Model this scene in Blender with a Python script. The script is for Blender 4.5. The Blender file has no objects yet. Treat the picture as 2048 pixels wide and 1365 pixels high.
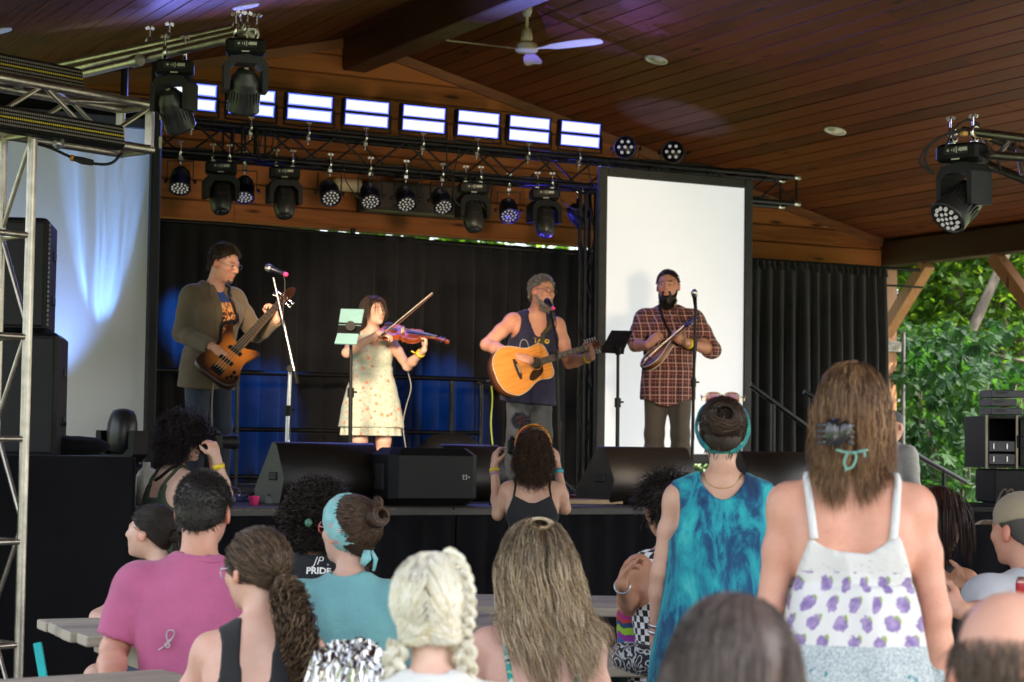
import bpy, bmesh, math, random
import numpy as np
from mathutils import Vector, Matrix, Quaternion
random.seed(7)
np.random.seed(7)
PI = math.pi
scene = bpy.context.scene
COL = scene.collection
FPX = 3982.0                      # focal length in photo pixels (70 mm on a 36 mm sensor, 2048 px wide)
CAM = np.array([0.0, 0.0, 1.42])
YAW, PITCH, ROLL = math.radians(27.73), math.atan(209.5 / FPX), 0.014
F0 = np.array([math.sin(YAW), math.cos(YAW), 0.0])
R0 = np.array([math.cos(YAW), -math.sin(YAW), 0.0])
U0 = np.array([0.0, 0.0, 1.0])
CF = F0 * math.cos(PITCH) + U0 * math.sin(PITCH)
CU_ = U0 * math.cos(PITCH) - F0 * math.sin(PITCH)
CR = R0 * math.cos(ROLL) + CU_ * math.sin(ROLL)
CU = CU_ * math.cos(ROLL) - R0 * math.sin(ROLL)
cam_data = bpy.data.cameras.new('camera')
cam_data.lens = 70.0
cam_data.sensor_width = 36.0
cam_data.clip_start = 0.1
cam_data.clip_end = 600.0
cam_data.dof.use_dof = True
cam_data.dof.focus_distance = 9.5
cam_data.dof.aperture_fstop = 5.2
cam = bpy.data.objects.new('camera', cam_data)
COL.objects.link(cam)
cam.matrix_world = Matrix(((CR[0], CU[0], -CF[0], CAM[0]), (CR[1], CU[1], -CF[1], CAM[1]), (CR[2], CU[2], -CF[2], CAM[2]), (0, 0, 0, 1)))
scene.camera = cam
SUN_EL, SUN_AZ = math.radians(58), math.radians(125)      # azimuth clockwise from +Y: the sun stands beyond the trees
world = bpy.data.worlds.new('World')
scene.world = world
world.use_nodes = True
wn = world.node_tree
wn.nodes.clear()
w_out = wn.nodes.new('ShaderNodeOutputWorld')
w_bg = wn.nodes.new('ShaderNodeBackground')
w_sky = wn.nodes.new('ShaderNodeTexSky')
w_sky.sky_type = 'NISHITA'
w_sky.sun_disc = False
w_sky.sun_elevation = SUN_EL
w_sky.sun_rotation = SUN_AZ
w_sky.dust_density = 4.0
w_sky.ozone_density = 0.6
w_hs = wn.nodes.new('ShaderNodeHueSaturation')      # hazy, whitish summer sky
w_hs.inputs['Saturation'].default_value = 0.42
w_bg.inputs['Strength'].default_value = 0.15
wn.links.new(w_sky.outputs[0], w_hs.inputs['Color'])
wn.links.new(w_hs.outputs[0], w_bg.inputs[0])
wn.links.new(w_bg.outputs[0], w_out.inputs[0])
sun_data = bpy.data.lights.new('sun', 'SUN')
sun_data.energy = 4.0
sun_data.angle = math.radians(0.5)
sun_data.color = (1.0, 0.94, 0.84)
sun = bpy.data.objects.new('sun', sun_data)
COL.objects.link(sun)
_sd = Vector((math.sin(SUN_AZ) * math.cos(SUN_EL), math.cos(SUN_AZ) * math.cos(SUN_EL), math.sin(SUN_EL)))
sun.rotation_euler = _sd.to_track_quat('Z', 'Y').to_euler()
scene.view_settings.view_transform = 'Standard'
scene.view_settings.look = 'None'
scene.view_settings.gamma = 1.0
scene.view_settings.use_curve_mapping = False
scene.view_settings.exposure = 2.45
scene.render.engine = 'CYCLES'
scene.cycles.use_denoising = True
try:
 scene.cycles.denoiser = 'OPENIMAGEDENOISE'
except Exception:
 pass
scene.cycles.max_bounces = 8
scene.cycles.diffuse_bounces = 4
scene.cycles.glossy_bounces = 3
scene.cycles.transmission_bounces = 4
scene.cycles.transparent_max_bounces = 12
scene.cycles.sample_clamp_indirect = 6.0
scene.cycles.caustics_reflective = False
scene.cycles.caustics_refractive = False
def ray(px, py):
 return CF + CR * ((px - 1024.0) / FPX) + CU * ((682.5 - py) / FPX)
def atD(px, py, d):
 r = ray(px, py)
 return CAM + r * (d / float(np.dot(r, F0)))
def onY(px, py, y):
 r = ray(px, py)
 return CAM + r * ((y - CAM[1]) / r[1])
def onZ(px, py, z):
 r = ray(px, py)
 return CAM + r * ((z - CAM[2]) / r[2])
def onX(px, py, x):
 r = ray(px, py)
 return CAM + r * ((x - CAM[0]) / r[0])
def proj(p):
 v = np.asarray(p, float) - CAM
 d = float(np.dot(v, CF))
 return (1024 + FPX * float(np.dot(v, CR)) / d, 682.5 - FPX * float(np.dot(v, CU)) / d)
MATS = {}
def _new(name):
 m = bpy.data.materials.new(name)
 m.use_nodes = True
 nt = m.node_tree
 b = nt.nodes['Principled BSDF']
 MATS[name] = m
 return m, nt, b
def N(nt, typ, **kw):
 n = nt.nodes.new(typ)
 for k, v in kw.items():
  if k.startswith('i_'):
   n.inputs[k[2:].replace('_', ' ')].default_value = v
  else:
   setattr(n, k, v)
 return n
def ramp(nt, fac, stops, interp='LINEAR'):
 r = nt.nodes.new('ShaderNodeValToRGB')
 r.color_ramp.interpolation = interp
 e = r.color_ramp.elements
 while len(e) > 1:
  e.remove(e[-1])
 e[0].position, e[0].color = stops[0][0], (*stops[0][1], 1)
 for p, c in stops[1:]:
  x = e.new(p)
  x.color = (*c, 1)
 nt.links.new(fac, r.inputs[0])
 return r.outputs[0]
def coord(nt, scale=(1, 1, 1), kind='Object', loc=(0, 0, 0), rot=(0, 0, 0), rand=False):
 t = nt.nodes.new('ShaderNodeTexCoord')
 mp = nt.nodes.new('ShaderNodeMapping')
 mp.inputs['Scale'].default_value = scale
 mp.inputs['Location'].default_value = loc
 mp.inputs['Rotation'].default_value = rot
 src = t.outputs[kind]
 if rand:
  oi = nt.nodes.new('ShaderNodeObjectInfo')
  m1 = nt.nodes.new('ShaderNodeVectorMath')
  m1.operation = 'ADD'
  mul = nt.nodes.new('ShaderNodeMath')
  mul.operation = 'MULTIPLY'
  mul.inputs[1].default_value = 37.0
  nt.links.new(oi.outputs['Random'], mul.inputs[0])
  nt.links.new(src, m1.inputs[0])
  nt.links.new(mul.outputs[0], m1.inputs[1])
  src = m1.outputs[0]
 nt.links.new(src, mp.inputs['Vector'])
 return mp.outputs[0]
def noise(nt, vec, scale=5, detail=4, rough=0.55, dist=0.0):
 n = nt.nodes.new('ShaderNodeTexNoise')
 n.inputs['Scale'].default_value = scale
 n.inputs['Detail'].default_value = detail
 n.inputs['Roughness'].default_value = rough
 n.inputs['Distortion'].default_value = dist
 if vec is not None:
  nt.links.new(vec, n.inputs['Vector'])
 return n.outputs['Fac']
def math_(nt, op, a, b=None, c=None):
 n = N(nt, 'ShaderNodeMath', operation=op)
 for i, x in enumerate((a, b, c)):
  if x is None:
   continue
  if hasattr(x, 'links'):
   nt.links.new(x, n.inputs[i])
  else:
   n.inputs[i].default_value = x
 return n.outputs[0]
def bump(nt, b, h, strength=0.3, dist=0.01):
 bp = nt.nodes.new('ShaderNodeBump')
 bp.inputs['Strength'].default_value = strength
 bp.inputs['Distance'].default_value = dist
 nt.links.new(h, bp.inputs['Height'])
 nt.links.new(bp.outputs[0], b.inputs['Normal'])
def lerp3(a, b, t):
 return tuple(x + (y - x) * t for x, y in zip(a, b))
def plain(name, c, rough=0.6, metal=0.0, var=0.18, scale=9.0, bmp=0.0, bscale=None, spec=None, emit=None, estr=0.0, sheen=0.0, coat=0.0, attr=None):
 if name in MATS:
  return MATS[name]
 m, nt, b = _new(name)
 v = coord(nt, rand=True)
 n = noise(nt, v, scale, 5)
 lo = tuple(max(0, x * (1 - var)) for x in c)
 hi = tuple(min(1, x * (1 + var)) for x in c)
 col = ramp(nt, n, [(0.3, lo), (0.7, hi)])
 if attr:
  a = N(nt, 'ShaderNodeAttribute', attribute_name=attr)
  mx = N(nt, 'ShaderNodeMix', data_type='RGBA', blend_type='MULTIPLY')
  mx.inputs[0].default_value = 1.0
  nt.links.new(col, mx.inputs[6])
  nt.links.new(a.outputs['Color'], mx.inputs[7])
  col = mx.outputs[2]
 nt.links.new(col, b.inputs['Base Color'])
 b.inputs['Roughness'].default_value = rough
 b.inputs['Metallic'].default_value = metal
 if spec is not None:
  b.inputs['Specular IOR Level'].default_value = spec
 if sheen:
  b.inputs['Sheen Weight'].default_value = sheen
 if coat:
  b.inputs['Coat Weight'].default_value = coat
  b.inputs['Coat Roughness'].default_value = 0.15
 if bmp:
  n2 = noise(nt, v, bscale or scale * 4, 6, 0.65)
  bump(nt, b, n2, bmp, 0.01)
 if emit:
  b.inputs['Emission Color'].default_value = (*emit, 1)
  b.inputs['Emission Strength'].default_value = estr
 return m
def wood(name, dark, light, axis=1, rough=0.5, gscale=1.0, knots=True, bmp=0.15, coat=0.0, spec=0.5):
 if name in MATS:
  return MATS[name]
 m, nt, b = _new(name)
 s = [9.0 * gscale] * 3
 s[axis] = 0.55 * gscale
 v = coord(nt, tuple(s), rand=True)
 n1 = noise(nt, v, 2.2, 6, 0.62, 0.6)
 s2 = [60.0 * gscale] * 3
 s2[axis] = 1.6 * gscale
 v2 = coord(nt, tuple(s2), rand=True)
 n2 = noise(nt, v2, 1.5, 3, 0.6)
 ad = N(nt, 'ShaderNodeMath', operation='MULTIPLY_ADD')
 ad.inputs[1].default_value = 0.45
 nt.links.new(n2, ad.inputs[0])
 nt.links.new(n1, ad.inputs[2])
 oi = N(nt, 'ShaderNodeObjectInfo')
 a2 = N(nt, 'ShaderNodeMath', operation='MULTIPLY_ADD')
 a2.inputs[1].default_value = 0.36
 nt.links.new(oi.outputs['Random'], a2.inputs[0])
 nt.links.new(ad.outputs[0], a2.inputs[2])
 col = ramp(nt, a2.outputs[0], [(0.42, dark), (0.75, lerp3(dark, light, 0.5)), (1.15 / 1.2, light)])
 if knots:
  s3 = [5.0] * 3
  s3[axis] = 1.1
  v3 = coord(nt, tuple(s3), rand=True)
  vo = N(nt, 'ShaderNodeTexVoronoi', feature='F1')
  vo.inputs['Scale'].default_value = 1.0
  nt.links.new(v3, vo.inputs['Vector'])
  kf = ramp(nt, vo.outputs['Distance'], [(0.05, (1, 1, 1)), (0.13, (0, 0, 0))])
  mx = N(nt, 'ShaderNodeMix', data_type='RGBA')
  nt.links.new(kf, mx.inputs[0])
  nt.links.new(col, mx.inputs[6])
  mx.inputs[7].default_value = (*[x * 0.45 for x in dark], 1)
  col = mx.outputs[2]
 nt.links.new(col, b.inputs['Base Color'])
 rr = ramp(nt, n1, [(0.3, (rough - 0.1,) * 3), (0.7, (rough + 0.12,) * 3)])
 nt.links.new(rr, b.inputs['Roughness'])
 b.inputs['Specular IOR Level'].default_value = spec
 if coat:
  b.inputs['Coat Weight'].default_value = coat
  b.inputs['Coat Roughness'].default_value = 0.2
 bump(nt, b, ad.outputs[0], bmp, 0.006)
 return m
def emitter(name, c, strength):
 if name in MATS:
  return MATS[name]
 m, nt, b = _new(name)
 b.inputs['Base Color'].default_value = (0.8, 0.8, 0.8, 1)
 b.inputs['Emission Color'].default_value = (*c, 1)
 b.inputs['Emission Strength'].default_value = strength
 return m
def frame_of(d):
 d = np.asarray(d, float)
 d = d / (np.linalg.norm(d) + 1e-12)
 a = np.array([0, 0, 1.0]) if abs(d[2]) < 0.9 else np.array([1.0, 0, 0])
 x = np.cross(a, d)
 x /= np.linalg.norm(x)
 y = np.cross(d, x)
 return x, y, d
class MB:
 def __init__(s):
  s.v, s.f, s.mi, s.sm, s.n = [], [], [], [], 0
 def add(s, vs, fs, mi=0, smooth=False):
  vs = np.asarray(vs, float)
  o = s.n
  s.v.append(vs)
  s.n += len(vs)
  for f in fs:
   s.f.append(tuple(int(i) + o for i in f))
   s.mi.append(mi)
   s.sm.append(smooth)
  return s
 def box(s, c, size, rot=None, mi=0, taper=1.0, bev=0.0):
  hx, hy, hz = [k / 2 for k in size]
  if bev > 0:
   b = min(bev, hx * .9, hy * .9, hz * .9)
   P, Fc = [], []
   rings = [(-hz, -b), (-hz + b, 0), (hz - b, 0), (hz, -b)]
   for z, ins in rings:
    x0, y0 = hx + ins, hy + ins
    P += [(x0, y0 - b, z), (x0 - b, y0, z), (-x0 + b, y0, z), (-x0, y0 - b, z), (-x0, -y0 + b, z), (-x0 + b, -y0, z), (x0 - b, -y0, z), (x0, -y0 + b, z)]
   for k in range(3):
    for i in range(8):
     a, b2 = k * 8 + i, k * 8 + (i + 1) % 8
     Fc.append((a, b2, b2 + 8, a + 8))
   Fc.append(tuple(range(7, -1, -1)))
   Fc.append(tuple(range(24, 32)))
  else:
   P = [(x * hx * (taper if z > 0 else 1), y * hy * (taper if z > 0 else 1), z * hz) for z in (-1, 1) for x, y in ((-1, -1), (1, -1), (1, 1), (-1, 1))]
   Fc = [(3, 2, 1, 0), (4, 5, 6, 7), (0, 1, 5, 4), (1, 2, 6, 5), (2, 3, 7, 6), (3, 0, 4, 7)]
  P = np.array(P, float)
  if rot is not None:
   P = P @ np.asarray(rot, float).T
  return s.add(P + np.asarray(c, float), Fc, mi)
 def cyl(s, a, b, r1, r2=None, n=12, mi=0, smooth=True, caps=True):
  a, b = np.asarray(a, float), np.asarray(b, float)
  r2 = r1 if r2 is None else r2
  x, y, _ = frame_of(b - a)
  t = np.arange(n) * 2 * PI / n
  ring = np.outer(np.cos(t), x) + np.outer(np.sin(t), y)
  P = np.vstack([a + ring * r1, b + ring * r2])
  F = [(i, (i + 1) % n, n + (i + 1) % n, n + i) for i in range(n)]
  s.add(P, F, mi, smooth)
  if caps:
   s.add(P[:n], [tuple(range(n - 1, -1, -1))], mi)
   s.add(P[n:], [tuple(range(n))], mi)
  return s
 def tube(s, path, r, n=8, mi=0, caps=True, closed=False, flat=None):
  P = np.asarray(path, float)
  m = len(P)
  rr = np.full(m, r, float) if np.isscalar(r) else np.asarray(r, float)
  T = np.gradient(P, axis=0)
  T /= (np.linalg.norm(T, axis=1, keepdims=True) + 1e-12)
  x, y, _ = frame_of(T[0])
  rings = []
  t = np.arange(n) * 2 * PI / n
  for i in range(m):
   x = x - T[i] * np.dot(x, T[i])
   x /= np.linalg.norm(x) + 1e-12
   y = np.cross(T[i], x)
   rings.append(P[i] + rr[i] * (np.outer(np.cos(t), x) + np.outer(np.sin(t) * (flat or 1.0), y)))
  V = np.vstack(rings)
  F = []
  for k in range(m - 1 if not closed else m):
   k2 = (k + 1) % m
   for i in range(n):
    F.append((k * n + i, k * n + (i + 1) % n, k2 * n + (i + 1) % n, k2 * n + i))
  if caps and not closed:
   F.append(tuple(range(n - 1, -1, -1)))
   F.append(tuple((m - 1) * n + i for i in range(n)))
  return s.add(V, F, mi, True)
 def lathe(s, prof, c=(0, 0, 0), axis=(0, 0, 1), n=20, mi=0, smooth=True, scale=(1, 1)):
  x, y, z = frame_of(axis)
  t = np.arange(n) * 2 * PI / n
  V = []
  for r, h in prof:
   V.append(np.asarray(c, float) + np.outer(np.cos(t) * r * scale[0], x) + np.outer(np.sin(t) * r * scale[1], y) + np.asarray(z) * h)
  V = np.vstack(V)
  m = len(prof)
  F = [(k * n + i, k * n + (i + 1) % n, (k + 1) * n + (i + 1) % n, (k + 1) * n + i) for k in range(m - 1) for i in range(n)]
  if prof[0][0] > 1e-6:
   F.append(tuple(range(n - 1, -1, -1)))
  if prof[-1][0] > 1e-6:
   F.append(tuple((m - 1) * n + i for i in range(n)))
  return s.add(V, F, mi, smooth)
 def sphere(s, c, r, n=12, m=8, mi=0):
  r = np.array([r, r, r], float) if np.isscalar(r) else np.asarray(r, float)
  prof = [(math.sin(PI * k / m), -math.cos(PI * k / m)) for k in range(m + 1)]
  V, F = [], []
  for a, z in prof:
   for i in range(n):
    V.append((a * math.cos(2 * PI * i / n), a * math.sin(2 * PI * i / n), z))
  V = np.array(V) * r + np.asarray(c, float)
  for k in range(m):
   for i in range(n):
    F.append((k * n + i, k * n + (i + 1) % n, (k + 1) * n + (i + 1) % n, (k + 1) * n + i))
  return s.add(V, F, mi, True)
 def prism(s, outline, h0, h1, o=(0, 0, 0), ax=(1, 0, 0), ay=(0, 1, 0), az=(0, 0, 1), mi=0, mi_side=None, bev=0.0):
  O = np.asarray(outline, float)
  o, ax, ay, az = [np.asarray(k, float) for k in (o, ax, ay, az)]
  n = len(O)
  c = O.mean(axis=0)
  def lay(sc, h):
   Q = c + (O - c) * sc if sc != 1 else O
   return o + np.outer(Q[:, 0], ax) + np.outer(Q[:, 1], ay) + az * h
  L = [lay(1, h0), lay(1, h1)]
  if bev > 0:
   sz = np.abs(O - c).max()
   sc = 1 - bev / sz
   L = [lay(sc, h0), lay(1, h0 + bev * .7), lay(1, h1 - bev * .7), lay(sc, h1)]
  V = np.vstack(L)
  m = len(L)
  F = [(k * n + i, k * n + (i + 1) % n, (k + 1) * n + (i + 1) % n, (k + 1) * n + i) for k in range(m - 1) for i in range(n)]
  s.add(V, F, mi if mi_side is None else mi_side, bev > 0)
  s.add(V[:n], [tuple(range(n - 1, -1, -1))], mi)
  s.add(V[-n:], [tuple(range(n))], mi)
  return s
 def grid(s, P, mi=0, smooth=True, closed_u=False):
  P = np.asarray(P, float)
  a, b = P.shape[:2]
  F = []
  for i in range(a - 1):
   for j in range(b if closed_u else b - 1):
    j2 = (j + 1) % b
    F.append((i * b + j, i * b + j2, (i + 1) * b + j2, (i + 1) * b + j))
  return s.add(P.reshape(-1, 3), F, mi, smooth)
 def mesh(s, name, mats):
  me = bpy.data.meshes.new(name)
  V = np.vstack(s.v) if s.v else np.zeros((0, 3))
  me.from_pydata(V.tolist(), [], s.f)
  for m in (mats if isinstance(mats, (list, tuple)) else [mats]):
   me.materials.append(m)
  me.polygons.foreach_set('material_index', s.mi)
  me.polygons.foreach_set('use_smooth', s.sm)
  me.update()
  return me
 def build(s, name, mats, parent=None, loc=None, origin=None):
  if origin is not None:
   s.v = [v - np.asarray(origin, float) for v in s.v]
   loc = origin
  return link(name, s.mesh(name, mats), parent, loc)
def link(name, me, parent=None, loc=None):
 o = bpy.data.objects.new(name, me)
 COL.objects.link(o)
 if parent is not None:
  o.parent = parent
 if loc is not None:
  o.location = [float(k) for k in loc]
 return o
def fast_mesh(name, V, Q, mats, smooth=True, mi=None, attr=None):
 me = bpy.data.meshes.new(name)
 V = np.asarray(V, np.float32)
 Q = np.asarray(Q, np.int32)
 k = Q.shape[1]
 me.vertices.add(len(V))
 me.vertices.foreach_set('co', V.ravel())
 me.loops.add(Q.size)
 me.loops.foreach_set('vertex_index', Q.ravel())
 me.polygons.add(len(Q))
 me.polygons.foreach_set('loop_start', np.arange(len(Q), dtype=np.int32) * k)
 me.polygons.foreach_set('loop_total', np.full(len(Q), k, np.int32))
 for m in (mats if isinstance(mats, (list, tuple)) else [mats]):
  me.materials.append(m)
 if mi is not None:
  me.polygons.foreach_set('material_index', np.asarray(mi, np.int32))
 me.polygons.foreach_set('use_smooth', np.full(len(Q), smooth, bool))
 if attr is not None:
  for an, C in attr.items():
   a = me.color_attributes.new(an, 'FLOAT_COLOR', 'POINT')
   a.data.foreach_set('color', np.hstack([np.asarray(C, np.float32), np.ones((len(C), 1), np.float32)]).ravel())
 me.update()
 me.validate()
 return me
def tag(o, label=None, cat=None, group=None, kind=None):
 if label:
  o['label'] = label
 if cat:
  o['category'] = cat
 if group:
  o['group'] = group
 if kind:
  o['kind'] = kind
 return o
def empty(name, loc=(0, 0, 0), rz=0.0, label=None, cat=None, group=None, rot=None):
 o = bpy.data.objects.new(name, None)
 o.empty_display_size = 0.1
 COL.objects.link(o)
 o.location = [float(k) for k in loc]
 o.rotation_euler = rot if rot is not None else (0, 0, rz)
 return tag(o, label, cat, group)
def copy_tree(src, label=None, loc=None, rot=None):
 kids = {}
 for ob in COL.objects:
  if ob.parent is not None:
   kids.setdefault(ob.parent.name, []).append(ob)
 def rec(o, parent):
  c = o.copy()
  COL.objects.link(c)
  if parent is not None:
   c.parent = parent
  for k in kids.get(o.name, []):
   rec(k, c)
  return c
 r = rec(src, None)
 if label:
  r['label'] = label
 if loc is not None:
  r.location = [float(k) for k in loc]
 if rot is not None:
  r.rotation_euler = rot
 return r
def rotm(rx=0, ry=0, rz=0):
 return np.array(Matrix.Rotation(rz, 3, 'Z') @ Matrix.Rotation(ry, 3, 'Y') @ Matrix.Rotation(rx, 3, 'X'))
def bez(pts, n=12):
 P = [np.asarray(p, float) for p in pts]
 P = [2 * P[0] - P[1]] + P + [2 * P[-1] - P[-2]]
 out = []
 for i in range(1, len(P) - 2):
  for k in range(n):
   t = k / n
   p0, p1, p2, p3 = P[i - 1], P[i], P[i + 1], P[i + 2]
   out.append(0.5 * ((2 * p1) + (-p0 + p2) * t + (2 * p0 - 5 * p1 + 4 * p2 - p3) * t * t + (-p0 + 3 * p1 - 3 * p2 + p3) * t ** 3))
 out.append(P[-2])
 return np.array(out)
black_metal = plain('black_metal', (0.008, 0.008, 0.009), 0.45, 0.3, 0.3, spec=.25)
black_plastic = plain('black_plastic', (0.008, 0.008, 0.009), 0.5, 0, 0.3, 20, spec=.2)
grey_plastic = plain('grey_plastic', (0.030, 0.030, 0.032), 0.5, 0, 0.15, 20, spec=.25)
dark_rubber = plain('dark_rubber', (0.012, 0.012, 0.012), 0.7, 0, 0.2)
chrome = plain('chrome', (0.72, 0.72, 0.72), 0.22, 1.0, 0.08)
steel = plain('steel', (0.55, 0.55, 0.55), 0.35, 1.0, 0.15, 20)
white_plastic = plain('white_plastic', (0.72, 0.70, 0.65), 0.4, 0, 0.05)
# ================================================================ ground
RIDGE_X, RIDGE_Z, SLOPE = 7.48, 5.345, 0.2457
WALL_Y = 17.6
DECK = 1.045
STAGE_Y = 10.8
def roof_z(x):
 return RIDGE_Z - SLOPE * abs(x - RIDGE_X)
def concrete_mat():
 m, nt, b = _new('concrete_floor')
 v = coord(nt)
 n1 = noise(nt, v, 0.7, 6, 0.6)
 n2 = noise(nt, v, 14, 5, 0.7)
 ad = N(nt, 'ShaderNodeMath', operation='MULTIPLY_ADD')
 ad.inputs[1].default_value = 0.4
 nt.links.new(n2, ad.inputs[0])
 nt.links.new(n1, ad.inputs[2])
 c = ramp(nt, ad.outputs[0], [(0.4, (0.19, 0.175, 0.155)), (0.9, (0.36, 0.335, 0.30))])
 nt.links.new(c, b.inputs['Base Color'])
 b.inputs['Roughness'].default_value = 0.8
 bump(nt, b, n2, 0.2)
 return m
def earth_mat():
 m, nt, b = _new('grassy_earth')
 v = coord(nt)
 n1 = noise(nt, v, 0.35, 6, 0.65)
 n2 = noise(nt, v, 9, 6, 0.7)
 ad = N(nt, 'ShaderNodeMath', operation='MULTIPLY_ADD')
 ad.inputs[1].default_value = 0.5
 nt.links.new(n2, ad.inputs[0])
 nt.links.new(n1, ad.inputs[2])
 c = ramp(nt, ad.outputs[0], [(0.5, (0.055, 0.038, 0.02)), (0.7, (0.05, 0.075, 0.02)), (0.95, (0.085, 0.12, 0.035))])
 nt.links.new(c, b.inputs['Base Color'])
 b.inputs['Roughness'].default_value = 0.95
 bump(nt, b, n2, 0.5, 0.03)
 return m
g = MB()
xs = np.linspace(-220, 260, 33)
ys = np.linspace(-200, 280, 33)
G = np.zeros((33, 33, 3))
for i, x in enumerate(xs):
 for j, y in enumerate(ys):
  far = max(0, math.hypot(x - 7, y - 8) - 40)
  G[i, j] = (x, y, -0.012 + far * 0.012 * (1 + 0.5 * math.sin(x * 0.05) * math.cos(y * 0.04)))
g.grid(G.transpose(1, 0, 2))
tag(g.build('ground', earth_mat()), kind='structure')
g = MB()
g.box((7.4, 7.0, -0.048), (15.2, 23.0, 0.1))
tag(g.build('pavilion_floor', concrete_mat()), kind='structure')
# ================================================================ pavilion
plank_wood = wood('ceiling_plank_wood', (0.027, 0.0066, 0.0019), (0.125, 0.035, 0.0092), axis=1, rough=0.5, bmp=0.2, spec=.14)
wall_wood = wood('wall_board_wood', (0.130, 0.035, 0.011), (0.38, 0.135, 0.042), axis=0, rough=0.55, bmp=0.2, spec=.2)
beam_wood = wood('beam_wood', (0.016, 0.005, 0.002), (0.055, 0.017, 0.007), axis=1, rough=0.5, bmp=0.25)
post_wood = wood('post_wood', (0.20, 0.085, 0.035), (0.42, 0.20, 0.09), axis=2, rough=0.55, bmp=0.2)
roof_dark = plain('roof_board_back', (0.02, 0.012, 0.008), 0.8)
roof_shingle = plain('roof_shingle', (0.05, 0.045, 0.04), 0.9, 0, 0.3, 20, 0.4)
pavilion = empty('pavilion', (7.4, 7.0, 0), label='open timber pavilion with a dark plank ceiling over stage and crowd', cat='pavilion')
PV = np.array([7.4, 7.0, 0.0])
X_EAVE_L, X_EAVE_R = 0.35, 14.65
Y0R, Y1R = -0.4, 18.25
n_hat_r = np.array([SLOPE, 0, 1.0]) / math.hypot(SLOPE, 1)
LEN_F = math.hypot(SLOPE, 1)
for sgn in (1, -1):
 mb = MB()
 xe = X_EAVE_R if sgn > 0 else X_EAVE_L
 nrm = np.array([SLOPE * sgn, 0, 1.0]) / LEN_F
 a = np.array([RIDGE_X, 0, RIDGE_Z]) + nrm * 0.03
 b = np.array([xe, 0, roof_z(xe)]) + nrm * 0.03
 P = []
 for off in (0, 0.14):
  for q in (a, b):
   for y in (Y0R, Y1R):
    P.append(q + nrm * off + np.array([0, y, 0]))
 F = [(0, 1, 3, 2), (4, 6, 7, 5), (0, 4, 5, 1), (2, 3, 7, 6), (0, 2, 6, 4), (1, 5, 7, 3)]
 mb.add(P, [F[0]], 0)
 mb.add(P, F[1:], 1)
 roof = mb.build('roof', [roof_dark, roof_shingle], pavilion, origin=PV)
 roof.location = (0, 0, 0)
 W = 0.185
 run = abs(xe - RIDGE_X) * LEN_F
 rows = int(run / W)
 dirv = np.array([sgn, 0, -SLOPE]) / LEN_F
 shared = {}
 rng = random.Random(11 if sgn > 0 else 12)
 for k in range(rows):
  cuts = [Y0R, rng.uniform(4.0, 8.0), rng.uniform(10.5, 15.6), WALL_Y - 0.02]
  if 14 < k < 37 and sgn > 0:
   cuts = [Y0R, rng.uniform(8.5, 14.5), WALL_Y - 0.02]
  for c0, c1 in zip(cuts[:-1], cuts[1:]):
   c0, c1 = round(c0, 1), round(c1, 1)
   L = round(c1 - c0 - 0.003, 3)
   if L not in shared:
    q = MB()
    h, t, gp = W / 2 - 0.0042, 0.024, 0.004
    prof = [(-h, t), (-h, 0.006), (-h + gp, 0), (h - gp, 0), (h, 0.006), (h, t)]
    V = [(x, y, z) for y in (0, L) for x, z in prof]
    q.add(V, [(i, i + 1, i + 7, i + 6) for i in range(5)] + [(0, 6, 11, 5), (5, 4, 3, 2, 1, 0), (6, 7, 8, 9, 10, 11)])
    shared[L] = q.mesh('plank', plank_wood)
   o = link('plank', shared[L], roof)
   pos = np.array([RIDGE_X, c0, RIDGE_Z]) + dirv * (W * (k + 0.5)) + nrm * rng.uniform(0.000, 0.004) - PV
   x_ax, z_ax = dirv * sgn, nrm
   o.matrix_local = Matrix(((x_ax[0], 0, z_ax[0], pos[0]), (x_ax[1], 1, z_ax[1], pos[1]), (x_ax[2], 0, z_ax[2], pos[2]), (0, 0, 0, 1)))
mb = MB()
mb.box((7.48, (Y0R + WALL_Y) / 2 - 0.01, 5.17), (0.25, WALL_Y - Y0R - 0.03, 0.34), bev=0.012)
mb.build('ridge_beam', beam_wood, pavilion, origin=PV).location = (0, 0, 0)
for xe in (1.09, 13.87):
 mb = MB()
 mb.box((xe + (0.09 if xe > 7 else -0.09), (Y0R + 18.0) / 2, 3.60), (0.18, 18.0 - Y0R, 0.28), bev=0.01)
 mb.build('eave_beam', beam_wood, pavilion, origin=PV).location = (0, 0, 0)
mb = MB()
zb = 3.46
xl, xr = 1.0, 13.87
P = []
for y in (WALL_Y + 0.03, WALL_Y + 0.10):
 P += [(xl, y, zb), (xr, y, zb), (xr, y, roof_z(xr) + .02), (RIDGE_X, y, RIDGE_Z + .02), (xl, y, roof_z(xl) + .02)]
mb.add(P, [(0, 1, 2, 3, 4), (9, 8, 7, 6, 5), (0, 5, 6, 1), (1, 6, 7, 2), (2, 7, 8, 3), (3, 8, 9, 4), (4, 9, 5, 0)])
gable = mb.build('gable_wall', roof_dark, pavilion, origin=PV)
gable.location = (0, 0, 0)
BH = 0.187
rng = random.Random(5)
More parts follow.
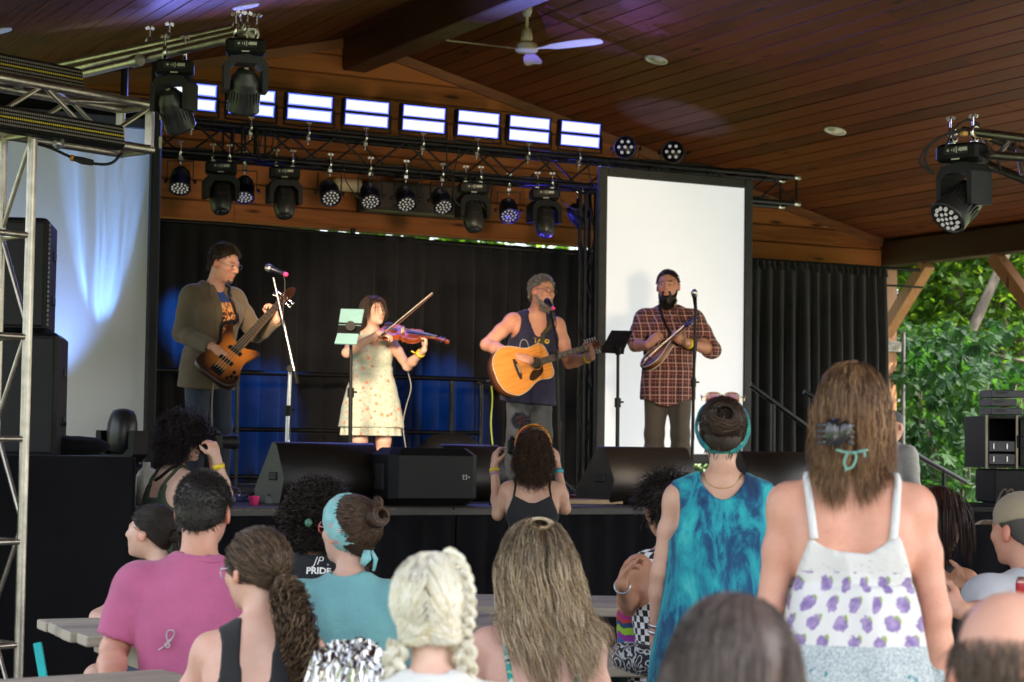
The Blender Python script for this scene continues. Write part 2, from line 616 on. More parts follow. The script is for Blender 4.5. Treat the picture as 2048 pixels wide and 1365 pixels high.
for k in range(11):
 z0, z1 = zb + BH * k + 0.003, zb + BH * (k + 1) - 0.003
 if z0 > RIDGE_Z - 0.03:
  break
 t0 = RIDGE_X + (RIDGE_Z - z0) / SLOPE
 t1 = RIDGE_X + (RIDGE_Z - z1) / SLOPE
 r0, r1 = min(xr, t0), max(min(xr, t1), RIDGE_X + .01)
 l0, l1 = max(xl, 2 * RIDGE_X - t0), min(max(xl, 2 * RIDGE_X - t1), RIDGE_X - .01)
 cuts = sorted([rng.uniform(3.5, 8.0), rng.uniform(9.0, 12.3)])
 xsn = [None] + [c for c in cuts if l1 + .3 < c < r1 - .3] + [None]
 for i in range(len(xsn) - 1):
  a0, a1 = (l0, l1) if xsn[i] is None else (xsn[i] + .002, xsn[i] + .002)
  b0, b1 = (r0, r1) if xsn[i + 1] is None else (xsn[i + 1] - .002, xsn[i + 1] - .002)
  q = MB()
  yo = WALL_Y + rng.uniform(-.003, .002)
  V = []
  for xa, xb, z in ((a0, b0, z0), (a1, b1, z1)):
   V += [(xa, yo + .03, z), (xb, yo + .03, z)]
  for xa, xb, z in ((a0, b0, z0 + .012), (a1, b1, z1 - .004)):
   V += [(xa, yo, z), (xb, yo, z)]
  q.add(V, [(4, 5, 7, 6), (0, 1, 5, 4), (2, 6, 7, 3), (0, 4, 6, 2), (1, 3, 7, 5)])
  q.build('board', wall_wood, gable, origin=PV).location = (0, 0, 0)
for sgn in (1, -1):
 xe = xr if sgn > 0 else xl
 nrm = np.array([SLOPE * sgn, 0, 1.0]) / LEN_F
 d = np.array([sgn, 0, -SLOPE]) / LEN_F
 Lr = abs(xe - RIDGE_X) * LEN_F
 mb = MB()
 c = np.array([RIDGE_X, WALL_Y - .022, RIDGE_Z]) + d * (Lr / 2 + 0.06) - nrm * 0.05
 mb.box(c, (Lr - .12, 0.04, 0.09), rot=np.stack([d * sgn, [0, 1, 0], nrm], axis=1))
 mb.build('rake_trim', wood('trim_wood', (0.10, 0.034, 0.012), (0.24, 0.09, 0.034), axis=0), pavilion, origin=PV).location = (0, 0, 0)
brace_wood = post_wood
def post(x, y, name='post'):
 q = MB()
 q.box((x, y, 1.73), (0.16, 0.16, 3.455), bev=0.008)
 o = q.build(name, post_wood, pavilion, origin=PV)
 o.location = (0, 0, 0)
 return o
def brace(x, y, sy):
 q = MB()
 a, b = np.array([x, y + sy * 0.07, 2.72]), np.array([x, y + sy * 0.80, 3.45])
 d = (b - a) / np.linalg.norm(b - a)
 z_ax = np.cross([1, 0, 0], d)
 q.box((a + b) / 2, (0.14, np.linalg.norm(b - a), 0.135), rot=np.stack([[1, 0, 0], d, z_ax], axis=1), bev=0.006)
 q.build('brace', brace_wood, pavilion, origin=PV).location = (0, 0, 0)
for y in (17.72, 15.05, 11.9, 6.6, 1.2):
 post(14.05, y)
 if y < 17:
  brace(13.96, y, 1)
 if y > 2:
  brace(13.96, y, -1)
for y in (17.72, 13.6, 5.75):
 post(1.0, y)
 if y > 17 or y < 13:
  brace(1.0, y, -1)
q = MB()
q.cyl((14.20, 17.62, 0.0), (14.20, 17.62, 2.75), 0.022)
q.build('conduit', plain('grey_conduit', (0.16, 0.165, 0.17), 0.6, 0.2), pavilion, origin=PV).location = (0, 0, 0)
q = MB()
q.box((14.05, 17.70, 2.58), (0.21, 0.21, 0.12), bev=.01)
q.build('post_band', plain('band_white', (0.24, 0.22, 0.19), 0.7, 0, .5, 30), pavilion, origin=PV).location = (0, 0, 0)
def on_roof(px, py):
 r = ray(px, py)
 best = None
 for sgn in (1, -1):
  den = r[2] + SLOPE * sgn * r[0]
  t = (RIDGE_Z - CAM[2] + SLOPE * sgn * (RIDGE_X - CAM[0])) / den
  p = CAM + r * t
  if (p[0] - RIDGE_X) * sgn >= 0:
   best = (p, sgn)
 return best
for px, py, lab in ((1312, 120, 'white round ceiling light right of the ceiling fan'), (1670, 262, 'white round ceiling light over the tall bright screen, farthest right'),
     (492, 13, 'white round ceiling light over the silver tube arm'), (-6, 63, 'white round ceiling light cut by the picture edge above the LED bars')):
 p, sgn = on_roof(px, py)
 nrm = np.array([SLOPE * sgn, 0, 1.0]) / LEN_F
 t = empty('ceiling_light', p, label=lab, cat='ceiling light', group='recessed lights in the plank ceiling')
 t.rotation_euler = Vector(nrm).to_track_quat('Z', 'Y').to_euler()
 MB().lathe([(0.074, 0.02), (0.080, -0.006), (0.104, -0.009), (0.106, -0.001), (0.106, 0.004)], n=28).build('trim_ring', white_plastic, t)
 MB().lathe([(0.0, 0.022), (0.04, 0.02), (0.066, 0.012), (0.073, 0.0)], n=24).build('diffuser', plain('diffuser', (0.75, 0.70, 0.6), 0.5), t)
# ================================================================ stage
stage = empty('stage', (7.0, 14.0, 0), label='low black stage platform with a pleated black skirt along its front', cat='stage')
SO = np.array([7.0, 14.0, 0.0])
def ply_mat():
 m, nt, b = _new('stage_deck_board')
 v = coord(nt, (1, 1, 1))
 n1 = noise(nt, v, 1.1, 6, 0.65)
 n2 = noise(nt, v, 22, 6, 0.75)
 ad = N(nt, 'ShaderNodeMath', operation='MULTIPLY_ADD')
 ad.inputs[1].default_value = 0.5
 nt.links.new(n2, ad.inputs[0])
 nt.links.new(n1, ad.inputs[2])
 c = ramp(nt, ad.outputs[0], [(0.45, (0.012, 0.010, 0.009)), (0.75, (0.04, 0.033, 0.026)), (1.0, (0.16, 0.13, 0.10))])
 nt.links.new(c, b.inputs['Base Color'])
 b.inputs['Roughness'].default_value = 0.55
 bump(nt, b, n2, 0.15)
 return m
deck_mat = ply_mat()
XS0, XS1, YS1 = 3.0, 9.9, 17.3
nx, ny = 3, 5
for i in range(nx):
 for j in range(ny):
  wx, wy = (XS1 - XS0) / nx, (YS1 - STAGE_Y) / ny
  q = MB()
  q.box((XS0 + wx * (i + .5), STAGE_Y + wy * (j + .5), DECK - 0.02), (wx - .008, wy - .008, 0.04), bev=0.004)
  q.build('deck_panel', deck_mat, stage, origin=SO).location = (0, 0, 0)
q = MB()
q.box(((XS0 + XS1) / 2, (STAGE_Y + YS1) / 2, DECK - 0.1), (XS1 - XS0 - .02, YS1 - STAGE_Y - .02, 0.11))
for x in np.linspace(XS0 + .1, XS1 - .1, 6):
 for y in np.linspace(STAGE_Y + .1, YS1 - .1, 5):
  q.cyl((x, y, 0), (x, y, DECK - .15), 0.03, n=8)
q.build('deck_frame', black_metal, stage, origin=SO).location = (0, 0, 0)
q = MB()
q.box(((XS0 + XS1) / 2, STAGE_Y - 0.006, DECK - 0.03), (XS1 - XS0, 0.01, 0.03))
q.build('edge_trim', plain('dull_edge', (0.05, 0.048, 0.045), 0.5, 0.3), stage, origin=SO).location = (0, 0, 0)
def cloth_black(name, c=(0.012, 0.012, 0.014), rough=0.85, sheen=0.04):
 if name in MATS:
  return MATS[name]
 m, nt, b = _new(name)
 v = coord(nt)
 n1 = noise(nt, v, 2.5, 4, 0.6)
 n2 = noise(nt, v, 190, 2, 0.6)
 ad = N(nt, 'ShaderNodeMath', operation='MULTIPLY_ADD')
 ad.inputs[1].default_value = 0.9
 nt.links.new(n2, ad.inputs[0])
 nt.links.new(n1, ad.inputs[2])
 col = ramp(nt, ad.outputs[0], [(0.6, tuple(x * .45 for x in c)), (1.25 / 1.3, tuple(x * 1.9 for x in c))])
 nt.links.new(col, b.inputs['Base Color'])
 b.inputs['Roughness'].default_value = rough
 b.inputs['Specular IOR Level'].default_value = 0.08
 b.inputs['Sheen Weight'].default_value = sheen
 bump(nt, b, n2, 0.25, 0.004)
 return m
def pleats(x0, x1, z0, z1, y, amp=0.03, per=0.13, seed=0, cols=None, rows=16, gather=0.0, drift=0.0, mi=0):
 rng = np.random.RandomState(seed)
 cols = cols or int((x1 - x0) / per * 12)
 u = np.linspace(0, 1, cols)
 w = np.cumsum(0.35 + rng.rand(cols) * 1.3)
 ph = w / w[-1] * (x1 - x0) / per * 2 * PI
 ph2 = ph * 0.37 + rng.rand() * 6
 ampv = amp * (0.55 + 0.45 * np.interp(u, np.linspace(0, 1, 14), rng.rand(14)))
 P = np.zeros((rows, cols, 3))
 for r in range(rows):
  t = r / (rows - 1)            # 0 top
  a = ampv * (0.35 + 0.65 * min(1, t * 4 + 0.12)) * (1 + gather * (1 - t))
  sway = drift * t * np.sin(u * 9 + seed)
  P[r, :, 0] = x0 + (x1 - x0) * u + 0.3 * a * np.cos(ph + t * 0.6) + sway * 0.3
  P[r, :, 1] = y + a * (np.sin(ph + 0.5 * np.sin(t * 2.3 + u * 5)) + 0.35 * np.sin(ph2 + t))
  P[r, :, 2] = z1 + (z0 - z1) * t
 return P
skirt_mat = cloth_black('skirt_cloth', (0.0045, 0.0045, 0.0055))
for i, (a, b) in enumerate(((XS0, 5.3), (5.3, 7.6), (7.6, XS1))):
 q = MB()
 q.grid(pleats(a + .003, b - .003, 0.02, DECK - 0.045, STAGE_Y - 0.03, 0.012, 0.16, seed=20 + i, rows=10))
 q.build('skirt_panel', skirt_mat, stage, origin=SO).location = (0, 0, 0)
q = MB()
Pk = pleats(STAGE_Y, YS1, 0.02, DECK - 0.045, 0, 0.012, 0.16, seed=31, rows=8)
q.grid(np.stack([XS1 + 0.02 + Pk[..., 1], Pk[..., 0], Pk[..., 2]], axis=-1))
q.build('skirt_panel', skirt_mat, stage, origin=SO).location = (0, 0, 0)
wing = empty('speaker_platform', (1.9, 11.0, 0), label='tall black-draped platform carrying the loudspeakers at the left', cat='platform')
WO = np.array([1.9, 11.0, 0.0])
WZ = 1.335
WX1, WY0 = float(atD(255, 918, 10.6)[0]), float(atD(255, 918, 10.6)[1])
q = MB()
q.box(((WX1 + 0.9) / 2, WY0 + .95, WZ - .04), (WX1 - 0.9, 1.9, 0.08))
q.build('deck_panel', black_plastic, wing, origin=WO).location = (0, 0, 0)
q = MB()
q.grid(pleats(0.9, WX1 + .02, 0.02, WZ - 0.003, WY0 - 0.035, 0.010, 0.22, seed=41, rows=10))
q.build('skirt_panel', skirt_mat, wing, origin=WO).location = (0, 0, 0)
q = MB()
Pk = pleats(WY0 - .04, WY0 + 1.9, 0.02, WZ - 0.003, 0, 0.010, 0.22, seed=42, rows=8)
q.grid(np.stack([WX1 + 0.03 + Pk[..., 1], Pk[..., 0], Pk[..., 2]], axis=-1))
q.build('skirt_panel', skirt_mat, wing, origin=WO).location = (0, 0, 0)
# ================================================================ curtains
CUR_Y = 16.9
drape_mat = cloth_black('drape_cloth', (0.0075, 0.0078, 0.0095), 0.85, 0.06)
curtain = empty('stage_curtain', (7.2, CUR_Y, DECK), label='long black pipe-and-drape curtain behind the musicians', cat='curtain')
CO = np.array([7.2, CUR_Y, DECK])
edges = [4.1, 5.35, 6.5, 7.8, 9.1, 10.45]
for i in range(5):
 q = MB()
 z1 = (3.362, 3.372, 3.362, 3.352, 3.345)[i]
 q.grid(pleats(edges[i] - .03, edges[i + 1] + .03, DECK - 0.25 if i == 4 else DECK + 0.001, z1, CUR_Y + 0.03 * (i % 2), 0.05, 0.17 + .03 * (i % 3), seed=50 + i, rows=26, drift=.05))
 q.build('drape_panel', drape_mat, curtain, origin=CO).location = (0, 0, 0)
q = MB()
q.tube([(4.1, CUR_Y + .01, 3.35), (6.0, CUR_Y + .01, 3.365), (7.3, CUR_Y + .01, 3.335), (10.45, CUR_Y + .01, 3.30)], 0.02)
q.build('crossbar', black_metal, curtain, origin=CO).location = (0, 0, 0)
for x in (4.1, 7.25, 10.4):
 q = MB()
 q.cyl((x, CUR_Y + .10, DECK), (x, CUR_Y + .10, 3.42), 0.025)
 q.build('upright', black_metal, curtain, origin=CO).location = (0, 0, 0)
cur2_mat = cloth_black('velvet_cloth', (0.012, 0.012, 0.012), 0.8, 0.15)
c2 = empty('side_curtain', (12.0, CUR_Y, 0), label='deeply pleated black curtain beside the timber post and trees', cat='curtain')
C2O = np.array([12.0, CUR_Y, 0.0])
xa, xb = float(onY(1470, 600, CUR_Y)[0]), float(onY(1771, 700, CUR_Y)[0])
Pc = pleats(xa, xb, 0.02, 3.30, CUR_Y, 0.055, 0.15, seed=77, rows=40, cols=330)
for r in range(40):
 t = r / 39
 Pc[r, :, 0] += 0.07 * t * np.linspace(0, 1, 330) ** 3
q = MB()
q.grid(Pc)
q.build('drape', cur2_mat, c2, origin=C2O).location = (0, 0, 0)
q = MB()
hd = pleats(xa - .02, xb + .03, 3.275, 3.36, CUR_Y - 0.01, 0.03, 0.075, seed=78, rows=6, cols=300)
q.grid(hd)
q.build('heading', cur2_mat, c2, origin=C2O).location = (0, 0, 0)
q = MB()
q.cyl((xa - .1, CUR_Y + .03, 3.375), (13.86, CUR_Y + .03, 3.375), 0.018)
q.cyl((xb + .05, CUR_Y + .03, 3.19), (13.9, CUR_Y + .03, 3.19), 0.012)
q.build('curtain_rod', black_metal, c2, origin=C2O).location = (0, 0, 0)
# ================================================================ projection screens
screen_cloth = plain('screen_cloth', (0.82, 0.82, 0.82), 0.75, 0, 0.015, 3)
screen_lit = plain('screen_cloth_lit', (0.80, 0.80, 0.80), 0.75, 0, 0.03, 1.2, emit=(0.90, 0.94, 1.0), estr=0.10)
frame_black = plain('screen_frame_black', (0.035, 0.035, 0.037), 0.6, 0.2, 0.2, 12)
SC_Y = 14.8
for nm, x0, x1, y, lab in (('projection_screen', 8.60, 10.20, SC_Y, 'tall bright white screen in a dark frame behind the bearded mandolin player'),
       ('projection_screen', 2.95, 4.60, 14.5, 'tall pale screen with blue light on it behind the silver truss tower')):
 zt, zbm = 3.845, 1.285
 f = 0.085 if nm else 0
 sc = empty(nm, ((x0 + x1) / 2, y, DECK), label=lab, cat='screen')
 so = np.array([(x0 + x1) / 2, y, DECK])
 q = MB()
 q.box(((x0 + x1) / 2, y, (zt + zbm) / 2), (x1 - x0 - 2 * f + .01, 0.012, zt - zbm - 2 * f + .01))
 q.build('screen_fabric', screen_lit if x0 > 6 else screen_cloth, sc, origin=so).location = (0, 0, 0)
 q = MB()
 for cx in (x0 + f / 2, x1 - f / 2):
  q.box((cx, y, (zt + zbm) / 2), (f, 0.045, zt - zbm), bev=.008)
 for cz in (zt - f / 2, zbm + f / 2):
  q.box(((x0 + x1) / 2, y, cz), (x1 - x0 - 2 * f, 0.043, f), bev=.008)
 q.build('frame', frame_black, sc, origin=so).location = (0, 0, 0)
 q = MB()
 for cx in (x0 + f * .5, x1 - f * .5):
  for z in np.arange(zbm + .1, zt, .19):
   q.cyl((cx, y - .027, z), (cx, y - .019, z), 0.004, n=8)
 for x in np.arange(x0 + .1, x1, .19):
  q.cyl((x, y - .027, zt - f / 2), (x, y - .019, zt - f / 2), 0.006, n=8)
 q.build('snap_studs', grey_plastic, sc, origin=so).location = (0, 0, 0)
 for cx in (x0 + .05, x1 - .05):
  q = MB()
  q.box((cx, y + .1, (DECK + zbm) / 2), (0.05, 0.05, zbm - DECK))
  q.box((cx, y + .06, DECK + .015), (0.07, 0.5, 0.03))
  q.build('foot', black_metal, sc, origin=so).location = (0, 0, 0)
rail = empty('guard_rail', (6.5, 16.3, DECK), label='black tube guard rail in front of the back curtain', cat='railing')
RO = np.array([6.5, 16.3, DECK])
rail_mat = plain('rail_black', (0.02, 0.02, 0.022), 0.3, 0.7, 0.2)
xr_end = float(onY(962, 780, 16.3)[0])
for name, z in (('top_rail', 2.02), ('bottom_rail', 1.53), ('low_rail', 1.12)):
 q = MB()
 if name == 'top_rail':
  q.tube(bez([(4.3, 16.3, z), (5.5, 16.3, z), (xr_end - .14, 16.3, z), (xr_end - .03, 16.3, z - .03), (xr_end, 16.3, z - .14), (xr_end, 16.3, DECK)], 6), 0.022)
 else:
  q.cyl((4.3, 16.3, z), (xr_end, 16.3, z), 0.02)
 q.build(name, rail_mat, rail, origin=RO).location = (0, 0, 0)
for x in (4.6, 5.9, xr_end - .3):
 q = MB()
 q.cyl((x, 16.3, DECK), (x, 16.3, 2.0), 0.02)
 q.build('rail_post', rail_mat, rail, origin=RO).location = (0, 0, 0)
st = empty('stage_stairs', (10.6, 14.6, 0), label='black stage stairs with two sloping handrails in front of the pleated curtain', cat='stairs')
TO = np.array([10.6, 14.6, 0.0])
for k in range(6):
 q = MB()
 q.box((10.05 + .27 * k, 14.75, DECK - .02 - .17 * (k + 1) + .02), (0.28, 1.0, 0.04), bev=.004)
 q.build('step', black_metal, st, origin=TO).location = (0, 0, 0)
rA0, rA1 = atD(1500, 770, 17.0), atD(1500, 770, 17.0) + np.array([1.75, 0, -1.02])
rB0, rB1 = atD(1608, 784, 18.3), atD(1932, 966, 18.9)
for a, b in ((rA0, rA1), (rB0, rB1)):
 q = MB()
 q.cyl(a, b, 0.024)
 q.build('handrail', rail_mat, st, origin=TO).location = (0, 0, 0)
 for t in (0.14, 0.86):
  p = a + (b - a) * t
  q = MB()
  q.cyl((p[0], p[1], 0.0), p, 0.018)
  q.build('rail_post', rail_mat, st, origin=TO).location = (0, 0, 0)
# ================================================================ trusses
truss_black = plain('truss_black', (0.010, 0.010, 0.012), 0.4, 0.3, 0.3, spec=.3)
alu = plain('raw_aluminium', (0.50, 0.46, 0.40), 0.36, 1.0, 0.22, 14, 0.12, 60)
clamp_mat = chrome
def sub(o):
 o.location = (0, 0, 0)
 return o
def box_truss(name, A, B, w, h, r, mat, label, up=(0, 0, 1), step=0.30, rb=None, tri=False, faces=(0, 1, 2, 3), ends=True):
 A, B = np.asarray(A, float), np.asarray(B, float)
 d = (B - A) / np.linalg.norm(B - A)
 up = np.asarray(up, float)
 up = up - d * np.dot(up, d)
 up /= np.linalg.norm(up)
 sd = np.cross(d, up)
 T = empty(name, A, label=label, cat='truss')
 if tri:
  corners = [-sd * w / 2 + up * h / 2, sd * w / 2 + up * h / 2, -up * h / 2]
 else:
  corners = [-sd * w / 2 - up * h / 2, sd * w / 2 - up * h / 2, sd * w / 2 + up * h / 2, -sd * w / 2 + up * h / 2]
 for c in corners:
  sub(MB().cyl(A + c, B + c, r, n=12).build('chord', mat, T, origin=A))
 L = np.linalg.norm(B - A)
 n = max(2, int(round(L / step)))
 nc = len(corners)
 rb = rb or r * 0.5
 for f in range(nc):
  if f not in faces:
   continue
  c0, c1 = corners[f], corners[(f + 1) % nc]
  for k in range(n):
   p = A + d * (L * k / n) + (c0 if (k + f) % 2 == 0 else c1)
   q = A + d * (L * (k + 1) / n) + (c1 if (k + f) % 2 == 0 else c0)
   sub(MB().cyl(p, q, rb, n=7).build('brace', mat, T, origin=A))
  if ends:
   for t in (0.0, 1.0):
    sub(MB().cyl(A + d * L * t + c0, A + d * L * t + c1, rb * 1.2, n=8).build('brace', mat, T, origin=A))
 return T
TZ0, TZ1, TY0, TY1 = 3.70, 3.945, 15.05, 15.30
main_truss = box_truss('lighting_truss', (3.2, 15.175, 3.8225), (10.87, 15.175, 3.8225), TY1 - TY0, TZ1 - TZ0, 0.021, truss_black,
      'long black lighting truss over the stage carrying the blue-white panel lights', step=0.31, rb=0.0095)
for x in (5.37, 5.44, 5.56, 5.64, 9.0, 9.1):
 for y in (TY0, TY1):
  sub(MB().cyl((x, y, TZ0), (x, y, TZ1), 0.009, n=7).build('splice_bar', truss_black, main_truss, origin=(3.2, 15.175, 3.8225)))
for y in (TY0, TY1):
 for z in (TZ0, TZ1):
  sub(MB().lathe([(0.0, 0), (0.013, 0), (0.022, 0.05), (0.024, 0.11), (0.02, 0.11)], (10.80, y, z), (1, 0, 0), 12).build('coupler_cone', steel, main_truss, origin=(3.2, 15.175, 3.8225)))
for px in (1172,):
 p = onY(px, 700, 15.2)
 tw = box_truss('truss_upright', (p[0], 15.2, DECK), (p[0], 15.2, 3.66), 0.1, 0.1, 0.016, truss_black,
     'thin black upright holding the stage truss beside the bright screen', up=(0, 1, 0), step=0.35, rb=0.006)
def clamp_mesh(q, c, r=0.024, wing=True, mi=0):
 c = np.asarray(c, float)
 t = np.linspace(0, 2 * PI, 17)
 ring = np.stack([np.zeros(17), np.cos(t) * (r + .008), np.sin(t) * (r + .008)], axis=1) + c
 q.tube(ring, 0.011, 6, mi=mi, caps=False)
 q.box(c + np.array([0, 0, -r - .03]), (0.04, 0.03, 0.035), mi=mi, bev=.006)
 q.cyl(c + np.array([0, -.02, r + .005]), c + np.array([0, -.02, r + .05]), 0.006, n=7, mi=mi)
 if wing:
  for s in (-1, 1):
   q.box(c + np.array([s * .014, -.02, r + .055]), (0.020, 0.006, 0.016), rot=rotm(0, s * .5, 0), mi=mi)
 q.cyl(c + np.array([0, 0, -r - .045]), c + np.array([0, 0, -r - .075]), 0.009, n=8, mi=mi)
lens_glow = emitter('led_panel_glow', (0.76, 0.86, 1.0), 0.21)
fringe_glow = emitter('led_glare_fringe', (0.04, 0.07, 1.0), 0.55)  # blue emission imitating the glare fringe around each lit panel lens
blue_body = plain('blue_black_metal', (0.012, 0.014, 0.03), 0.35, 0.5, 0.2)
glass_dark = plain('dark_glass', (0.006, 0.006, 0.008), 0.35, 0, 0.1, spec=0.3)
led_cell = plain('led_lens_cell', (0.20, 0.20, 0.20), 0.25, 0, 0.1, emit=(1.0, 0.95, 0.85), estr=0.05)
def led_panel(loc, label, pan=0.0, tilt=0.0):
 T = empty('panel_light', loc, label=label, cat='stage light', group='blue-white panel lights along the truss top', rot=(0, 0, pan))
 R = rotm(tilt)
 c = np.array([0, -0.02, 0.20])
 w, h = 0.415, 0.235
 q = MB()
 q.box(c + R @ np.array([0, .035, 0]), (w, .06, h), rot=R, bev=.01)
 for sx in (-1, 1):
  q.box(c + R @ np.array([sx * (w / 2 - .007), -.005, 0]), (.014, .022, h), rot=R)
 for sz in (-1, 0, 1):
  q.box(c + R @ np.array([0, -.005, sz * (h / 2 - .007)]), (w - .03, .022, .014 if sz else .012), rot=R)
 for k in range(9):
  q.box(c + R @ np.array([-w / 2 + .05 + k * .04, .075, 0]), (.006, .03, h * .8), rot=R)
 q.build('housing', black_metal, T)
 for sz in (-1, 1):
  q = MB()
  q.box(c + R @ np.array([0, -.001, sz * h * .2475]), (w - .03, .006, h * .5 - .028), rot=R)
  q.build('lens_strip', lens_glow, T)
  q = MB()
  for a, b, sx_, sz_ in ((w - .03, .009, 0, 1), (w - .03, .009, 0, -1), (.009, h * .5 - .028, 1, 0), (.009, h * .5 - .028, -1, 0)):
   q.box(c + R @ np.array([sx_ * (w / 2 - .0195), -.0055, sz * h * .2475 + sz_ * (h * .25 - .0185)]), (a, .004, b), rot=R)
  q.build('glare_fringe', fringe_glow, T)
 q = MB()
 pts = [(-w / 2 - .012, -0.02, .2), (-w / 2 - .012, -.02, .05), (0, -.02, .045), (w / 2 + .012, -.02, .05), (w / 2 + .012, -.02, .2)]
 for a, b in zip(pts[:-1], pts[1:]):
  q.cyl(a, b, .008, n=6)
 q.build('yoke', black_metal, T)
 q = MB()
 clamp_mesh(q, (0, 0, 0))
 q.build('clamp', clamp_mat, T)
 return T
names = ['farthest left, mostly hidden behind a hanging moving head', 'second from left, half covered by the nearer moving head', 'third from left, first one fully visible',
   'fourth from left along the truss', 'fifth from left along the truss', 'sixth from left along the truss', 'seventh from left, next to the last one', 'eighth and last, above the tall screen corner']
for i, px in enumerate((385, 503, 619, 733, 847, 956, 1058, 1160)):
 py = 205 + (px - 619) * 0.105 + 17
 p = onY(px, py, TY0 - 0.02)
 led_panel((p[0], TY0, TZ1 + 0.0), 'glowing blue-white panel light ' + names[i], 0.0, 0.10)
 l = bpy.data.lights.new('panel_lamp', 'AREA')
 l.shape = 'RECTANGLE'
 l.size, l.size_y = 0.38, 0.19
 l.color = (0.22, 0.25, 1.0)
 l.energy = 2.1
 lo = bpy.data.objects.new('panel_lamp', l)
 COL.objects.link(lo)
 lo.location = (p[0], TY0 - 0.06, TZ1 + 0.2)
 lo.rotation_euler = Vector((0, 1, -0.10)).to_track_quat('Z', 'Y').to_euler()
def par_can(loc, label, pan, tilt, up=False, group='small LED par cans', size=1.0, clampc=True):
 T = empty('par_can', loc, label=label, cat='stage light', group=group, rot=(0, 0, pan))
 s = -1 if up else 1
 z0 = -0.235 * s * size if not up else 0.17
 q = MB()
 w = 0.10 * size
 top = -0.075 * s if not up else 0.0
 for sx in (-1, 1):
  q.box((sx * w, 0, (top + z0) / 2), (0.006, 0.026, abs(z0 - top)), bev=.002)
 q.box((0, 0, top), (2 * w + .006, 0.026, 0.006))
 for sx in (-1, 1):
  q.cyl((sx * (w + .004), 0, z0), (sx * (w + .026), 0, z0), 0.016, n=10)
 q.build('yoke', black_metal, T)
 a = math.radians(tilt)
 ax = np.array([0, -math.cos(a), -math.sin(a)])
 c = np.array([0, 0, z0])
 q = MB()
 R = 0.085 * size
 q.lathe([(0.0, -.125), (R * .55, -.12), (R * .72, -.09), (R * .98, -.03), (R, .055), (R * 1.04, .06), (R * 1.04, .075), (R * .93, .075), (R * .92, .062), (0, .062)], c, ax, 22)
 for k in range(5):
  q.lathe([(R * .75 + k * .003, -.085 + k * .014), (R * .86 + k * .003, -.085 + k * .014), (R * .86 + k * .003, -.078 + k * .014), (R * .75 + k * .003, -.078 + k * .014)], c, ax, 16)
 q.build('can', blue_body, T)
 q = MB()
 q.lathe([(0, .064), (R * .90, .064), (R * .90, .067), (0, .067)], c, ax, 20)
 q.build('lens', glass_dark, T)
 q = MB()
 x, y, z = frame_of(ax)
 pts = [(0, 0)] + [(R * .36 * math.cos(k * PI / 3), R * .36 * math.sin(k * PI / 3)) for k in range(6)] + [(R * .70 * math.cos(k * PI / 6 + .2), R * .70 * math.sin(k * PI / 6 + .2)) for k in range(12) if not up]
 for u, v in pts:
  rr = .009 * size if not up else .015
  if up:
   u, v = u * 1.6, v * 1.6
  q.lathe([(rr, .066), (rr * .9, .072), (0, .075)], c + x * u + y * v, ax, 8)
 q.build('led_cells', led_cell, T)
 if clampc:
  q = MB()
  clamp_mesh(q, (0, 0, 0))
  q.build('clamp', clamp_mat, T)
 return T
pars = [(362, 300, 'far left under the black truss', -0.1, 60), (490, 316, 'behind the two left moving heads, half hidden', -0.1, 62), (660, 322, 'beside the pale tube light, blue-sided', .2, 45),
  (741, 325, 'in front of the dark wall box at its left end', .05, 52), (812, 333, 'hung centrally before the dark wall box', .1, 50), (884, 342, 'at the right end of the dark wall box', .25, 50),
  (1018, 357, 'between the two right moving heads', -.05, 48)]
for px, py, lab, pan, tilt in pars:
 yy = TY0 if px != 490 and px != 1018 else TY1
 p = onY(px, py, yy)
 par_can((p[0], yy, TZ0), 'small black par can ' + lab, pan - 0.3, tilt)
for px, lab in ((1243, 'standing on the screen top, nearer the truss'), (1338, 'standing on the screen top, nearer its middle')):
 p = onY(px, 320, SC_Y + .1)
 par_can((p[0], SC_Y + .03, 3.855), 'round seven-lens par can ' + lab, -0.62, -2, up=True, group='par cans standing on the screen', size=1.12, clampc=False)
p = onY(1135, 372, TY1)
par_can((p[0] + .12, TY1, TZ0), 'small black par can hiding behind the last moving head', 1.2, 45)
tape_white = plain('white_marking', (0.6, 0.6, 0.58), 0.6)
head_shell = plain('head_shell', (0.022, 0.022, 0.024), 0.32, 0, 0.2)
lens_glass = plain('lens_glass', (0.03, 0.035, 0.05), 0.08, 0, 0.1, spec=0.9)
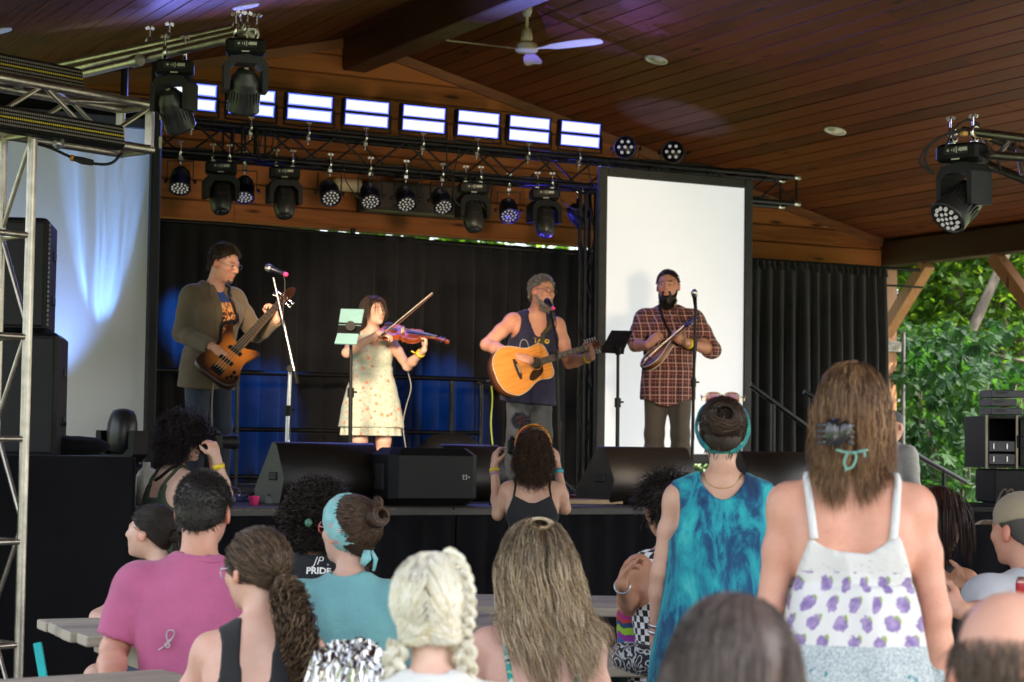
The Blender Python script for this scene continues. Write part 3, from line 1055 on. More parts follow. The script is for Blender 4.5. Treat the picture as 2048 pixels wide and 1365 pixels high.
def moving_head(loc, label, pan=0.0, headpan=0.0, tilt=80, big=False, size=1.0, group='moving head lamps', standing=False):
 T = empty('moving_head', loc, label=label, cat='stage light', group=group, rot=(0, PI if standing else 0, pan))
 k = size
 q = MB()
 bw, bh, bd = 0.27 * k, 0.105 * k, 0.19 * k
 zb = -0.115 * k
 q.box((0, 0, zb), (bw, bd, bh), bev=.018 * k)
 q.build('base', black_plastic, T)
 q = MB()
 q.box((0.0, -bd / 2 - .001, zb + .012 * k), (bw * .55, 0.004, bh * .42))
 q.build('display', grey_plastic, T)
 q = MB()
 q.cyl((-bw * .17, -bd / 2 - .003, zb + .012 * k), (-bw * .17, -bd / 2 - .006, zb + .012 * k), .008 * k, n=10)
 for j in range(5):
  q.box((-bw * .08 + j * .014 * k, -bd / 2 - .004, zb + .012 * k), (.006 * k, .003, (.010 + .012 * ((j * 7) % 3)) * k))
 q.box((bw * .18, -bd / 2 - .004, zb + .014 * k), (.05 * k, .003, .02 * k))
 q.box((0, -bd / 2 - .004, zb - bh * .38), (.05 * k, .003, .008 * k))
 q.build('display_marks', tape_white, T)
 for sx in (-.07, .07):
  q = MB()
  clamp_mesh(q, (sx * k, 0, 0))
  q.build('clamp', clamp_mat, T)
 Y = empty('yoke_pivot') if False else None
 yk = MB()
 zt = zb - bh / 2 - .012 * k
 wo, wi, dep = 0.148 * k, 0.108 * k, 0.075 * k
 hy = 0.235 * k if big else 0.20 * k
 outline = [(-wo * .70, 0), (-wo, -.05 * k), (-wo, -hy), (-wi - .002, -hy), (-wi, -.085 * k), (-wi * .62, -.048 * k), (wi * .62, -.048 * k), (wi, -.085 * k), (wi + .002, -hy), (wo, -hy), (wo, -.05 * k), (wo * .70, 0)]
 Rz = rotm(0, 0, headpan)
 yk.prism(outline, -dep, dep, o=(0, 0, zt), ax=Rz @ np.array([1, 0, 0]), ay=(0, 0, 1), az=Rz @ np.array([0, 1, 0]))
 yk.cyl((0, 0, zt - .005), (0, 0, zt + .014 * k), .07 * k, n=16)
 yk.build('yoke', grey_plastic if big else black_plastic, T)
 c = np.array([0, 0, zt - hy + .035 * k])
 a = math.radians(tilt)
 ax = Rz @ np.array([0, -math.cos(a), -math.sin(a)])
 hd = MB()
 if big:
  R = 0.098 * k
  hd.lathe([(0, -.135 * k), (R * .35, -.134 * k), (R * .37, -.125 * k), (R * .62, -.120 * k), (R * .64, -.110 * k), (R * .95, -.07 * k), (R * 1.03, -.03 * k), (R * 1.03, .05 * k), (R * 1.10, .09 * k), (R * 1.14, .15 * k), (R * 1.14, .165 * k), (R * 1.0, .165 * k), (R * .98, .15 * k), (0, .15 * k)], c, ax, 28)
  for j in range(26):
   x, y, z = frame_of(ax)
   t = j * 2 * PI / 26
   rad = x * math.cos(t) + y * math.sin(t)
   tn = np.cross(ax, rad)
   hd.box(c + rad * R * 1.06 + ax * .055 * k, (.008 * k, .012 * k, .085 * k), rot=np.stack([tn, rad, ax], axis=1))
  hd.build('head', head_shell, T)
  MB().lathe([(0, -.139 * k), (.016 * k, -.139 * k), (.016 * k, -.134 * k)], c, ax, 14).build('badge', tape_white, T)
  lz, lr = .152 * k, R * .98
 else:
  x, y, z = frame_of(ax)
  n = 24
  prof = [(0.0, -.12), (.045, -.118), (.075, -.10), (.092, -.05), (.098, .02), (.094, .08), (.080, .135), (.066, .16), (.058, .165), (.055, .158), (0, .158)]
  hd.lathe([(r * k, h * k) for r, h in prof], c, ax, n)
  hd.build('head', head_shell, T)
  fr = Rz @ np.array([0, -1, 0])
  f2 = fr - ax * np.dot(fr, ax)
  f2 /= np.linalg.norm(f2) + 1e-9
  x2 = np.cross(f2, ax)
  q = MB()
  q.box(c + f2 * .094 * k - ax * .02 * k, (.105 * k, .012 * k, .09 * k), rot=np.stack([x2, f2, ax], axis=1), bev=.004)
  q.build('vent_panel', grey_plastic, T)
  q = MB()
  for j in range(6):
   q.box(c + f2 * .1015 * k - ax * (.052 - j * .0125) * k, (.085 * k, .004 * k, .005 * k), rot=np.stack([x2, f2, ax], axis=1))
  q.build('vent_slots', black_plastic, T)
  lz, lr = .159 * k, .055 * k
 q = MB()
 q.lathe([(lr, lz), (lr * .7, lz + .012 * k), (0, lz + .018 * k)], c, ax, 22)
 q.build('lens', lens_glass if not big else glass_dark, T)
 if big:
  q = MB()
  x, y, z = frame_of(ax)
  for (rad, n) in ((0, 1), (.035, 6), (.07, 12)):
   for j in range(n):
    t = j * 2 * PI / n
    q.lathe([(.014 * k, lz + .004), (.01 * k, lz + .018), (0, lz + .022)], c + (x * math.cos(t) + y * math.sin(t)) * rad * k, ax, 8)
  q.build('led_cells', led_cell, T)
 return T
for px, lab, hp in ((443, 'hung from the black truss, first from left', .25), (570, 'hung from the black truss, second from left', .25), (947, 'hung from the black truss, third from left', .3), (1090, 'hung from the black truss next to the bright screen', .3)):
 p = onY(px, 300, TY0)
 moving_head((p[0], TY0, TZ0), 'black moving head lamp ' + lab, -0.35, hp, 72, size=0.93, group='moving head lamps under the black truss')
a, b = onY(738, 358, 17.3), onY(960, 440, 17.3)
T = empty('wall_speaker_box', ((a[0] + b[0]) / 2, 17.4, (a[2] + b[2]) / 2), label='long dark box fixed to the wall boards behind the hanging lamps', cat='box')
zc0, zc1 = onY(800, 367, 17.25)[2], onY(800, 425, 17.25)[2]
q = MB()
q.box((0, 0.0, 0), (b[0] - a[0], 0.36, abs(zc1 - zc0)), bev=.012)
q.build('cabinet', plain('dark_brown_paint', (0.045, 0.030, 0.024), 0.6), T)
q = MB()
q.box((0, -.184, 0), (b[0] - a[0] - .05, 0.012, abs(zc1 - zc0) - .05), bev=.004)
q.build('front_panel', plain('dark_brown_panel', (0.060, 0.042, 0.034), 0.7), T)
p = onY(700, 371, 17.35)
T = empty('tube_light', p, label='pale frosted tube light on the wall behind the par cans', cat='lamp')
q = MB()
q.cyl((-.13, 0, 0), (.10, 0, 0), 0.062, n=20)
q.sphere((-.13, 0, 0), (.05, .062, .062))
q.build('frosted_cover', plain('frosted_cover', (0.62, 0.50, 0.34), 0.4), T)
q = MB()
q.cyl((.10, 0, 0), (.19, 0, 0), 0.05, n=16)
q.box((0.0, .13, 0), (.12, .16, .06))
q.build('bracket', grey_plastic, T)
cab = MB()
rng = random.Random(3)
for k in range(15):
 x = rng.uniform(4.4, 9.3)
 zz = rng.choice([TZ0, TZ0, TZ1])
 w = rng.uniform(.12, .35)
 cab.tube(bez([(x, TY0 - .03, zz), (x + w * .1, TY0 - .05, zz - .14 - rng.random() * .12), (x + w * .6, TY0 - .05, zz - .16 - rng.random() * .14), (x + w, TY0 - .02, zz - .01)], 6), 0.0055, 5)
for z, y in ((TZ1 + .03, TY0 + .03), (TZ0 + .03, TY0 + .04), (TZ0 + .035, TY1 - .03)):
 pts = [(x, y + rng.uniform(-.012, .012), z + rng.uniform(-.012, .014)) for x in np.linspace(3.4, 10.6, 30)]
 cab.tube(bez(pts, 3), 0.012, 6)
tag(cab.build('truss_cables', dark_rubber), 'black cables looped along the black lighting truss', 'cable')
HD = np.array([0.919, 0.395, 0.0]); HD /= np.linalg.norm(HD)
AD = np.array([0.26, -0.96, 0.0]); AD /= np.linalg.norm(AD)
ND = np.array([HD[1], -HD[0], 0.0])       # towards the camera side
pe = atD(305, 256, 10.6)                  # front end, mid height
hcen = pe - ND * 0.12
tr = box_truss('silver_truss', hcen - HD * 2.9, hcen, 0.24, 0.24, 0.025, alu, 'thick silver truss beam with two LED bars at upper left', step=0.36, rb=0.0125, faces=(0, 1, 2, 3), ends=False)
OT = hcen - HD * 2.9
for s in (-1, 1):
 q = MB()
 q.box(hcen + ND * .12 * s - HD * .02, (0.02, 0.06, 0.23), rot=np.stack([HD, ND, [0, 0, 1.0]], axis=1), bev=.004)
 sub(q.build('end_plate', alu, tr, origin=OT))
for z in (-.12, .12):
 q = MB()
 q.box(hcen + np.array([0, 0, z]) - HD * .02, (0.02, 0.20, 0.05), rot=np.stack([HD, ND, [0, 0, 1.0]], axis=1), bev=.004)
 sub(q.build('end_plate', alu, tr, origin=OT))
tx = atD(49, 892, 9.95)
tower_c = np.array([tx[0], tx[1], 0]) - HD * 0.12 - ND * 0.12
ztop = atD(60, 268, 9.95)[2]
tw = box_truss('truss_tower', tower_c + np.array([0, 0, .02]), tower_c + np.array([0, 0, ztop]), 0.24, 0.24, 0.0255, alu,
    'upright silver ladder-like truss tower at the left picture edge', up=ND, step=0.51, rb=0.0125, faces=(0, 1, 3))
OT = tower_c + np.array([0, 0, .02])
for z in np.arange(0.4, ztop, 0.51):
 for s1, s2 in (((1, 1), (-1, 1)), ((1, 1), (1, -1)), ((-1, -1), (1, -1))):
  a = tower_c + HD * .12 * s1[0] + ND * .12 * s1[1] + np.array([0, 0, z])
  b = tower_c + HD * .12 * s2[0] + ND * .12 * s2[1] + np.array([0, 0, z])
  sub(MB().cyl(a, b, 0.016, n=8).build('rung', alu, tw, origin=OT))
q = MB()
q.box(tower_c + np.array([0, 0, ztop + .012]), (0.31, 0.31, 0.024), rot=np.stack([HD, ND, [0, 0, 1.0]], axis=1), bev=.005)
sub(q.build('top_plate', alu, tw, origin=OT))
q = MB()
q.box(tower_c + np.array([0, 0, .012]), (0.7, 0.7, 0.02), rot=np.stack([HD, ND, [0, 0, 1.0]], axis=1), bev=.005)
sub(q.build('base_plate', alu, tw, origin=OT))
def led_bar_mat():
 m, nt, b = _new('led_bar_face')
 v = coord(nt)
 sx = N(nt, 'ShaderNodeSeparateXYZ')
 nt.links.new(v, sx.inputs[0])
 def tri(src, per, width):
  a = N(nt, 'ShaderNodeMath', operation='PINGPONG')
  a.inputs[1].default_value = per / 2
  nt.links.new(src, a.inputs[0])
  g = N(nt, 'ShaderNodeMath', operation='LESS_THAN')
  g.inputs[1].default_value = width / 2
  nt.links.new(a.outputs[0], g.inputs[0])
  return g.outputs[0]
 cx = tri(sx.outputs['X'], 0.0125, 0.0085)
 cz = tri(sx.outputs['Z'], 0.019, 0.0105)
 mu = N(nt, 'ShaderNodeMath', operation='MULTIPLY')
 nt.links.new(cx, mu.inputs[0])
 nt.links.new(cz, mu.inputs[1])
 ab = N(nt, 'ShaderNodeMath', operation='ABSOLUTE')
 nt.links.new(sx.outputs['Z'], ab.inputs[0])
 mid = N(nt, 'ShaderNodeMath', operation='LESS_THAN')
 mid.inputs[1].default_value = 0.0095
 nt.links.new(ab.outputs[0], mid.inputs[0])
 mx = N(nt, 'ShaderNodeMix', data_type='RGBA')
 nt.links.new(mid.outputs[0], mx.inputs[0])
 mx.inputs[6].default_value = (0.22, 0.20, 0.19, 1)
 mx.inputs[7].default_value = (0.62, 0.52, 0.06, 1)
 m2 = N(nt, 'ShaderNodeMix', data_type='RGBA')
 nt.links.new(mu.outputs[0], m2.inputs[0])
 m2.inputs[6].default_value = (0.012, 0.012, 0.012, 1)
 nt.links.new(mx.outputs[2], m2.inputs[7])
 nt.links.new(m2.outputs[2], b.inputs['Base Color'])
 b.inputs['Roughness'].default_value = 0.25
 b.inputs['Coat Weight'].default_value = 0.6
 b.inputs['Coat Roughness'].default_value = 0.06
 return m
bar_face = led_bar_mat()
zr = rotm(0, 0, math.atan2(HD[1], HD[0]))
for px, py, d, lab in ((167, 160, 10.42, 'upper black LED strobe bar with a yellow diode row and a white reflection'), (249, 274, 10.30, 'lower black LED strobe bar with a yellow diode row, above the hanging cable')):
 e = atD(px, py, d)
 L = 1.0
 c = e - HD * L / 2
 T = empty('led_bar', c, label=lab, cat='stage light', group='LED strobe bars on the silver truss', rot=(-0.22, 0, math.atan2(HD[1], HD[0])))
 T.rotation_mode = 'ZYX' if False else 'XYZ'
 T.rotation_euler = (Matrix.Rotation(math.atan2(HD[1], HD[0]), 3, 'Z') @ Matrix.Rotation(-0.18, 3, 'X')).to_euler()
 MB().box((0, .03, 0), (L, .06, .125), bev=.008).build('housing', black_metal, T)
 MB().box((0, -.002, 0), (L - .012, .006, .102)).build('diode_panel', bar_face, T)
 q = MB()
 for sx in (-.3, .12):
  q.box((sx, .06, -.07), (.03, .05, .05), bev=.005)
  q.cyl((sx - .04, .05, -.075), (sx - .012, .05, -.075), .018, n=10)
 q.build('bracket', steel, T)
q = MB()
c0, c1 = atD(72, 282, 10.3), atD(242, 322, 10.3)
P = bez([atD(60, 285, 10.3), atD(100, 296, 10.3), atD(150, 318, 10.3), atD(190, 328, 10.3), atD(222, 327, 10.3), atD(243, 308, 10.5)], 8)
q.tube(P, 0.008, 7)
T = q.build('power_cable', dark_rubber, None, origin=P[0])
tag(T, 'black cable with an orange-tipped connector sagging under the silver truss', 'cable')
q = MB()
q.tube([atD(147, 317, 10.29), atD(165, 322, 10.29), atD(186, 326, 10.29)], [0.014, 0.020, 0.016], 10)
sub(q.build('connector', dark_rubber, T, origin=P[0]))
q = MB()
q.tube([atD(142, 315.5, 10.29), atD(148, 317.5, 10.29)], 0.0175, 10)
sub(q.build('connector_ring', plain('orange_ring', (0.75, 0.30, 0.03), 0.5), T, origin=P[0]))
aE = atD(499, 68, 10.0)
arm = empty('lighting_boom', aE, label='three silver tubes clamped into a boom rising to the right, holding two moving heads', cat='truss')
for (x0, y0), (x1, y1), d0, d1 in (((96, 135), (470, 55), 11.35, 10.15), ((110, 146), (490, 60), 11.25, 10.05), ((140, 153), (503, 68), 11.0, 9.95)):
 sub(MB().cyl(atD(x0, y0, d0), atD(x1, y1, d1), 0.0245, n=14).build('tube', alu, arm, origin=aE))
q = MB()
p0, p1 = atD(266, 124, 10.50), atD(280, 120, 10.46)
q.cyl(p0, p1, 0.034, n=14)
sub(q.build('coupler', steel, arm, origin=aE))
for px, py, d in ((297, 78, 10.7), (336, 70, 10.6), (478, 48, 10.1), (492, 50, 10.02)):
 q = MB()
 clamp_mesh(q, atD(px, py + 10, d), 0.026)
 sub(q.build('clamp', chrome, arm, origin=aE))
q = MB()
t = np.linspace(0, 2 * PI, 13)
c = atD(505, 70, 9.94)
q.tube(np.stack([c + R0 * .03 * math.cos(k) + np.array([0, 0, .03 * math.sin(k)]) for k in t]), .006, 6, caps=False)
sub(q.build('safety_ring', white_plastic, arm, origin=aE))
pan_c = -math.atan2(aE[0], aE[1])
h = moving_head(atD(492, 63, 9.98), 'large moving head lamp at the tip of the silver tubes, rounded yoke', pan_c, PI + 0.12, 58, big=True, size=0.75, group='large moving heads on the silver tubes')
h = moving_head(atD(350, 106, 10.35), 'large moving head lamp partly behind the black pole', pan_c, PI - 0.5, 52, big=True, size=0.75, group='large moving heads on the silver tubes')
for px, y0p, y1p, Y, wd, lab in ((312, 88, 310, 14.35, .07, 'black pole with two white tape marks beside the silver truss end'), (247, 100, 300, 14.75, .05, 'thin black pole behind the end of the silver truss')):
 p = onY(px, 250, Y)
 zt = onY(px, y0p, Y)[2]
 T = empty('black_pole', (p[0], Y, DECK), label=lab, cat='pole')
 MB().box((0, 0, (zt - DECK) / 2), (wd, wd, zt - DECK), bev=.01).build('shaft', black_metal, T)
 q = MB()
 q.box((0, 0, .02), (.3, .3, .03), bev=.01)
 q.build('foot_plate', black_metal, T)
 if px == 312:
  q = MB()
  for yy in (229, 286):
   z = onY(px, yy, Y)[2] - DECK
   q.box((wd * .36, -wd / 2 - .003, z), (.022, .006, .085))
  q.build('tape_mark', plain('cream_tape', (0.75, 0.68, 0.55), 0.6), T)
 else:
  q = MB()
  q.box((0.2, 0, zt - DECK - .3), (.5, .02, .5), bev=.004)
q = MB()
q.grid(pleats(2.4, 4.66, 3.84, 4.02, 14.62, .008, .3, seed=91, rows=5))
tag(q.build('border_cloth', skirt_mat), 'black cloth strip above the pale left screen', 'drape')
rE = atD(1968, 262, 9.6)
lines = [((1925, 262), (2080, 281), 9.6, 9.3), ((1950, 262), (2080, 318), 9.75, 9.5), ((1945, 308), (2080, 318), 9.6, 9.35), ((1955, 322), (2080, 372), 9.8, 9.5)]
rt = empty('lighting_boom', rE, label='silver truss arm entering from the right picture edge', cat='truss')
for (a, b, d0, d1) in lines:
 sub(MB().cyl(atD(*a, d0), atD(*b, d1), 0.022, n=12).build('chord', plain('dull_aluminium_tube', (0.22, 0.20, 0.17), 0.42, 1.0, 0.2), rt, origin=rE))
for (a, b) in (((1960, 262), (1985, 312)), ((1990, 315), (2030, 272)), ((2030, 275), (2044, 350))):
 sub(MB().cyl(atD(*a, 9.6), atD(*b, 9.5), 0.011, n=8).build('brace', alu, rt, origin=rE))
tl = box_truss('truss_upright', atD(2130, 1150, 9.4), atD(2130, 330, 9.4), 0.2, 0.2, 0.02, truss_black, 'black truss upright at the right picture edge', up=(0, 1, 0), step=0.28, rb=0.009)
hp = atD(1928, 268, 9.6)
moving_head(hp, 'black moving head lamp with a glowing lens under the right arm', -math.atan2(hp[0], hp[1]) - .5, -.35, 42, big=True, size=0.86, group='')
q = MB()
for (pts, r) in (([(1925, 262), (1880, 275), (1850, 300), (1840, 325), (1862, 345)], .006), ([(1935, 258), (1895, 268), (1862, 290), (1850, 320), (1868, 350)], .006), ([(1960, 250), (1935, 240), (1905, 262), (1890, 300)], .006), ([(1985, 300), (2000, 335), (1990, 345), (1955, 330)], .005)):
 q.tube(bez([atD(a, b, 9.55) for a, b in pts], 6), r, 6)
tag(q.build('arm_cables', dark_rubber), 'black cables looping beside the right moving head lamp', 'cable')
q = MB()
for (px, py) in ((1928, 268), (1950, 272), (1975, 276)):
 q.box(atD(px, py, 9.55), (.035, .03, .022), bev=.004)
tag(q.build('cable_tags', plain('orange_tag', (0.75, 0.42, 0.12), 0.5)), 'small orange cable tags on top of the right arm', 'tag')
grille = plain('speaker_grille', (0.013, 0.013, 0.014), 0.55, 0.3, 0.3, 160, 0.5, 420)
def pa_box(px, y0p, y1p, d, depth, lab, w=0.75, slots=False):
 R = rotm(0, 0, -math.radians(20))
 a, b = atD(px, y0p, d), atD(px, y1p, d)
 h = a[2] - b[2]
 c = np.array([a[0], a[1], b[2]]) - R @ np.array([w / 2, -depth / 2, 0])
 T = empty('loudspeaker', c, label=lab, cat='loudspeaker', rot=(0, 0, -math.radians(20)))
 MB().box((0, 0, h / 2), (w, depth, h), bev=.02).build('cabinet', black_plastic, T)
 MB().box((0, -depth / 2 - .006, h / 2), (w - .05, .018, h - .06), bev=.006).build('grille', grille, T)
 for z in (h * .3, h * .7):
  MB().box((w / 2 + .003, .08, z), (.012, .14, .05), bev=.004).build('handle', dark_rubber, T)
 if slots:
  q = MB()
  for z in np.arange(.04, h - .03, .026):
   for j in range(2):
    q.box((w / 2 + .002, -depth / 2 + .016 + j * .018, z), (.008, .010, .014))
  q.build('edge_vents', plain('pale_vent', (0.22, 0.22, 0.2), 0.5), T)
 else:
  MB().cyl((w / 2, -.05, h * .28), (w / 2 + .03, -.05, h * .28), .012, n=10).build('knob', dark_rubber, T)
 return T
pa_box(118, 666, 918, 10.75, 0.62, 'black subwoofer standing on the draped platform at the left', w=1.0)
pa_box(99, 436, 664, 10.85, 0.50, 'black main loudspeaker on top of the subwoofer', w=0.9, slots=True)
# ================================================================ light of the stage lamps in view, plus added spots without a lamp
def spot(name, loc, target, energy, color, size=40, blend=.4, radius=.05, gobo=None):
 l = bpy.data.lights.new(name, 'SPOT')
 l.energy = energy
 l.color = color
 l.spot_size = math.radians(size)
 l.spot_blend = blend
 l.shadow_soft_size = radius
 o = bpy.data.objects.new(name, l)
 COL.objects.link(o)
 o.location = [float(k) for k in loc]
 d = Vector([float(a - b) for a, b in zip(loc, target)])
 o.rotation_euler = d.to_track_quat('Z', 'Y').to_euler()
 if gobo:
  l.use_nodes = True
  nt = l.node_tree
  em = nt.nodes['Emission']
  tc = N(nt, 'ShaderNodeTexCoord')
  mp = N(nt, 'ShaderNodeMapping')
  mp.inputs['Scale'].default_value = gobo[0]
  nt.links.new(tc.outputs['Normal'], mp.inputs[0])
  n = noise(nt, mp.outputs[0], gobo[1], 4, .6, gobo[2])
  c = ramp(nt, n, [(gobo[3], (.08, .08, .08)), (gobo[4], (1.6, 1.6, 1.6))])
  bw = N(nt, 'ShaderNodeRGBToBW')
  nt.links.new(c, bw.inputs[0])
  nt.links.new(bw.outputs[0], em.inputs['Strength'])
 return o
WARM = (1.0, 0.74, 0.50)
spot('front_wash', aE - np.array([0, 0, .55]), (5.9, 13.5, 2.2), 400, WARM, 27, .6, .22)
spot('front_wash', hp + np.array([-.2, .1, -.55]), (7.4, 13.6, 2.3), 150, WARM, 40, .6, .22)
fl = onY(222, 872, 14.2)
spot('floor_beam', fl, (onY(200, 560, 14.5)[0], 14.5, 3.30), 70, (0.16, 0.40, 1.0), 21, .45, .012, gobo=((11, 3.5, 1), 1.8, 1.0, .30, .72))
spot('floor_beam', fl - np.array([.35, .1, 0]), (onY(90, 560, 14.5)[0], 14.5, 3.2), 22, (0.20, 0.38, 1.0), 62, .9, .05)  # added wide spot tinting the pale screen blue; no lamp stands here
for (px, py), tp, e, sz in (((490, 318), (372, 640), 240, 20), ((660, 330), (520, 830), 210, 24), ((884, 345), (900, 800), 210, 20), ((741, 330), (800, 830), 60, 18)):
 p = onY(px, py, TY1 + .1)
 spot('blue_wash', (p[0], TY1 + .12, TZ0 - .3), onY(tp[0], tp[1], CUR_Y), e, (0.01, 0.20, 1.0), sz, .8, .04)
rp, _ = on_roof(1200, 45)
spot('added_ceiling_spot', (8.1, 15.9, 1.25), rp, 240, (0.12, 0.08, 1.0), 26, .8, .03)  # added upward spots for the blue ceiling patches; no lamps stand there
rp, _ = on_roof(1350, 235)
spot('added_ceiling_spot', (9.3, 15.6, 1.25), rp, 230, (0.08, 0.22, 1.0), 20, .7, .02)
rp, _ = on_roof(560, 25)
spot('added_ceiling_spot', (5.6, 15.9, 1.25), rp, 26, (0.12, 0.10, 1.0), 24, .6, .03)
# ================================================================ people: bodies and clothes are smooth unions of tapered limbs, meshed as one surface
f32 = np.float32
class Sdf:
 def __init__(s):
  s.p = []
 def add(s, f, lo, hi, k=0.02, op='u'):
  s.p.append((f, np.asarray(lo, float), np.asarray(hi, float), k, op))
  return s
 def cap(s, a, b, ra, rb=None, k=0.02, sq=None, op='u'):
  a, b = np.asarray(a, float), np.asarray(b, float)
  rb = ra if rb is None else rb
  ba = b - a
  L2 = float(ba @ ba) + 1e-9
  rm = max(ra, rb)
  if sq is None:
   def f(P):
    t = np.clip(((P - a) @ ba) / L2, 0, 1)
    d = P - a - t[..., None] * ba
    return np.sqrt((d * d).sum(-1)) - (ra + (rb - ra) * t)
  else:
   ax = np.asarray(sq[0], float)
   ax = ax / np.linalg.norm(ax)
   fac = 1.0 / sq[1]
   def f(P):
    t = np.clip(((P - a) @ ba) / L2, 0, 1)
    d = P - a - t[..., None] * ba
    h = d @ ax
    d2 = (d * d).sum(-1) + h * h * (fac * fac - 1)
    r = ra + (rb - ra) * t
    return (np.sqrt(d2) - r) * (0.5 + 0.5 * sq[1])
  return s.add(f, np.minimum(a, b) - rm, np.maximum(a, b) + rm, k, op)
 def ell(s, c, r, R=None, k=0.02, op='u'):
  c, r = np.asarray(c, float), np.asarray(r, float)
  R = np.eye(3) if R is None else np.asarray(R)
  m = float(r.max())
  def f(P):
   q = ((P - c) @ R) / r
   k0 = np.sqrt((q * q).sum(-1))
   k1 = np.sqrt(((q / r) ** 2).sum(-1)) + 1e-9
   return k0 * (k0 - 1.0) / k1
  return s.add(f, c - m, c + m, k, op)
 def loft(s, o, R, sec, k=0.03, op='u', infl=0.0, pw=2.3):
  o, R = np.asarray(o, float), np.asarray(R, float)
  S = np.array(sec, float)
  z0, z1 = S[0, 0], S[-1, 0]
  def f(P):
   q = (P - o) @ R
   z = np.clip(q[..., 2], z0, z1)
   rx = np.interp(z, S[:, 0], S[:, 1]) + infl
   ry = np.interp(z, S[:, 0], S[:, 2]) + infl
   yo = np.interp(z, S[:, 0], S[:, 3])
   u = np.abs(q[..., 0]) / rx
   v = np.abs(q[..., 1] - yo) / ry
   n = (u ** pw + v ** pw) ** (1 / pw)
   d = (n - 1) * np.minimum(rx, ry) * 0.95
   dz = np.abs(q[..., 2] - z)
   return np.where(dz > 0, np.sqrt(np.maximum(d, 0) ** 2 + dz * dz) + np.minimum(d, 0) * 0, d)
  m = max(S[:, 1].max(), (S[:, 2] + np.abs(S[:, 3])).max()) + infl
  a, b = o + R @ np.array([0, 0, z0]), o + R @ np.array([0, 0, z1])
  return s.add(f, np.minimum(a, b) - m, np.maximum(a, b) + m, k, op)
 def clip(s, f):
  return s.add(f, [-9] * 3, [9] * 3, 0.0, 'i')
 def bounds(s):
  lo = np.min([p[1] for p in s.p if p[4] == 'u'], axis=0)
  hi = np.max([p[2] for p in s.p if p[4] == 'u'], axis=0)
  return lo, hi
 def at(s, P):
  P = np.asarray(P, float)
  D = np.full(P.shape[:-1], 1.0)
  for f, lo, hi, k, op in s.p:
   D = comb(D, f(P), k, op)
  return D
 def grid(s, h):
  lo, hi = s.bounds()
  lo, hi = lo - 3 * h, hi + 3 * h
  n = np.ceil((hi - lo) / h).astype(int) + 1
  ax = [(lo[i] + h * np.arange(n[i])) for i in range(3)]
  D = np.full(tuple(n), 0.2)
  for f, a, b, k, op in s.p:
   m = k + 2.5 * h
   i0 = np.clip(np.floor((a - m - lo) / h).astype(int), 0, n)
   i1 = np.clip(np.ceil((b + m - lo) / h).astype(int) + 1, 0, n)
   if (i1 <= i0).any():
    continue
   sl = tuple(slice(i0[j], i1[j]) for j in range(3))
   P = np.stack(np.meshgrid(*[ax[j][sl[j]] for j in range(3)], indexing='ij'), axis=-1)
   D[sl] = comb(D[sl], f(P), k, op)
  return D, lo
 def mesh(s, h):
  D, lo = s.grid(h)
  V, Q = surface_net(D)
  return V * h + lo, Q
 def normals(s, P, e=0.004):
  G = np.stack([s.at(P + np.eye(3)[i] * e) - s.at(P - np.eye(3)[i] * e) for i in range(3)], axis=-1)
  return G / (np.linalg.norm(G, axis=-1, keepdims=True) + 1e-9)
 def push(s, P, d):
  for _ in range(2):
   x = s.at(P)
   bad = x < d
   if not bad.any():
    break
   nb = s.normals(P[bad])
   dd = d[bad] if isinstance(d, np.ndarray) else d
   P[bad] += nb * (dd - x[bad])[:, None]
  return P
def comb(D, d, k, op):
 if op == 'u':
  if k <= 0:
   return np.minimum(D, d)
  h = np.maximum(k - np.abs(D - d), 0) / k
  return np.minimum(D, d) - h * h * k * 0.25
 if op == 's':
  d = -d
 if k <= 0:
  return np.maximum(D, d)
 h = np.maximum(k - np.abs(D - d), 0) / k
 return np.maximum(D, d) + h * h * k * 0.25
def surface_net(D):
 nx, ny, nz = D.shape
 S = D < 0
 c = [S[i:nx - 1 + i, j:ny - 1 + j, k:nz - 1 + k] for i in (0, 1) for j in (0, 1) for k in (0, 1)]
 tot = sum(x.astype(np.int8) for x in c)
 act = (tot > 0) & (tot < 8)
 idx = np.argwhere(act)
 ids = np.full(act.shape, -1, np.int32)
 ids[act] = np.arange(len(idx), dtype=np.int32)
 acc = np.zeros((len(idx), 3))
 cnt = np.zeros(len(idx))
 corner = np.array([(i, j, k) for i in (0, 1) for j in (0, 1) for k in (0, 1)])
 vals = np.stack([D[idx[:, 0] + o[0], idx[:, 1] + o[1], idx[:, 2] + o[2]] for o in corner], axis=1)
 for a in range(8):
  for ax in range(3):
   if corner[a][ax] == 0:
    b = a + (4, 2, 1)[ax]
    va, vb = vals[:, a], vals[:, b]
    m = (va < 0) != (vb < 0)
    t = va[m] / (va[m] - vb[m])
    acc[m] += corner[a] + t[:, None] * (corner[b] - corner[a])
    cnt[m] += 1
 V = idx + acc / cnt[:, None]
 Q = []
 for ax in range(3):
  o1, o2 = [(1, 2), (2, 0), (0, 1)][ax]
  sl0 = [slice(1, -1)] * 3
  sl0[ax] = slice(0, None)
  A = S[tuple(slice(0, -1) if i == ax else slice(1, -1) for i in range(3))]
  B = S[tuple(slice(1, None) if i == ax else slice(1, -1) for i in range(3))]
  for flip in (0, 1):
   M = (A & ~B) if not flip else (~A & B)
   p = np.argwhere(M)
   if len(p) == 0:
    continue
   for i in range(3):
    if i != ax:
     p[:, i] += 1
   e1, e2 = np.zeros(3, int), np.zeros(3, int)
   e1[o1], e2[o2] = 1, 1
   q = [p - e1 - e2, p - e2, p, p - e1]
   if flip:
    q = q[::-1]
   Q.append(np.stack([ids[x[:, 0], x[:, 1], x[:, 2]] for x in q], axis=1))
 return V, np.vstack(Q)
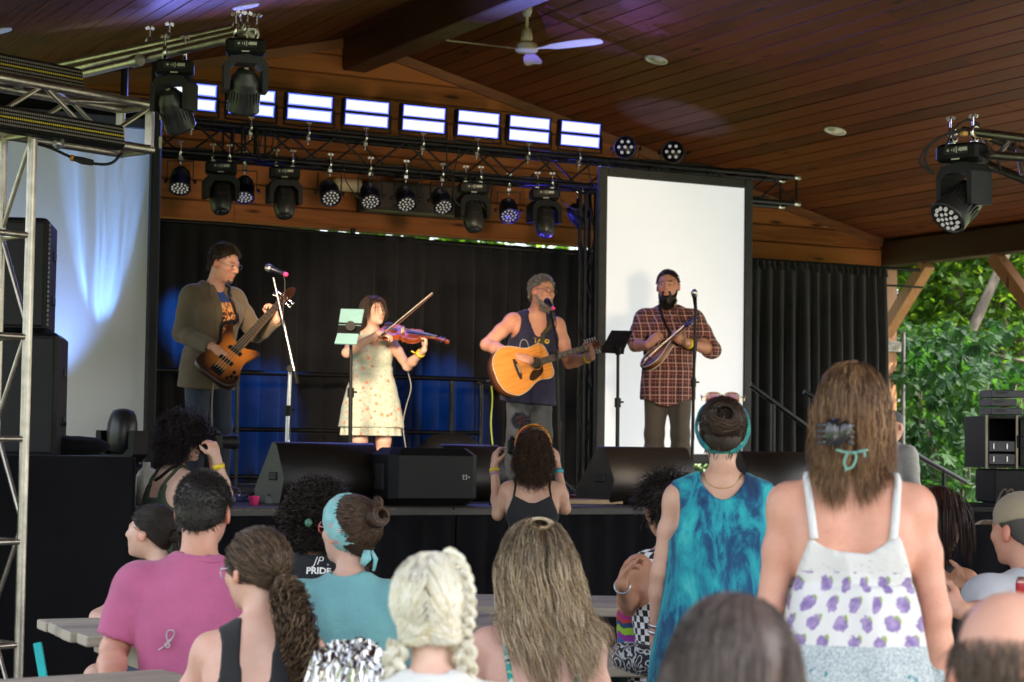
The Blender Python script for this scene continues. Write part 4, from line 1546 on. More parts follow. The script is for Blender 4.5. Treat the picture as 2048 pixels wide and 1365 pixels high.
def relax(V, Q, n=1, lam=0.5):
 E = np.vstack([Q[:, [0, 1]], Q[:, [1, 2]], Q[:, [2, 3]], Q[:, [3, 0]]])
 for _ in range(n):
  acc = np.zeros_like(V)
  cnt = np.zeros(len(V))
  for i in range(3):
   acc[:, i] = np.bincount(E[:, 0], V[E[:, 1], i], len(V)) + np.bincount(E[:, 1], V[E[:, 0], i], len(V))
  cnt = np.bincount(E[:, 0], minlength=len(V)) + np.bincount(E[:, 1], minlength=len(V))
  V = V + lam * (acc / np.maximum(cnt, 1)[:, None] - V)
 return V
def vnormals(V, Q):
 n = np.cross(V[Q[:, 2]] - V[Q[:, 0]], V[Q[:, 3]] - V[Q[:, 1]])
 N_ = np.zeros_like(V)
 for j in range(4):
  for i in range(3):
   N_[:, i] += np.bincount(Q[:, j], n[:, i], len(V))
 return N_ / (np.linalg.norm(N_, axis=1, keepdims=True) + 1e-12)
def wave(P, seed, fx=(14, 9, 5), n=4):
 rng = np.random.RandomState(seed)
 out = np.zeros(len(P))
 for i in range(n):
  d = rng.randn(3)
  d /= np.linalg.norm(d)
  out += np.sin(P @ (d * np.array(fx) * (1 + i * 0.8)) + rng.rand() * 6 + 1.5 * np.sin(P @ (rng.randn(3) * 6))) / (1 + i * 0.7)
 return out / 2.0
def skin_mat(name, tone):
 if name in MATS:
  return MATS[name]
 m, nt, b = _new(name)
 v = coord(nt)
 n1 = noise(nt, v, 7, 6, 0.68)
 n2 = noise(nt, v, 60, 3, 0.6)
 n3 = noise(nt, v, 210, 2, 0.5)
 c = ramp(nt, math_(nt, 'MULTIPLY_ADD', n3, .28, n1), [(0.38, tuple(x * k for x, k in zip(tone, (0.86, 0.70, 0.62)))), (0.56, tuple(x * k for x, k in zip(tone, (1.0, 0.90, 0.86)))), (0.82, tuple(min(1, x * 1.08) for x in tone))])
 a = N(nt, 'ShaderNodeAttribute', attribute_name='Col')
 mx = N(nt, 'ShaderNodeMix', data_type='RGBA', blend_type='MULTIPLY')
 mx.inputs[0].default_value = 1.0
 nt.links.new(c, mx.inputs[6])
 nt.links.new(a.outputs['Color'], mx.inputs[7])
 nt.links.new(mx.outputs[2], b.inputs['Base Color'])
 b.inputs['Roughness'].default_value = 0.48
 b.inputs['Subsurface Weight'].default_value = 0.12
 b.inputs['Subsurface Radius'].default_value = (0.018, 0.007, 0.004)
 b.inputs['Subsurface Scale'].default_value = 1.0
 bump(nt, b, n2, 0.08, 0.004)
 return m
def hair_mat(name, gloss=0.42):
 if name in MATS:
  return MATS[name]
 m, nt, b = _new(name)
 a = N(nt, 'ShaderNodeAttribute', attribute_name='Col')
 nt.links.new(a.outputs['Color'], b.inputs['Base Color'])
 b.inputs['Roughness'].default_value = gloss
 b.inputs['Specular IOR Level'].default_value = 0.35
 return m
def cloth_mat(name, c, rough=0.85, var=0.10, weave=320, fold=0.25, heather=0.0):
 if name in MATS:
  return MATS[name]
 m, nt, b = _new(name)
 v = coord(nt)
 n1 = noise(nt, v, 4, 5, 0.6)
 n2 = noise(nt, v, weave, 2, 0.5)
 n3 = noise(nt, v, 11, 4, 0.55, 0.8)
 ad = N(nt, 'ShaderNodeMath', operation='MULTIPLY_ADD')
 ad.inputs[1].default_value = 0.3 + heather
 nt.links.new(n2, ad.inputs[0])
 nt.links.new(n1, ad.inputs[2])
 col = ramp(nt, ad.outputs[0], [(0.4, tuple(x * (1 - var - heather * .6) for x in c)), (0.95, tuple(min(1, x * (1 + var + heather * .6)) for x in c))])
 nt.links.new(col, b.inputs['Base Color'])
 b.inputs['Roughness'].default_value = rough
 b.inputs['Sheen Weight'].default_value = 0.15
 mh = N(nt, 'ShaderNodeMath', operation='MULTIPLY_ADD')
 mh.inputs[1].default_value = 0.08
 nt.links.new(n2, mh.inputs[0])
 nt.links.new(n3, mh.inputs[2])
 bump(nt, b, mh.outputs[0], fold, 0.02)
 return m
HAIRM = hair_mat('hair_fibre')
EYE_W = plain('eye_white', (0.45, 0.42, 0.40), 0.25, 0, 0.03)
EYE_D = plain('eye_iris', (0.03, 0.02, 0.015), 0.15, 0, 0.05)
def ang_to_image(loc, deg):
 d = np.array([CAM[0] - loc[0], CAM[1] - loc[1]])
 base = math.atan2(d[1], d[0])
 return base + math.radians(deg) - PI / 2
class Person:
 def __init__(s, label, loc, rz, H=1.72, female=False, fat=1.0, pelvis=None, lean=0.0, side=0.0, twist=0.0, head=(0, 0, 0), skin='skin_fair', tone=(0.62, 0.36, 0.26), h=0.008, group=None, sit=None, neck_fwd=0.02, shoulder_w=1.0):
  s.loc, s.rz, s.sc = np.asarray(loc, float), rz, H / 1.75
  k = s.sc
  s.root = empty('person', loc, rz, label, 'person', group) if label else None
  s.R = rotm(0, 0, rz)
  s.h, s.female = h, female
  s.skin = skin_mat(skin, tone)
  s.pel = np.array([0, 0, (0.93 * k if pelvis is None else pelvis)])
  s.T = rotm(-lean, side, twist)        # torso frame; lean > 0 bends forward (+y)
  s.fat = fat
  t = lambda x, y, z: s.pel + s.T @ (np.array([x, y, z]) * k)
  s.t = t
  s.neck = t(0, -.01, .53)
  hy, hp, hr = head
  s.Hd = rotm(0, 0, hy) @ rotm(hp, 0, 0) @ rotm(0, hr, 0) @ rotm(-lean * .35, side * .4, twist * .3)
  s.hc = s.neck + s.T @ (np.array([0, neck_fwd, .09]) * k) + s.Hd @ (np.array([0, .018, .09]) * k)
  sw = (.152 if female else .176) * shoulder_w
  s.sh = {-1: t(-sw, -.008, .465), 1: t(sw, -.008, .465)}
  s.hip = {-1: t(-.083, 0, -.02), 1: t(.083, 0, -.02)}
  f = fat
  if female:
   s.sec = [(-.12, .150 * f, .105 * f, -.01), (-.04, .172 * f, .120 * f, -.012), (.03, .165 * f, .112 * f, -.005), (.14, .128 * f, .090 * f, .002), (.25, .138 * f, .098 * f, .002), (.36, .152, .102, -.002), (.44, .148, .082, -.012), (.50, .095, .06, -.018), (.545, .05, .05, -.015)]
  else:
   s.sec = [(-.12, .150 * f, .105 * f, -.005), (-.03, .165 * f, .118 * f, -.005), (.05, .162 * f, .116 * f, .004), (.15, .155 * f, .112 * f, .008), (.26, .163 * f, .115 * f, .006), (.37, .178, .118, .0), (.45, .172, .096, -.012), (.505, .108, .070, -.018), (.55, .058, .058, -.015)]
  s.sec = [(z * k, a * k, b * k, c * k) for z, a, b, c in s.sec]
  s.arm, s.leg = {}, {}
  s.paint = []
 def L(s, w):
  return s.R.T @ (np.asarray(w, float) - s.loc)
 def W(s, p):
  return s.R @ np.asarray(p, float) + s.loc
 def px(s, x, y, d):
  return s.L(atD(x, y, d))
 def set_arm(s, side, elbow, wrist, palm=None, fingers=None, curl=(0.5, 0.5, 0.3), thumb=0.4, spread=0.012):
  s.arm[side] = dict(e=np.asarray(elbow, float), w=np.asarray(wrist, float), palm=palm, fing=fingers, curl=curl, thumb=thumb, spread=spread)
 def ik(s, side, wrist, pole, **kw):
  k = s.sc
  a, w = s.sh[side], np.asarray(wrist, float)
  l1, l2 = .295 * k, .255 * k
  d = w - a
  L = np.linalg.norm(d)
  if L > (l1 + l2) * .995:
   w = a + d / L * (l1 + l2) * .995
   d = w - a
   L = np.linalg.norm(d)
  u = d / L
  x = (L * L + l1 * l1 - l2 * l2) / (2 * L)
  hgt = math.sqrt(max(l1 * l1 - x * x, 0))
  p = np.asarray(pole, float)
  p = p - u * (p @ u)
  p /= np.linalg.norm(p) + 1e-9
  s.set_arm(side, a + u * x + p * hgt, w, **kw)
 def arms_down(s, side, out=.05, fwd=.02, bend=.05, **kw):
  k = s.sc
  sh = s.sh[side]
  e = sh + np.array([side * out * k, (fwd - .03) * k, -.285 * k])
  w = e + np.array([side * out * .3 * k, (fwd + bend) * k, -.245 * k])
  s.set_arm(side, e, w, palm=(-side, 0.2, 0), fingers=(0, .15, -1), **kw)
 def stand(s, spread=.10, turn=.15):
  k = s.sc
  for sd in (-1, 1):
   an = np.array([sd * spread * k, -.01 * sd * k, .075 * k])
   kn = (s.hip[sd] + an) / 2 + np.array([sd * .005, .03, .0]) * k
   s.leg[sd] = (kn, an, np.array([sd * turn, 1, 0]))
 def sit(s, seat=None, fwd=.42, spread=.1):
  k = s.sc
  for sd in (-1, 1):
   kn = s.hip[sd] + np.array([sd * spread * .6, fwd * k, .02])
   kn[2] = s.pel[2] + .01
   an = np.array([sd * (.09 + spread * .5), kn[1] + .02, .075])
   s.leg[sd] = (kn, an, np.array([sd * .1, 1, 0]))
 def torso(s, F, infl=0.0, k=.03, upto=None):
  sec = s.sec if upto is None else [q for q in s.sec if q[0] <= upto * s.sc]
  F.loft(s.pel, s.T, sec, k, infl=infl)
  kk = s.sc
  for sd in (-1, 1):
   F.cap(s.t(sd * .03, -.02, .53), s.sh[sd] + s.T @ np.array([-sd * .01, 0, .012]), .036 * kk + infl, .034 * kk + infl, k=.045)
   F.ell(s.t(sd * .085, -.055, .36), np.array([.075, .045, .10]) * kk + infl, s.T, k=.04)      # shoulder blade
   if s.female:
    F.ell(s.t(sd * .072, .082, .315), np.array([.062, .055, .062]) * kk * min(1.12, s.fat) + infl, s.T, k=.035)
   else:
    F.ell(s.t(sd * .082, .075, .36), np.array([.08, .04, .065]) * kk + infl, s.T, k=.045)
 def limb_r(s):
  f = (0.84 if s.female else 1.0) * (1 + (s.fat - 1) * .7) * s.sc
  return dict(delt=.052 * f, ua=.050 * f, el=.0415 * f, fa=.0425 * f, wr=.027 * f)
 def arm_s(s, F, sd, infl=0.0, upto=2.0, k=.03):
  a = s.arm[sd]
  r = s.limb_r()
  sh, e, w = s.sh[sd], a['e'], a['w']
  F.ell(sh + (e - sh) * .06, np.array([r['delt']] * 3) + infl, k=.05)
  t = min(1.0, upto)
  m = sh + (e - sh) * .45
  q = sh + (e - sh) * t
  if t > .45:
   F.cap(sh, m, r['delt'] * .93 + infl, r['ua'] + infl, k=k)
   F.cap(m, q, r['ua'] + infl, r['ua'] + (r['el'] - r['ua']) * (t - .45) / .55 + infl, k=.02)
  else:
   F.cap(sh, q, r['delt'] * .93 + infl, r['ua'] + infl, k=k)
  if upto > 1.0:
   t = upto - 1.0
   m = e + (w - e) * .3
   if t > .3:
    F.cap(e, m, r['el'] + infl, r['fa'] + infl, k=.02)
    F.cap(m, e + (w - e) * t, r['fa'] + infl, r['fa'] + (r['wr'] - r['fa']) * (t - .3) / .7 + infl, k=.02)
   else:
    F.cap(e, e + (w - e) * t, r['el'] + infl, r['fa'] + infl, k=.02)
 def leg_s(s, F, sd, infl=0.0, upto=2.0):
  kn, an, _ = s.leg[sd]
  f = (1.02 if s.female else 1.0) * (1 + (s.fat - 1) * .6) * s.sc
  hp = s.hip[sd]
  t = min(1, upto)
  F.cap(hp, hp + (kn - hp) * t, .079 * f + infl, (.079 + (.056 - .079) * t) * f + infl, k=.04)
  if upto > 1:
   t = upto - 1
   c = kn + (an - kn) * .32 + np.array([0, -.012, 0])
   F.cap(kn, c, .055 * f + infl, .056 * f + infl, k=.03)
   F.cap(c, kn + (an - kn) * t, .056 * f + infl, (.056 + (.036 - .056) * t) * f + infl, k=.03)
 def hand_s(s, F, sd):
  a = s.arm[sd]
  k = s.sc * (.93 if s.female else 1.0)
  w = a['w']
  d = np.asarray(a['fing'] if a['fing'] is not None else w - a['e'], float)
  d = d / np.linalg.norm(d)
  n = np.asarray(a['palm'] if a['palm'] is not None else (-sd, 0, 0), float)
  n = n - d * (n @ d)
  n /= np.linalg.norm(n) + 1e-9
  th = np.cross(d, n) * sd
  a['d'], a['n'], a['th'] = d, n, th
  F.cap(w, w + d * .05 * k, .026 * k, .034 * k, k=.02, sq=(n, .62))
  F.cap(w + d * .045 * k + th * .012 * k, w + d * .085 * k + th * .016 * k, .031 * k, .024 * k, k=.012, sq=(n, .5))
  F.cap(w + d * .045 * k - th * .014 * k, w + d * .080 * k - th * .018 * k, .028 * k, .022 * k, k=.012, sq=(n, .5))
  c1, c2, c3 = a['curl']
  tips = []
  for i, (off, ln, adv) in enumerate(((.030, .072, .088), (.011, .080, .093), (-.009, .075, .090), (-.028, .058, .082))):
   p = w + (d * adv + th * off) * k
   dd = d + th * (off * a['spread'] * 30)
   dd /= np.linalg.norm(dd)
   ang = 0
   nn = n
   for ln_f, cc, r0, r1 in ((.46, c1, .0095, .0088), (.31, c2, .0088, .0080), (.23, c3, .0080, .0070)):
    ang += cc * (1 + .08 * i)
    v = dd * math.cos(ang) + nn * math.sin(ang)
    q = p + v * ln * ln_f * k
    F.cap(p, q, r0 * k, r1 * k, k=.004)
    p = q
   tips.append(p)
  p = w + (d * .022 + th * .022 + n * .006) * k
  t0 = a['thumb']
  v1 = d * .62 + th * .62 + n * .35
  v2 = d * (.75 + .1 * t0) + th * (.45 - .5 * t0) + n * (.3 + .5 * t0)
  v3 = d * .8 + th * (.25 - .7 * t0) + n * (.25 + .5 * t0)
  for v, ln, r0, r1 in ((v1, .042, .015, .0125), (v2, .034, .0118, .0105), (v3, .027, .0105, .0085)):
   v = v / np.linalg.norm(v)
   q = p + v * ln * k
   F.cap(p, q, r0 * k, r1 * k, k=.008)
   p = q
  a['grip'] = w + (d * .085 + n * .025) * k
  return tips
 def hp(s, x, y, z):
  return s.hc + s.Hd @ (np.array([x, y, z]) * s.sc)
 def head_s(s, F, nose=1.0, jaw=1.0):
  k = s.sc
  R = s.Hd
  j = jaw * (.94 if s.female else 1.0)
  F.ell(s.hp(0, -.014, .034), np.array([.076, .098, .086]) * k, R, k=.02)
  F.ell(s.hp(0, .022, -.02), np.array([.068, .075, .082]) * k, R, k=.035)
  F.ell(s.hp(0, .036, -.062), np.array([.054 * j, .056, .060]) * k, R, k=.03)
  F.ell(s.hp(0, .078, -.100), np.array([.022 * j, .018, .017]) * k, R, k=.02)
  for sd in (-1, 1):
   F.ell(s.hp(sd * .040, .070, -.018), np.array([.024, .022, .022]) * k, R, k=.02)
   F.ell(s.hp(sd * .032, .104, .010), np.array([.019, .014, .013]) * k, R, k=.012, op='s')
   F.cap(s.hp(sd * .012, .093, .026), s.hp(sd * .048, .080, .026), .008 * k, .007 * k, k=.012)
   F.ell(s.hp(sd * .032, .0815, .0105), np.array([.0155, .0145, .0085]) * k, R, k=.004)
   F.ell(s.hp(sd * .032, .0805, -.003), np.array([.0145, .0135, .0065]) * k, R, k=.004)
   F.ell(s.hp(sd * .080, -.006, -.008), np.array([.010, .021, .033]) * k, R @ rotm(0, sd * -.12, sd * .35), k=.008)
  F.cap(s.hp(0, .096, .016), s.hp(0, .112 + .004 * nose, -.024), .0085 * k, .0115 * k * nose, k=.010)
  for sd in (-1, 1):
   F.ell(s.hp(sd * .012, .104, -.030), np.array([.009, .010, .008]) * k, R, k=.006)
  F.ell(s.hp(0, .091, -.062), np.array([.024, .011, .0065]) * k, R, k=.006)
  F.ell(s.hp(0, .090, -.073), np.array([.021, .011, .0070]) * k, R, k=.006)
  F.cap(s.neck + s.T @ np.array([0, 0, -.03]), s.hp(0, -.022, -.055), (.050 if s.female else .060) * k, (.047 if s.female else .056) * k, k=.03)
 def body(s, head=True, hands=True, shoes=True, nose=1.0, jaw=1.0, brow=(0.35, 0.25, 0.2), lips=(1.05, .62, .60), beard=None, extra=None, full_arms=True):
  F = Sdf()
  s.torso(F)
  F.cap(s.t(0, -.148, .14), s.t(0, -.140, .47), .046 * s.sc, .040 * s.sc, k=.03, op='s')
  for sd in (-1, 1):
   if sd in s.leg:
    s.leg_s(F, sd)
    kn, an, td = s.leg[sd]
    td = td / np.linalg.norm(td)
    F.cap(an + np.array([0, 0, -.03]) - td * .03, an + td * .13 * s.sc + np.array([0, 0, -.048]), .038 * s.sc, .026 * s.sc, k=.03)
   if sd in s.arm:
    s.arm_s(F, sd)
  if head:
   s.head_s(F, nose, jaw)
  if hands:
   for sd in s.arm:
    s.hand_s(F, sd)
  if extra:
   extra(F)
  s.F = F
  V, Q = F.mesh(s.h)
  V = relax(V, Q, 1, 0.35)
  C = np.ones((len(V), 3))
  if head:
   q = ((V - s.hc) @ s.Hd) / s.sc
   x, y, z = q[:, 0], q[:, 1], q[:, 2]
   front = y > .055
   m = np.exp(-((np.abs(x) - .034) / .020) ** 2 - ((z - .028) / .0065) ** 2) * front
   C *= 1 - m[:, None] * (1 - np.array(brow))
   m = np.exp(-(x / .021) ** 4 - ((z + .067) / .0085) ** 4) * (y > .075)
   C *= 1 - m[:, None] * (1 - np.array(lips))
   m = np.exp(-((np.abs(x) - .042) / .022) ** 2 - ((z + .022) / .022) ** 2) * front
   C *= 1 - m[:, None] * (1 - np.array([1.05, .86, .84]))
   m = np.exp(-(x / .012) ** 2 - ((z + .028) / .013) ** 2) * (y > .09)
   C *= 1 - m[:, None] * (1 - np.array([1.03, .92, .91]))
   m = ((np.abs(x) > .068) & (np.abs(z + .008) < .036) & (np.abs(y) < .03)).astype(float)
   C *= 1 - m[:, None] * (1 - np.array([1.05, .80, .76]))
  for p in s.paint:
   C *= p(V)
  me = fast_mesh('body', V, Q, s.skin, True, attr={'Col': C})
  s.body_ob = link('body', me, s.root)
  if head:
   s.eyes()
  return s
 def eyes(s):
  k = s.sc
  for sd in (-1, 1):
   q = MB()
   c = s.hp(sd * .032, .0825, .0055)
   q.sphere((0, 0, 0), .0122 * k, 10, 8)
   q.v = [v + c for v in q.v]
   fr = s.hp(sd * .032, .0825 + .0085, .0050)
   q.sphere(fr, .0060 * k, 8, 6, mi=1)
   q.build('eye', [EYE_W, EYE_D], s.root)
 def cloth(s, name, F, mat, h=None, folds=0.004, seed=1, freq=(16, 16, 7), smooth=1, label=None):
  V, Q = F.mesh(h or s.h)
  V = relax(V, Q, smooth, 0.5)
  if folds:
   n = vnormals(V, Q)
   w = .55 * wave(V, seed, freq) + .75 * (.6 - np.abs(wave(V, seed + 50, (freq[0] * .6, freq[1] * .6, freq[2] * .9), 3)))
   V = V + n * (w * folds)[:, None]
  o = link(name, fast_mesh(name, V, Q, mat, True), s.root)
  if label:
   o['label'] = label
  return o
 def shirt(s, name, mat, hem=-.10, sleeve=.55, infl=.012, neck=.055, collar_z=.545, folds=.005, seed=1, hem_flare=0.0, v_neck=0.0, sleeve_r=.012, belly=0.0, h=None, fwd_neck=0.0):
  F = Sdf()
  k = s.sc
  s.torso(F, infl)
  if hem < -.11:
   S = s.sec[0]
   F.loft(s.pel, s.T, [(hem * k - .02, S[1] + hem_flare, S[2] + hem_flare * .8, S[3]), (-.05 * k, s.sec[1][1], s.sec[1][2], s.sec[1][3])], .02, infl=infl)
  if belly:
   F.ell(s.t(0, .06, .10), np.array([.14, .10, .15]) * k * belly, s.T, k=.06)
  for sd in (-1, 1):
   if sleeve > 0:
    s.arm_s(F, sd, infl + sleeve_r * .3, sleeve, k=.035)
  T, pel, nk = s.T, s.pel, s.neck
  F.clip(lambda P: (hem * k) - ((P - pel) @ T)[..., 2])
  nc = s.t(0, -.012 + fwd_neck, .555)
  F.ell(nc, np.array([neck * 1.15, neck * 1.15, .05]) * k, T, k=.004, op='s')
  if v_neck:
   F.cap(s.t(0, .10, .54), s.t(0, .14, .54 - v_neck), .05 * k, .012 * k, k=.004, op='s')
  if sleeve > 0:
   for sd in (-1, 1):
    a = s.arm[sd]
    if sleeve <= 1:
     e0, e1 = s.sh[sd], a['e']
     c, d = e0 + (e1 - e0) * sleeve, (e1 - e0)
    else:
     e0, e1 = a['e'], a['w']
     c, d = e0 + (e1 - e0) * (sleeve - 1), (e1 - e0)
    d = d / np.linalg.norm(d)
    rr = .11 * k
    F.cap(c + d * rr * 1.0, c + d * rr * 1.6, rr * .98, rr * .98, k=.0, op='s')
  return s.cloth(name, F, mat, h, folds, seed)
 def tank(s, name, mat, top=lambda x, y: np.full(x.shape, .40), hem=-.10, arm_r=.075, arm_drop=.02, arm_in=.045, infl=.010, folds=.004, seed=2, h=None, skirt=None, freq=(16, 16, 7), smooth=1, arm_h=1.45):
  F = Sdf()
  k = s.sc
  s.torso(F, infl)
  if skirt:
   skirt(F)
  T, pel = s.T, s.pel
  F.clip(lambda P: (hem * k) - ((P - pel) @ T)[..., 2])
  def tp(P):
   q = ((P - pel) @ T) / k
   return (q[..., 2] - top(q[..., 0], q[..., 1])) * k * .8
  F.clip(tp)
  if arm_r:
   for sd in (-1, 1):
    c = s.sh[sd] + T @ (np.array([sd * arm_in, 0, -arm_drop]) * k)
    F.ell(c, np.array([arm_r, .17, arm_r * arm_h]) * k, T, k=.010, op='s')
  s.topF = F
  return s.cloth(name, F, mat, h, folds, seed, freq, smooth)
 def trousers(s, name, mat, infl=.014, upto=1.97, waist=.06, folds=.006, seed=3, h=None):
  F = Sdf()
  k = s.sc
  s.sec_w = [q for q in s.sec if q[0] <= waist * k]
  F.loft(s.pel, s.T, s.sec_w, .03, infl=infl * .6)
  for sd in (-1, 1):
   s.leg_s(F, sd, infl, upto)
   if upto > 1.9:
    kn, an, td = s.leg[sd]
    F.cap(kn + (an - kn) * .5, an + np.array([0, .0, -.01]), .058 * k + infl * .5, .062 * k, k=.03)
  return s.cloth(name, F, mat, h, folds, seed, (14, 14, 10))
 def shoes(s, mat, sole=None):
  for sd in (-1, 1):
   kn, an, td = s.leg[sd]
   td = td / np.linalg.norm(td)
   F = Sdf()
   k = s.sc
   F.cap(an + np.array([0, 0, -.025]) - td * .035 * k, an + td * .15 * k + np.array([0, 0, -.042]), .047 * k, .036 * k, k=.02)
   F.cap(an - td * .01, an + np.array([0, 0, .03]), .047 * k, .045 * k, k=.02)
   z0 = .004
   F.clip(lambda P: z0 - P[..., 2])
   s.cloth('shoe', F, mat, .009, 0)
 def on_surface(s, P, off=.003, F=None):
  F = F or s.F
  P = np.asarray(P, float).copy()
  for _ in range(3):
   d = F.at(P)
   P -= F.normals(P) * (d - off)[:, None]
  return P
 def strap(s, name, pts, r, mat, off=.003, flat=.35, n=10, F=None, parent=None):
  P = s.on_surface(bez(pts, n), off, F)
  q = MB()
  q.tube(P, r, 8, flat=None)
  return q.build(name, mat, s.root)
 def glasses(s, mat, lens=None, w=.026, hgt=.018, y=.112, z=.004, up=0.0, round_=2.6, thick=.0016):
  k = s.sc
  q = MB()
  t = np.linspace(0, 2 * PI, 21)
  for sd in (-1, 1):
   ct, stt = np.cos(t), np.sin(t)
   X = sd * .034 + w * np.sign(ct) * np.abs(ct) ** (2 / round_)
   Z = z + hgt * np.sign(stt) * np.abs(stt) ** (2 / round_)
   P = np.array([s.hp(x, y - .10 * (x * x) / .05 * 1.2, zz + up) for x, zz in zip(X, Z)])
   q.tube(P, thick * k, 6, caps=False)
   q.tube([s.hp(sd * (.034 + w), y - .0085, z + .006 + up), s.hp(sd * .078, .075, z + .008 + up), s.hp(sd * .082, -.012, z + .008 + up), s.hp(sd * .079, -.03, z - .012 + up)], thick * k, 6)
  q.tube([s.hp(-.009, y, z + .004 + up), s.hp(0, y + .002, z + .007 + up), s.hp(.009, y, z + .004 + up)], thick * k, 6)
  o = q.build('glasses', mat, s.root)
  if lens:
   q = MB()
   for sd in (-1, 1):
    X = sd * .034 + w * .97 * np.cos(t[:-1])
    Z = z + hgt * .97 * np.sin(t[:-1])
    P = [s.hp(x, y - .10 * (x * x) / .05 * 1.2, zz + up) for x, zz in zip(X, Z)]
    q.add(P, [tuple(range(20))], 0)
   l = q.build('lens', lens, s.root)
   l.parent = o
  return o
 def scalp(s, n, front=.07, nape=-.085, rng=None, side=0.0):
  rng = rng or np.random.RandomState(1)
  D = rng.randn(n * 4, 3)
  D /= np.linalg.norm(D, axis=1, keepdims=True)
  low = rng.rand(len(D)) < .35
  rr_ = np.where(low[:, None], [.068, .070, .072], [.077, .100, .088])
  cc_ = np.where(low[:, None], [0, -.035, -.030], [0, -.014, .034])
  P = D * rr_ + cc_
  line = nape + (P[:, 1] + .10) / .19 * (front - nape) - side * (np.abs(P[:, 0]) > .055) + rng.randn(len(P)) * .007
  e = (P - np.array([0, -.014, .034])) / np.array([.077, .100, .088])
  keep = (P[:, 2] > line) & (~low | ((np.linalg.norm(e, axis=1) > 1.0) & (P[:, 1] < .0)))
  P, D, rr_ = P[keep][:n], D[keep][:n], rr_[keep][:n]
  nn = D / rr_
  nn /= np.linalg.norm(nn, axis=1, keepdims=True)
  return P, nn
 def cap_mesh(s, thick=.012, front=.07, nape=-.085, color=(0.03, 0.02, 0.015), lump=.003, seed=1, h=None, extra=None, side=0.0, var=.2, scale=(1, 1, 1)):
  F = Sdf()
  k = s.sc
  F.ell(s.hp(0, -.014, .034), (np.array([.077, .100, .088]) * np.array(scale) + thick) * k, s.Hd, k=.01)
  F.ell(s.hp(0, -.035, -.03), (np.array([.068, .070, .07]) * np.array(scale) + thick * .9) * k, s.Hd, k=.03)
  hc, Hd = s.hc, s.Hd
  def hl(P):
   q = ((P - hc) @ Hd) / k
   line = nape + (q[..., 1] + .10) / .19 * (front - nape) - side * np.clip((np.abs(q[..., 0]) - .05) / .02, 0, 1)
   return (line - q[..., 2]) * .7 * k
  F.clip(hl)
  if extra:
   extra(F)
  V, Q = F.mesh(h or s.h)
  V = relax(V, Q, 1)
  n = vnormals(V, Q)
  w = wave(V, seed, (40, 40, 30))
  V = V + n * (w * lump)[:, None]
  C = np.array(color) * (1 + var * wave(V, seed + 3, (90, 90, 12)))[:, None]
  return V, Q, np.clip(C, 0.001, 1)
 def hair(s, parts, name='hair', parent=None, mat=None):
  Vs, Qs, Cs, o = [], [], [], 0
  for V, Q, C in parts:
   Vs.append(V)
   Qs.append(Q + o)
   Cs.append(C)
   o += len(V)
  me = fast_mesh(name, np.vstack(Vs), np.vstack(Qs), mat or HAIRM, True, attr={'Col': np.vstack(Cs)})
  return link(name, me, parent or s.root)
def strand_mesh(P, r, C, taper=True):
 n, m, _ = P.shape
 T = np.gradient(P, axis=1)
 T /= np.linalg.norm(T, axis=2, keepdims=True) + 1e-9
 ref = np.array([0.31, 0.52, 0.79])
 X = np.cross(T, ref)
 X /= np.linalg.norm(X, axis=2, keepdims=True) + 1e-9
 Y = np.cross(T, X)
 prof = np.ones(m)
 if taper:
  u = np.linspace(0, 1, m)
  prof = np.minimum(1, 0.6 + u * 3) * np.minimum(1, (1 - u) * 3.0 + .12)
 rr = (np.asarray(r).reshape(-1, 1) * prof)[..., None]
 ring = [P + rr * (X * math.cos(a) + Y * math.sin(a)) for a in (0, 2 * PI / 3, 4 * PI / 3)]
 V = np.stack(ring, axis=2).reshape(-1, 3)
 base = np.arange(n)[:, None, None] * (m * 3) + np.arange(m - 1)[None, :, None] * 3
 j = np.arange(3)[None, None, :]
 j2 = (j + 1) % 3
 Q = np.stack(np.broadcast_arrays(base + j, base + j2, base + 3 + j2, base + 3 + j), axis=-1).reshape(-1, 4)
 C = np.asarray(C, float)
 if C.ndim == 2:
  C = np.repeat(C[:, None, :], m, axis=1)
 Cv = np.repeat(C[:, :, None, :], 3, axis=2).reshape(-1, 3)
 return V, Q, np.clip(Cv, 0.001, 1)
def palette(n, cols, rng, jitter=.25):
 cols = np.array(cols)
 c = cols[rng.randint(0, len(cols), n)]
 return c * (1 + jitter * (rng.rand(n, 1) - .5))
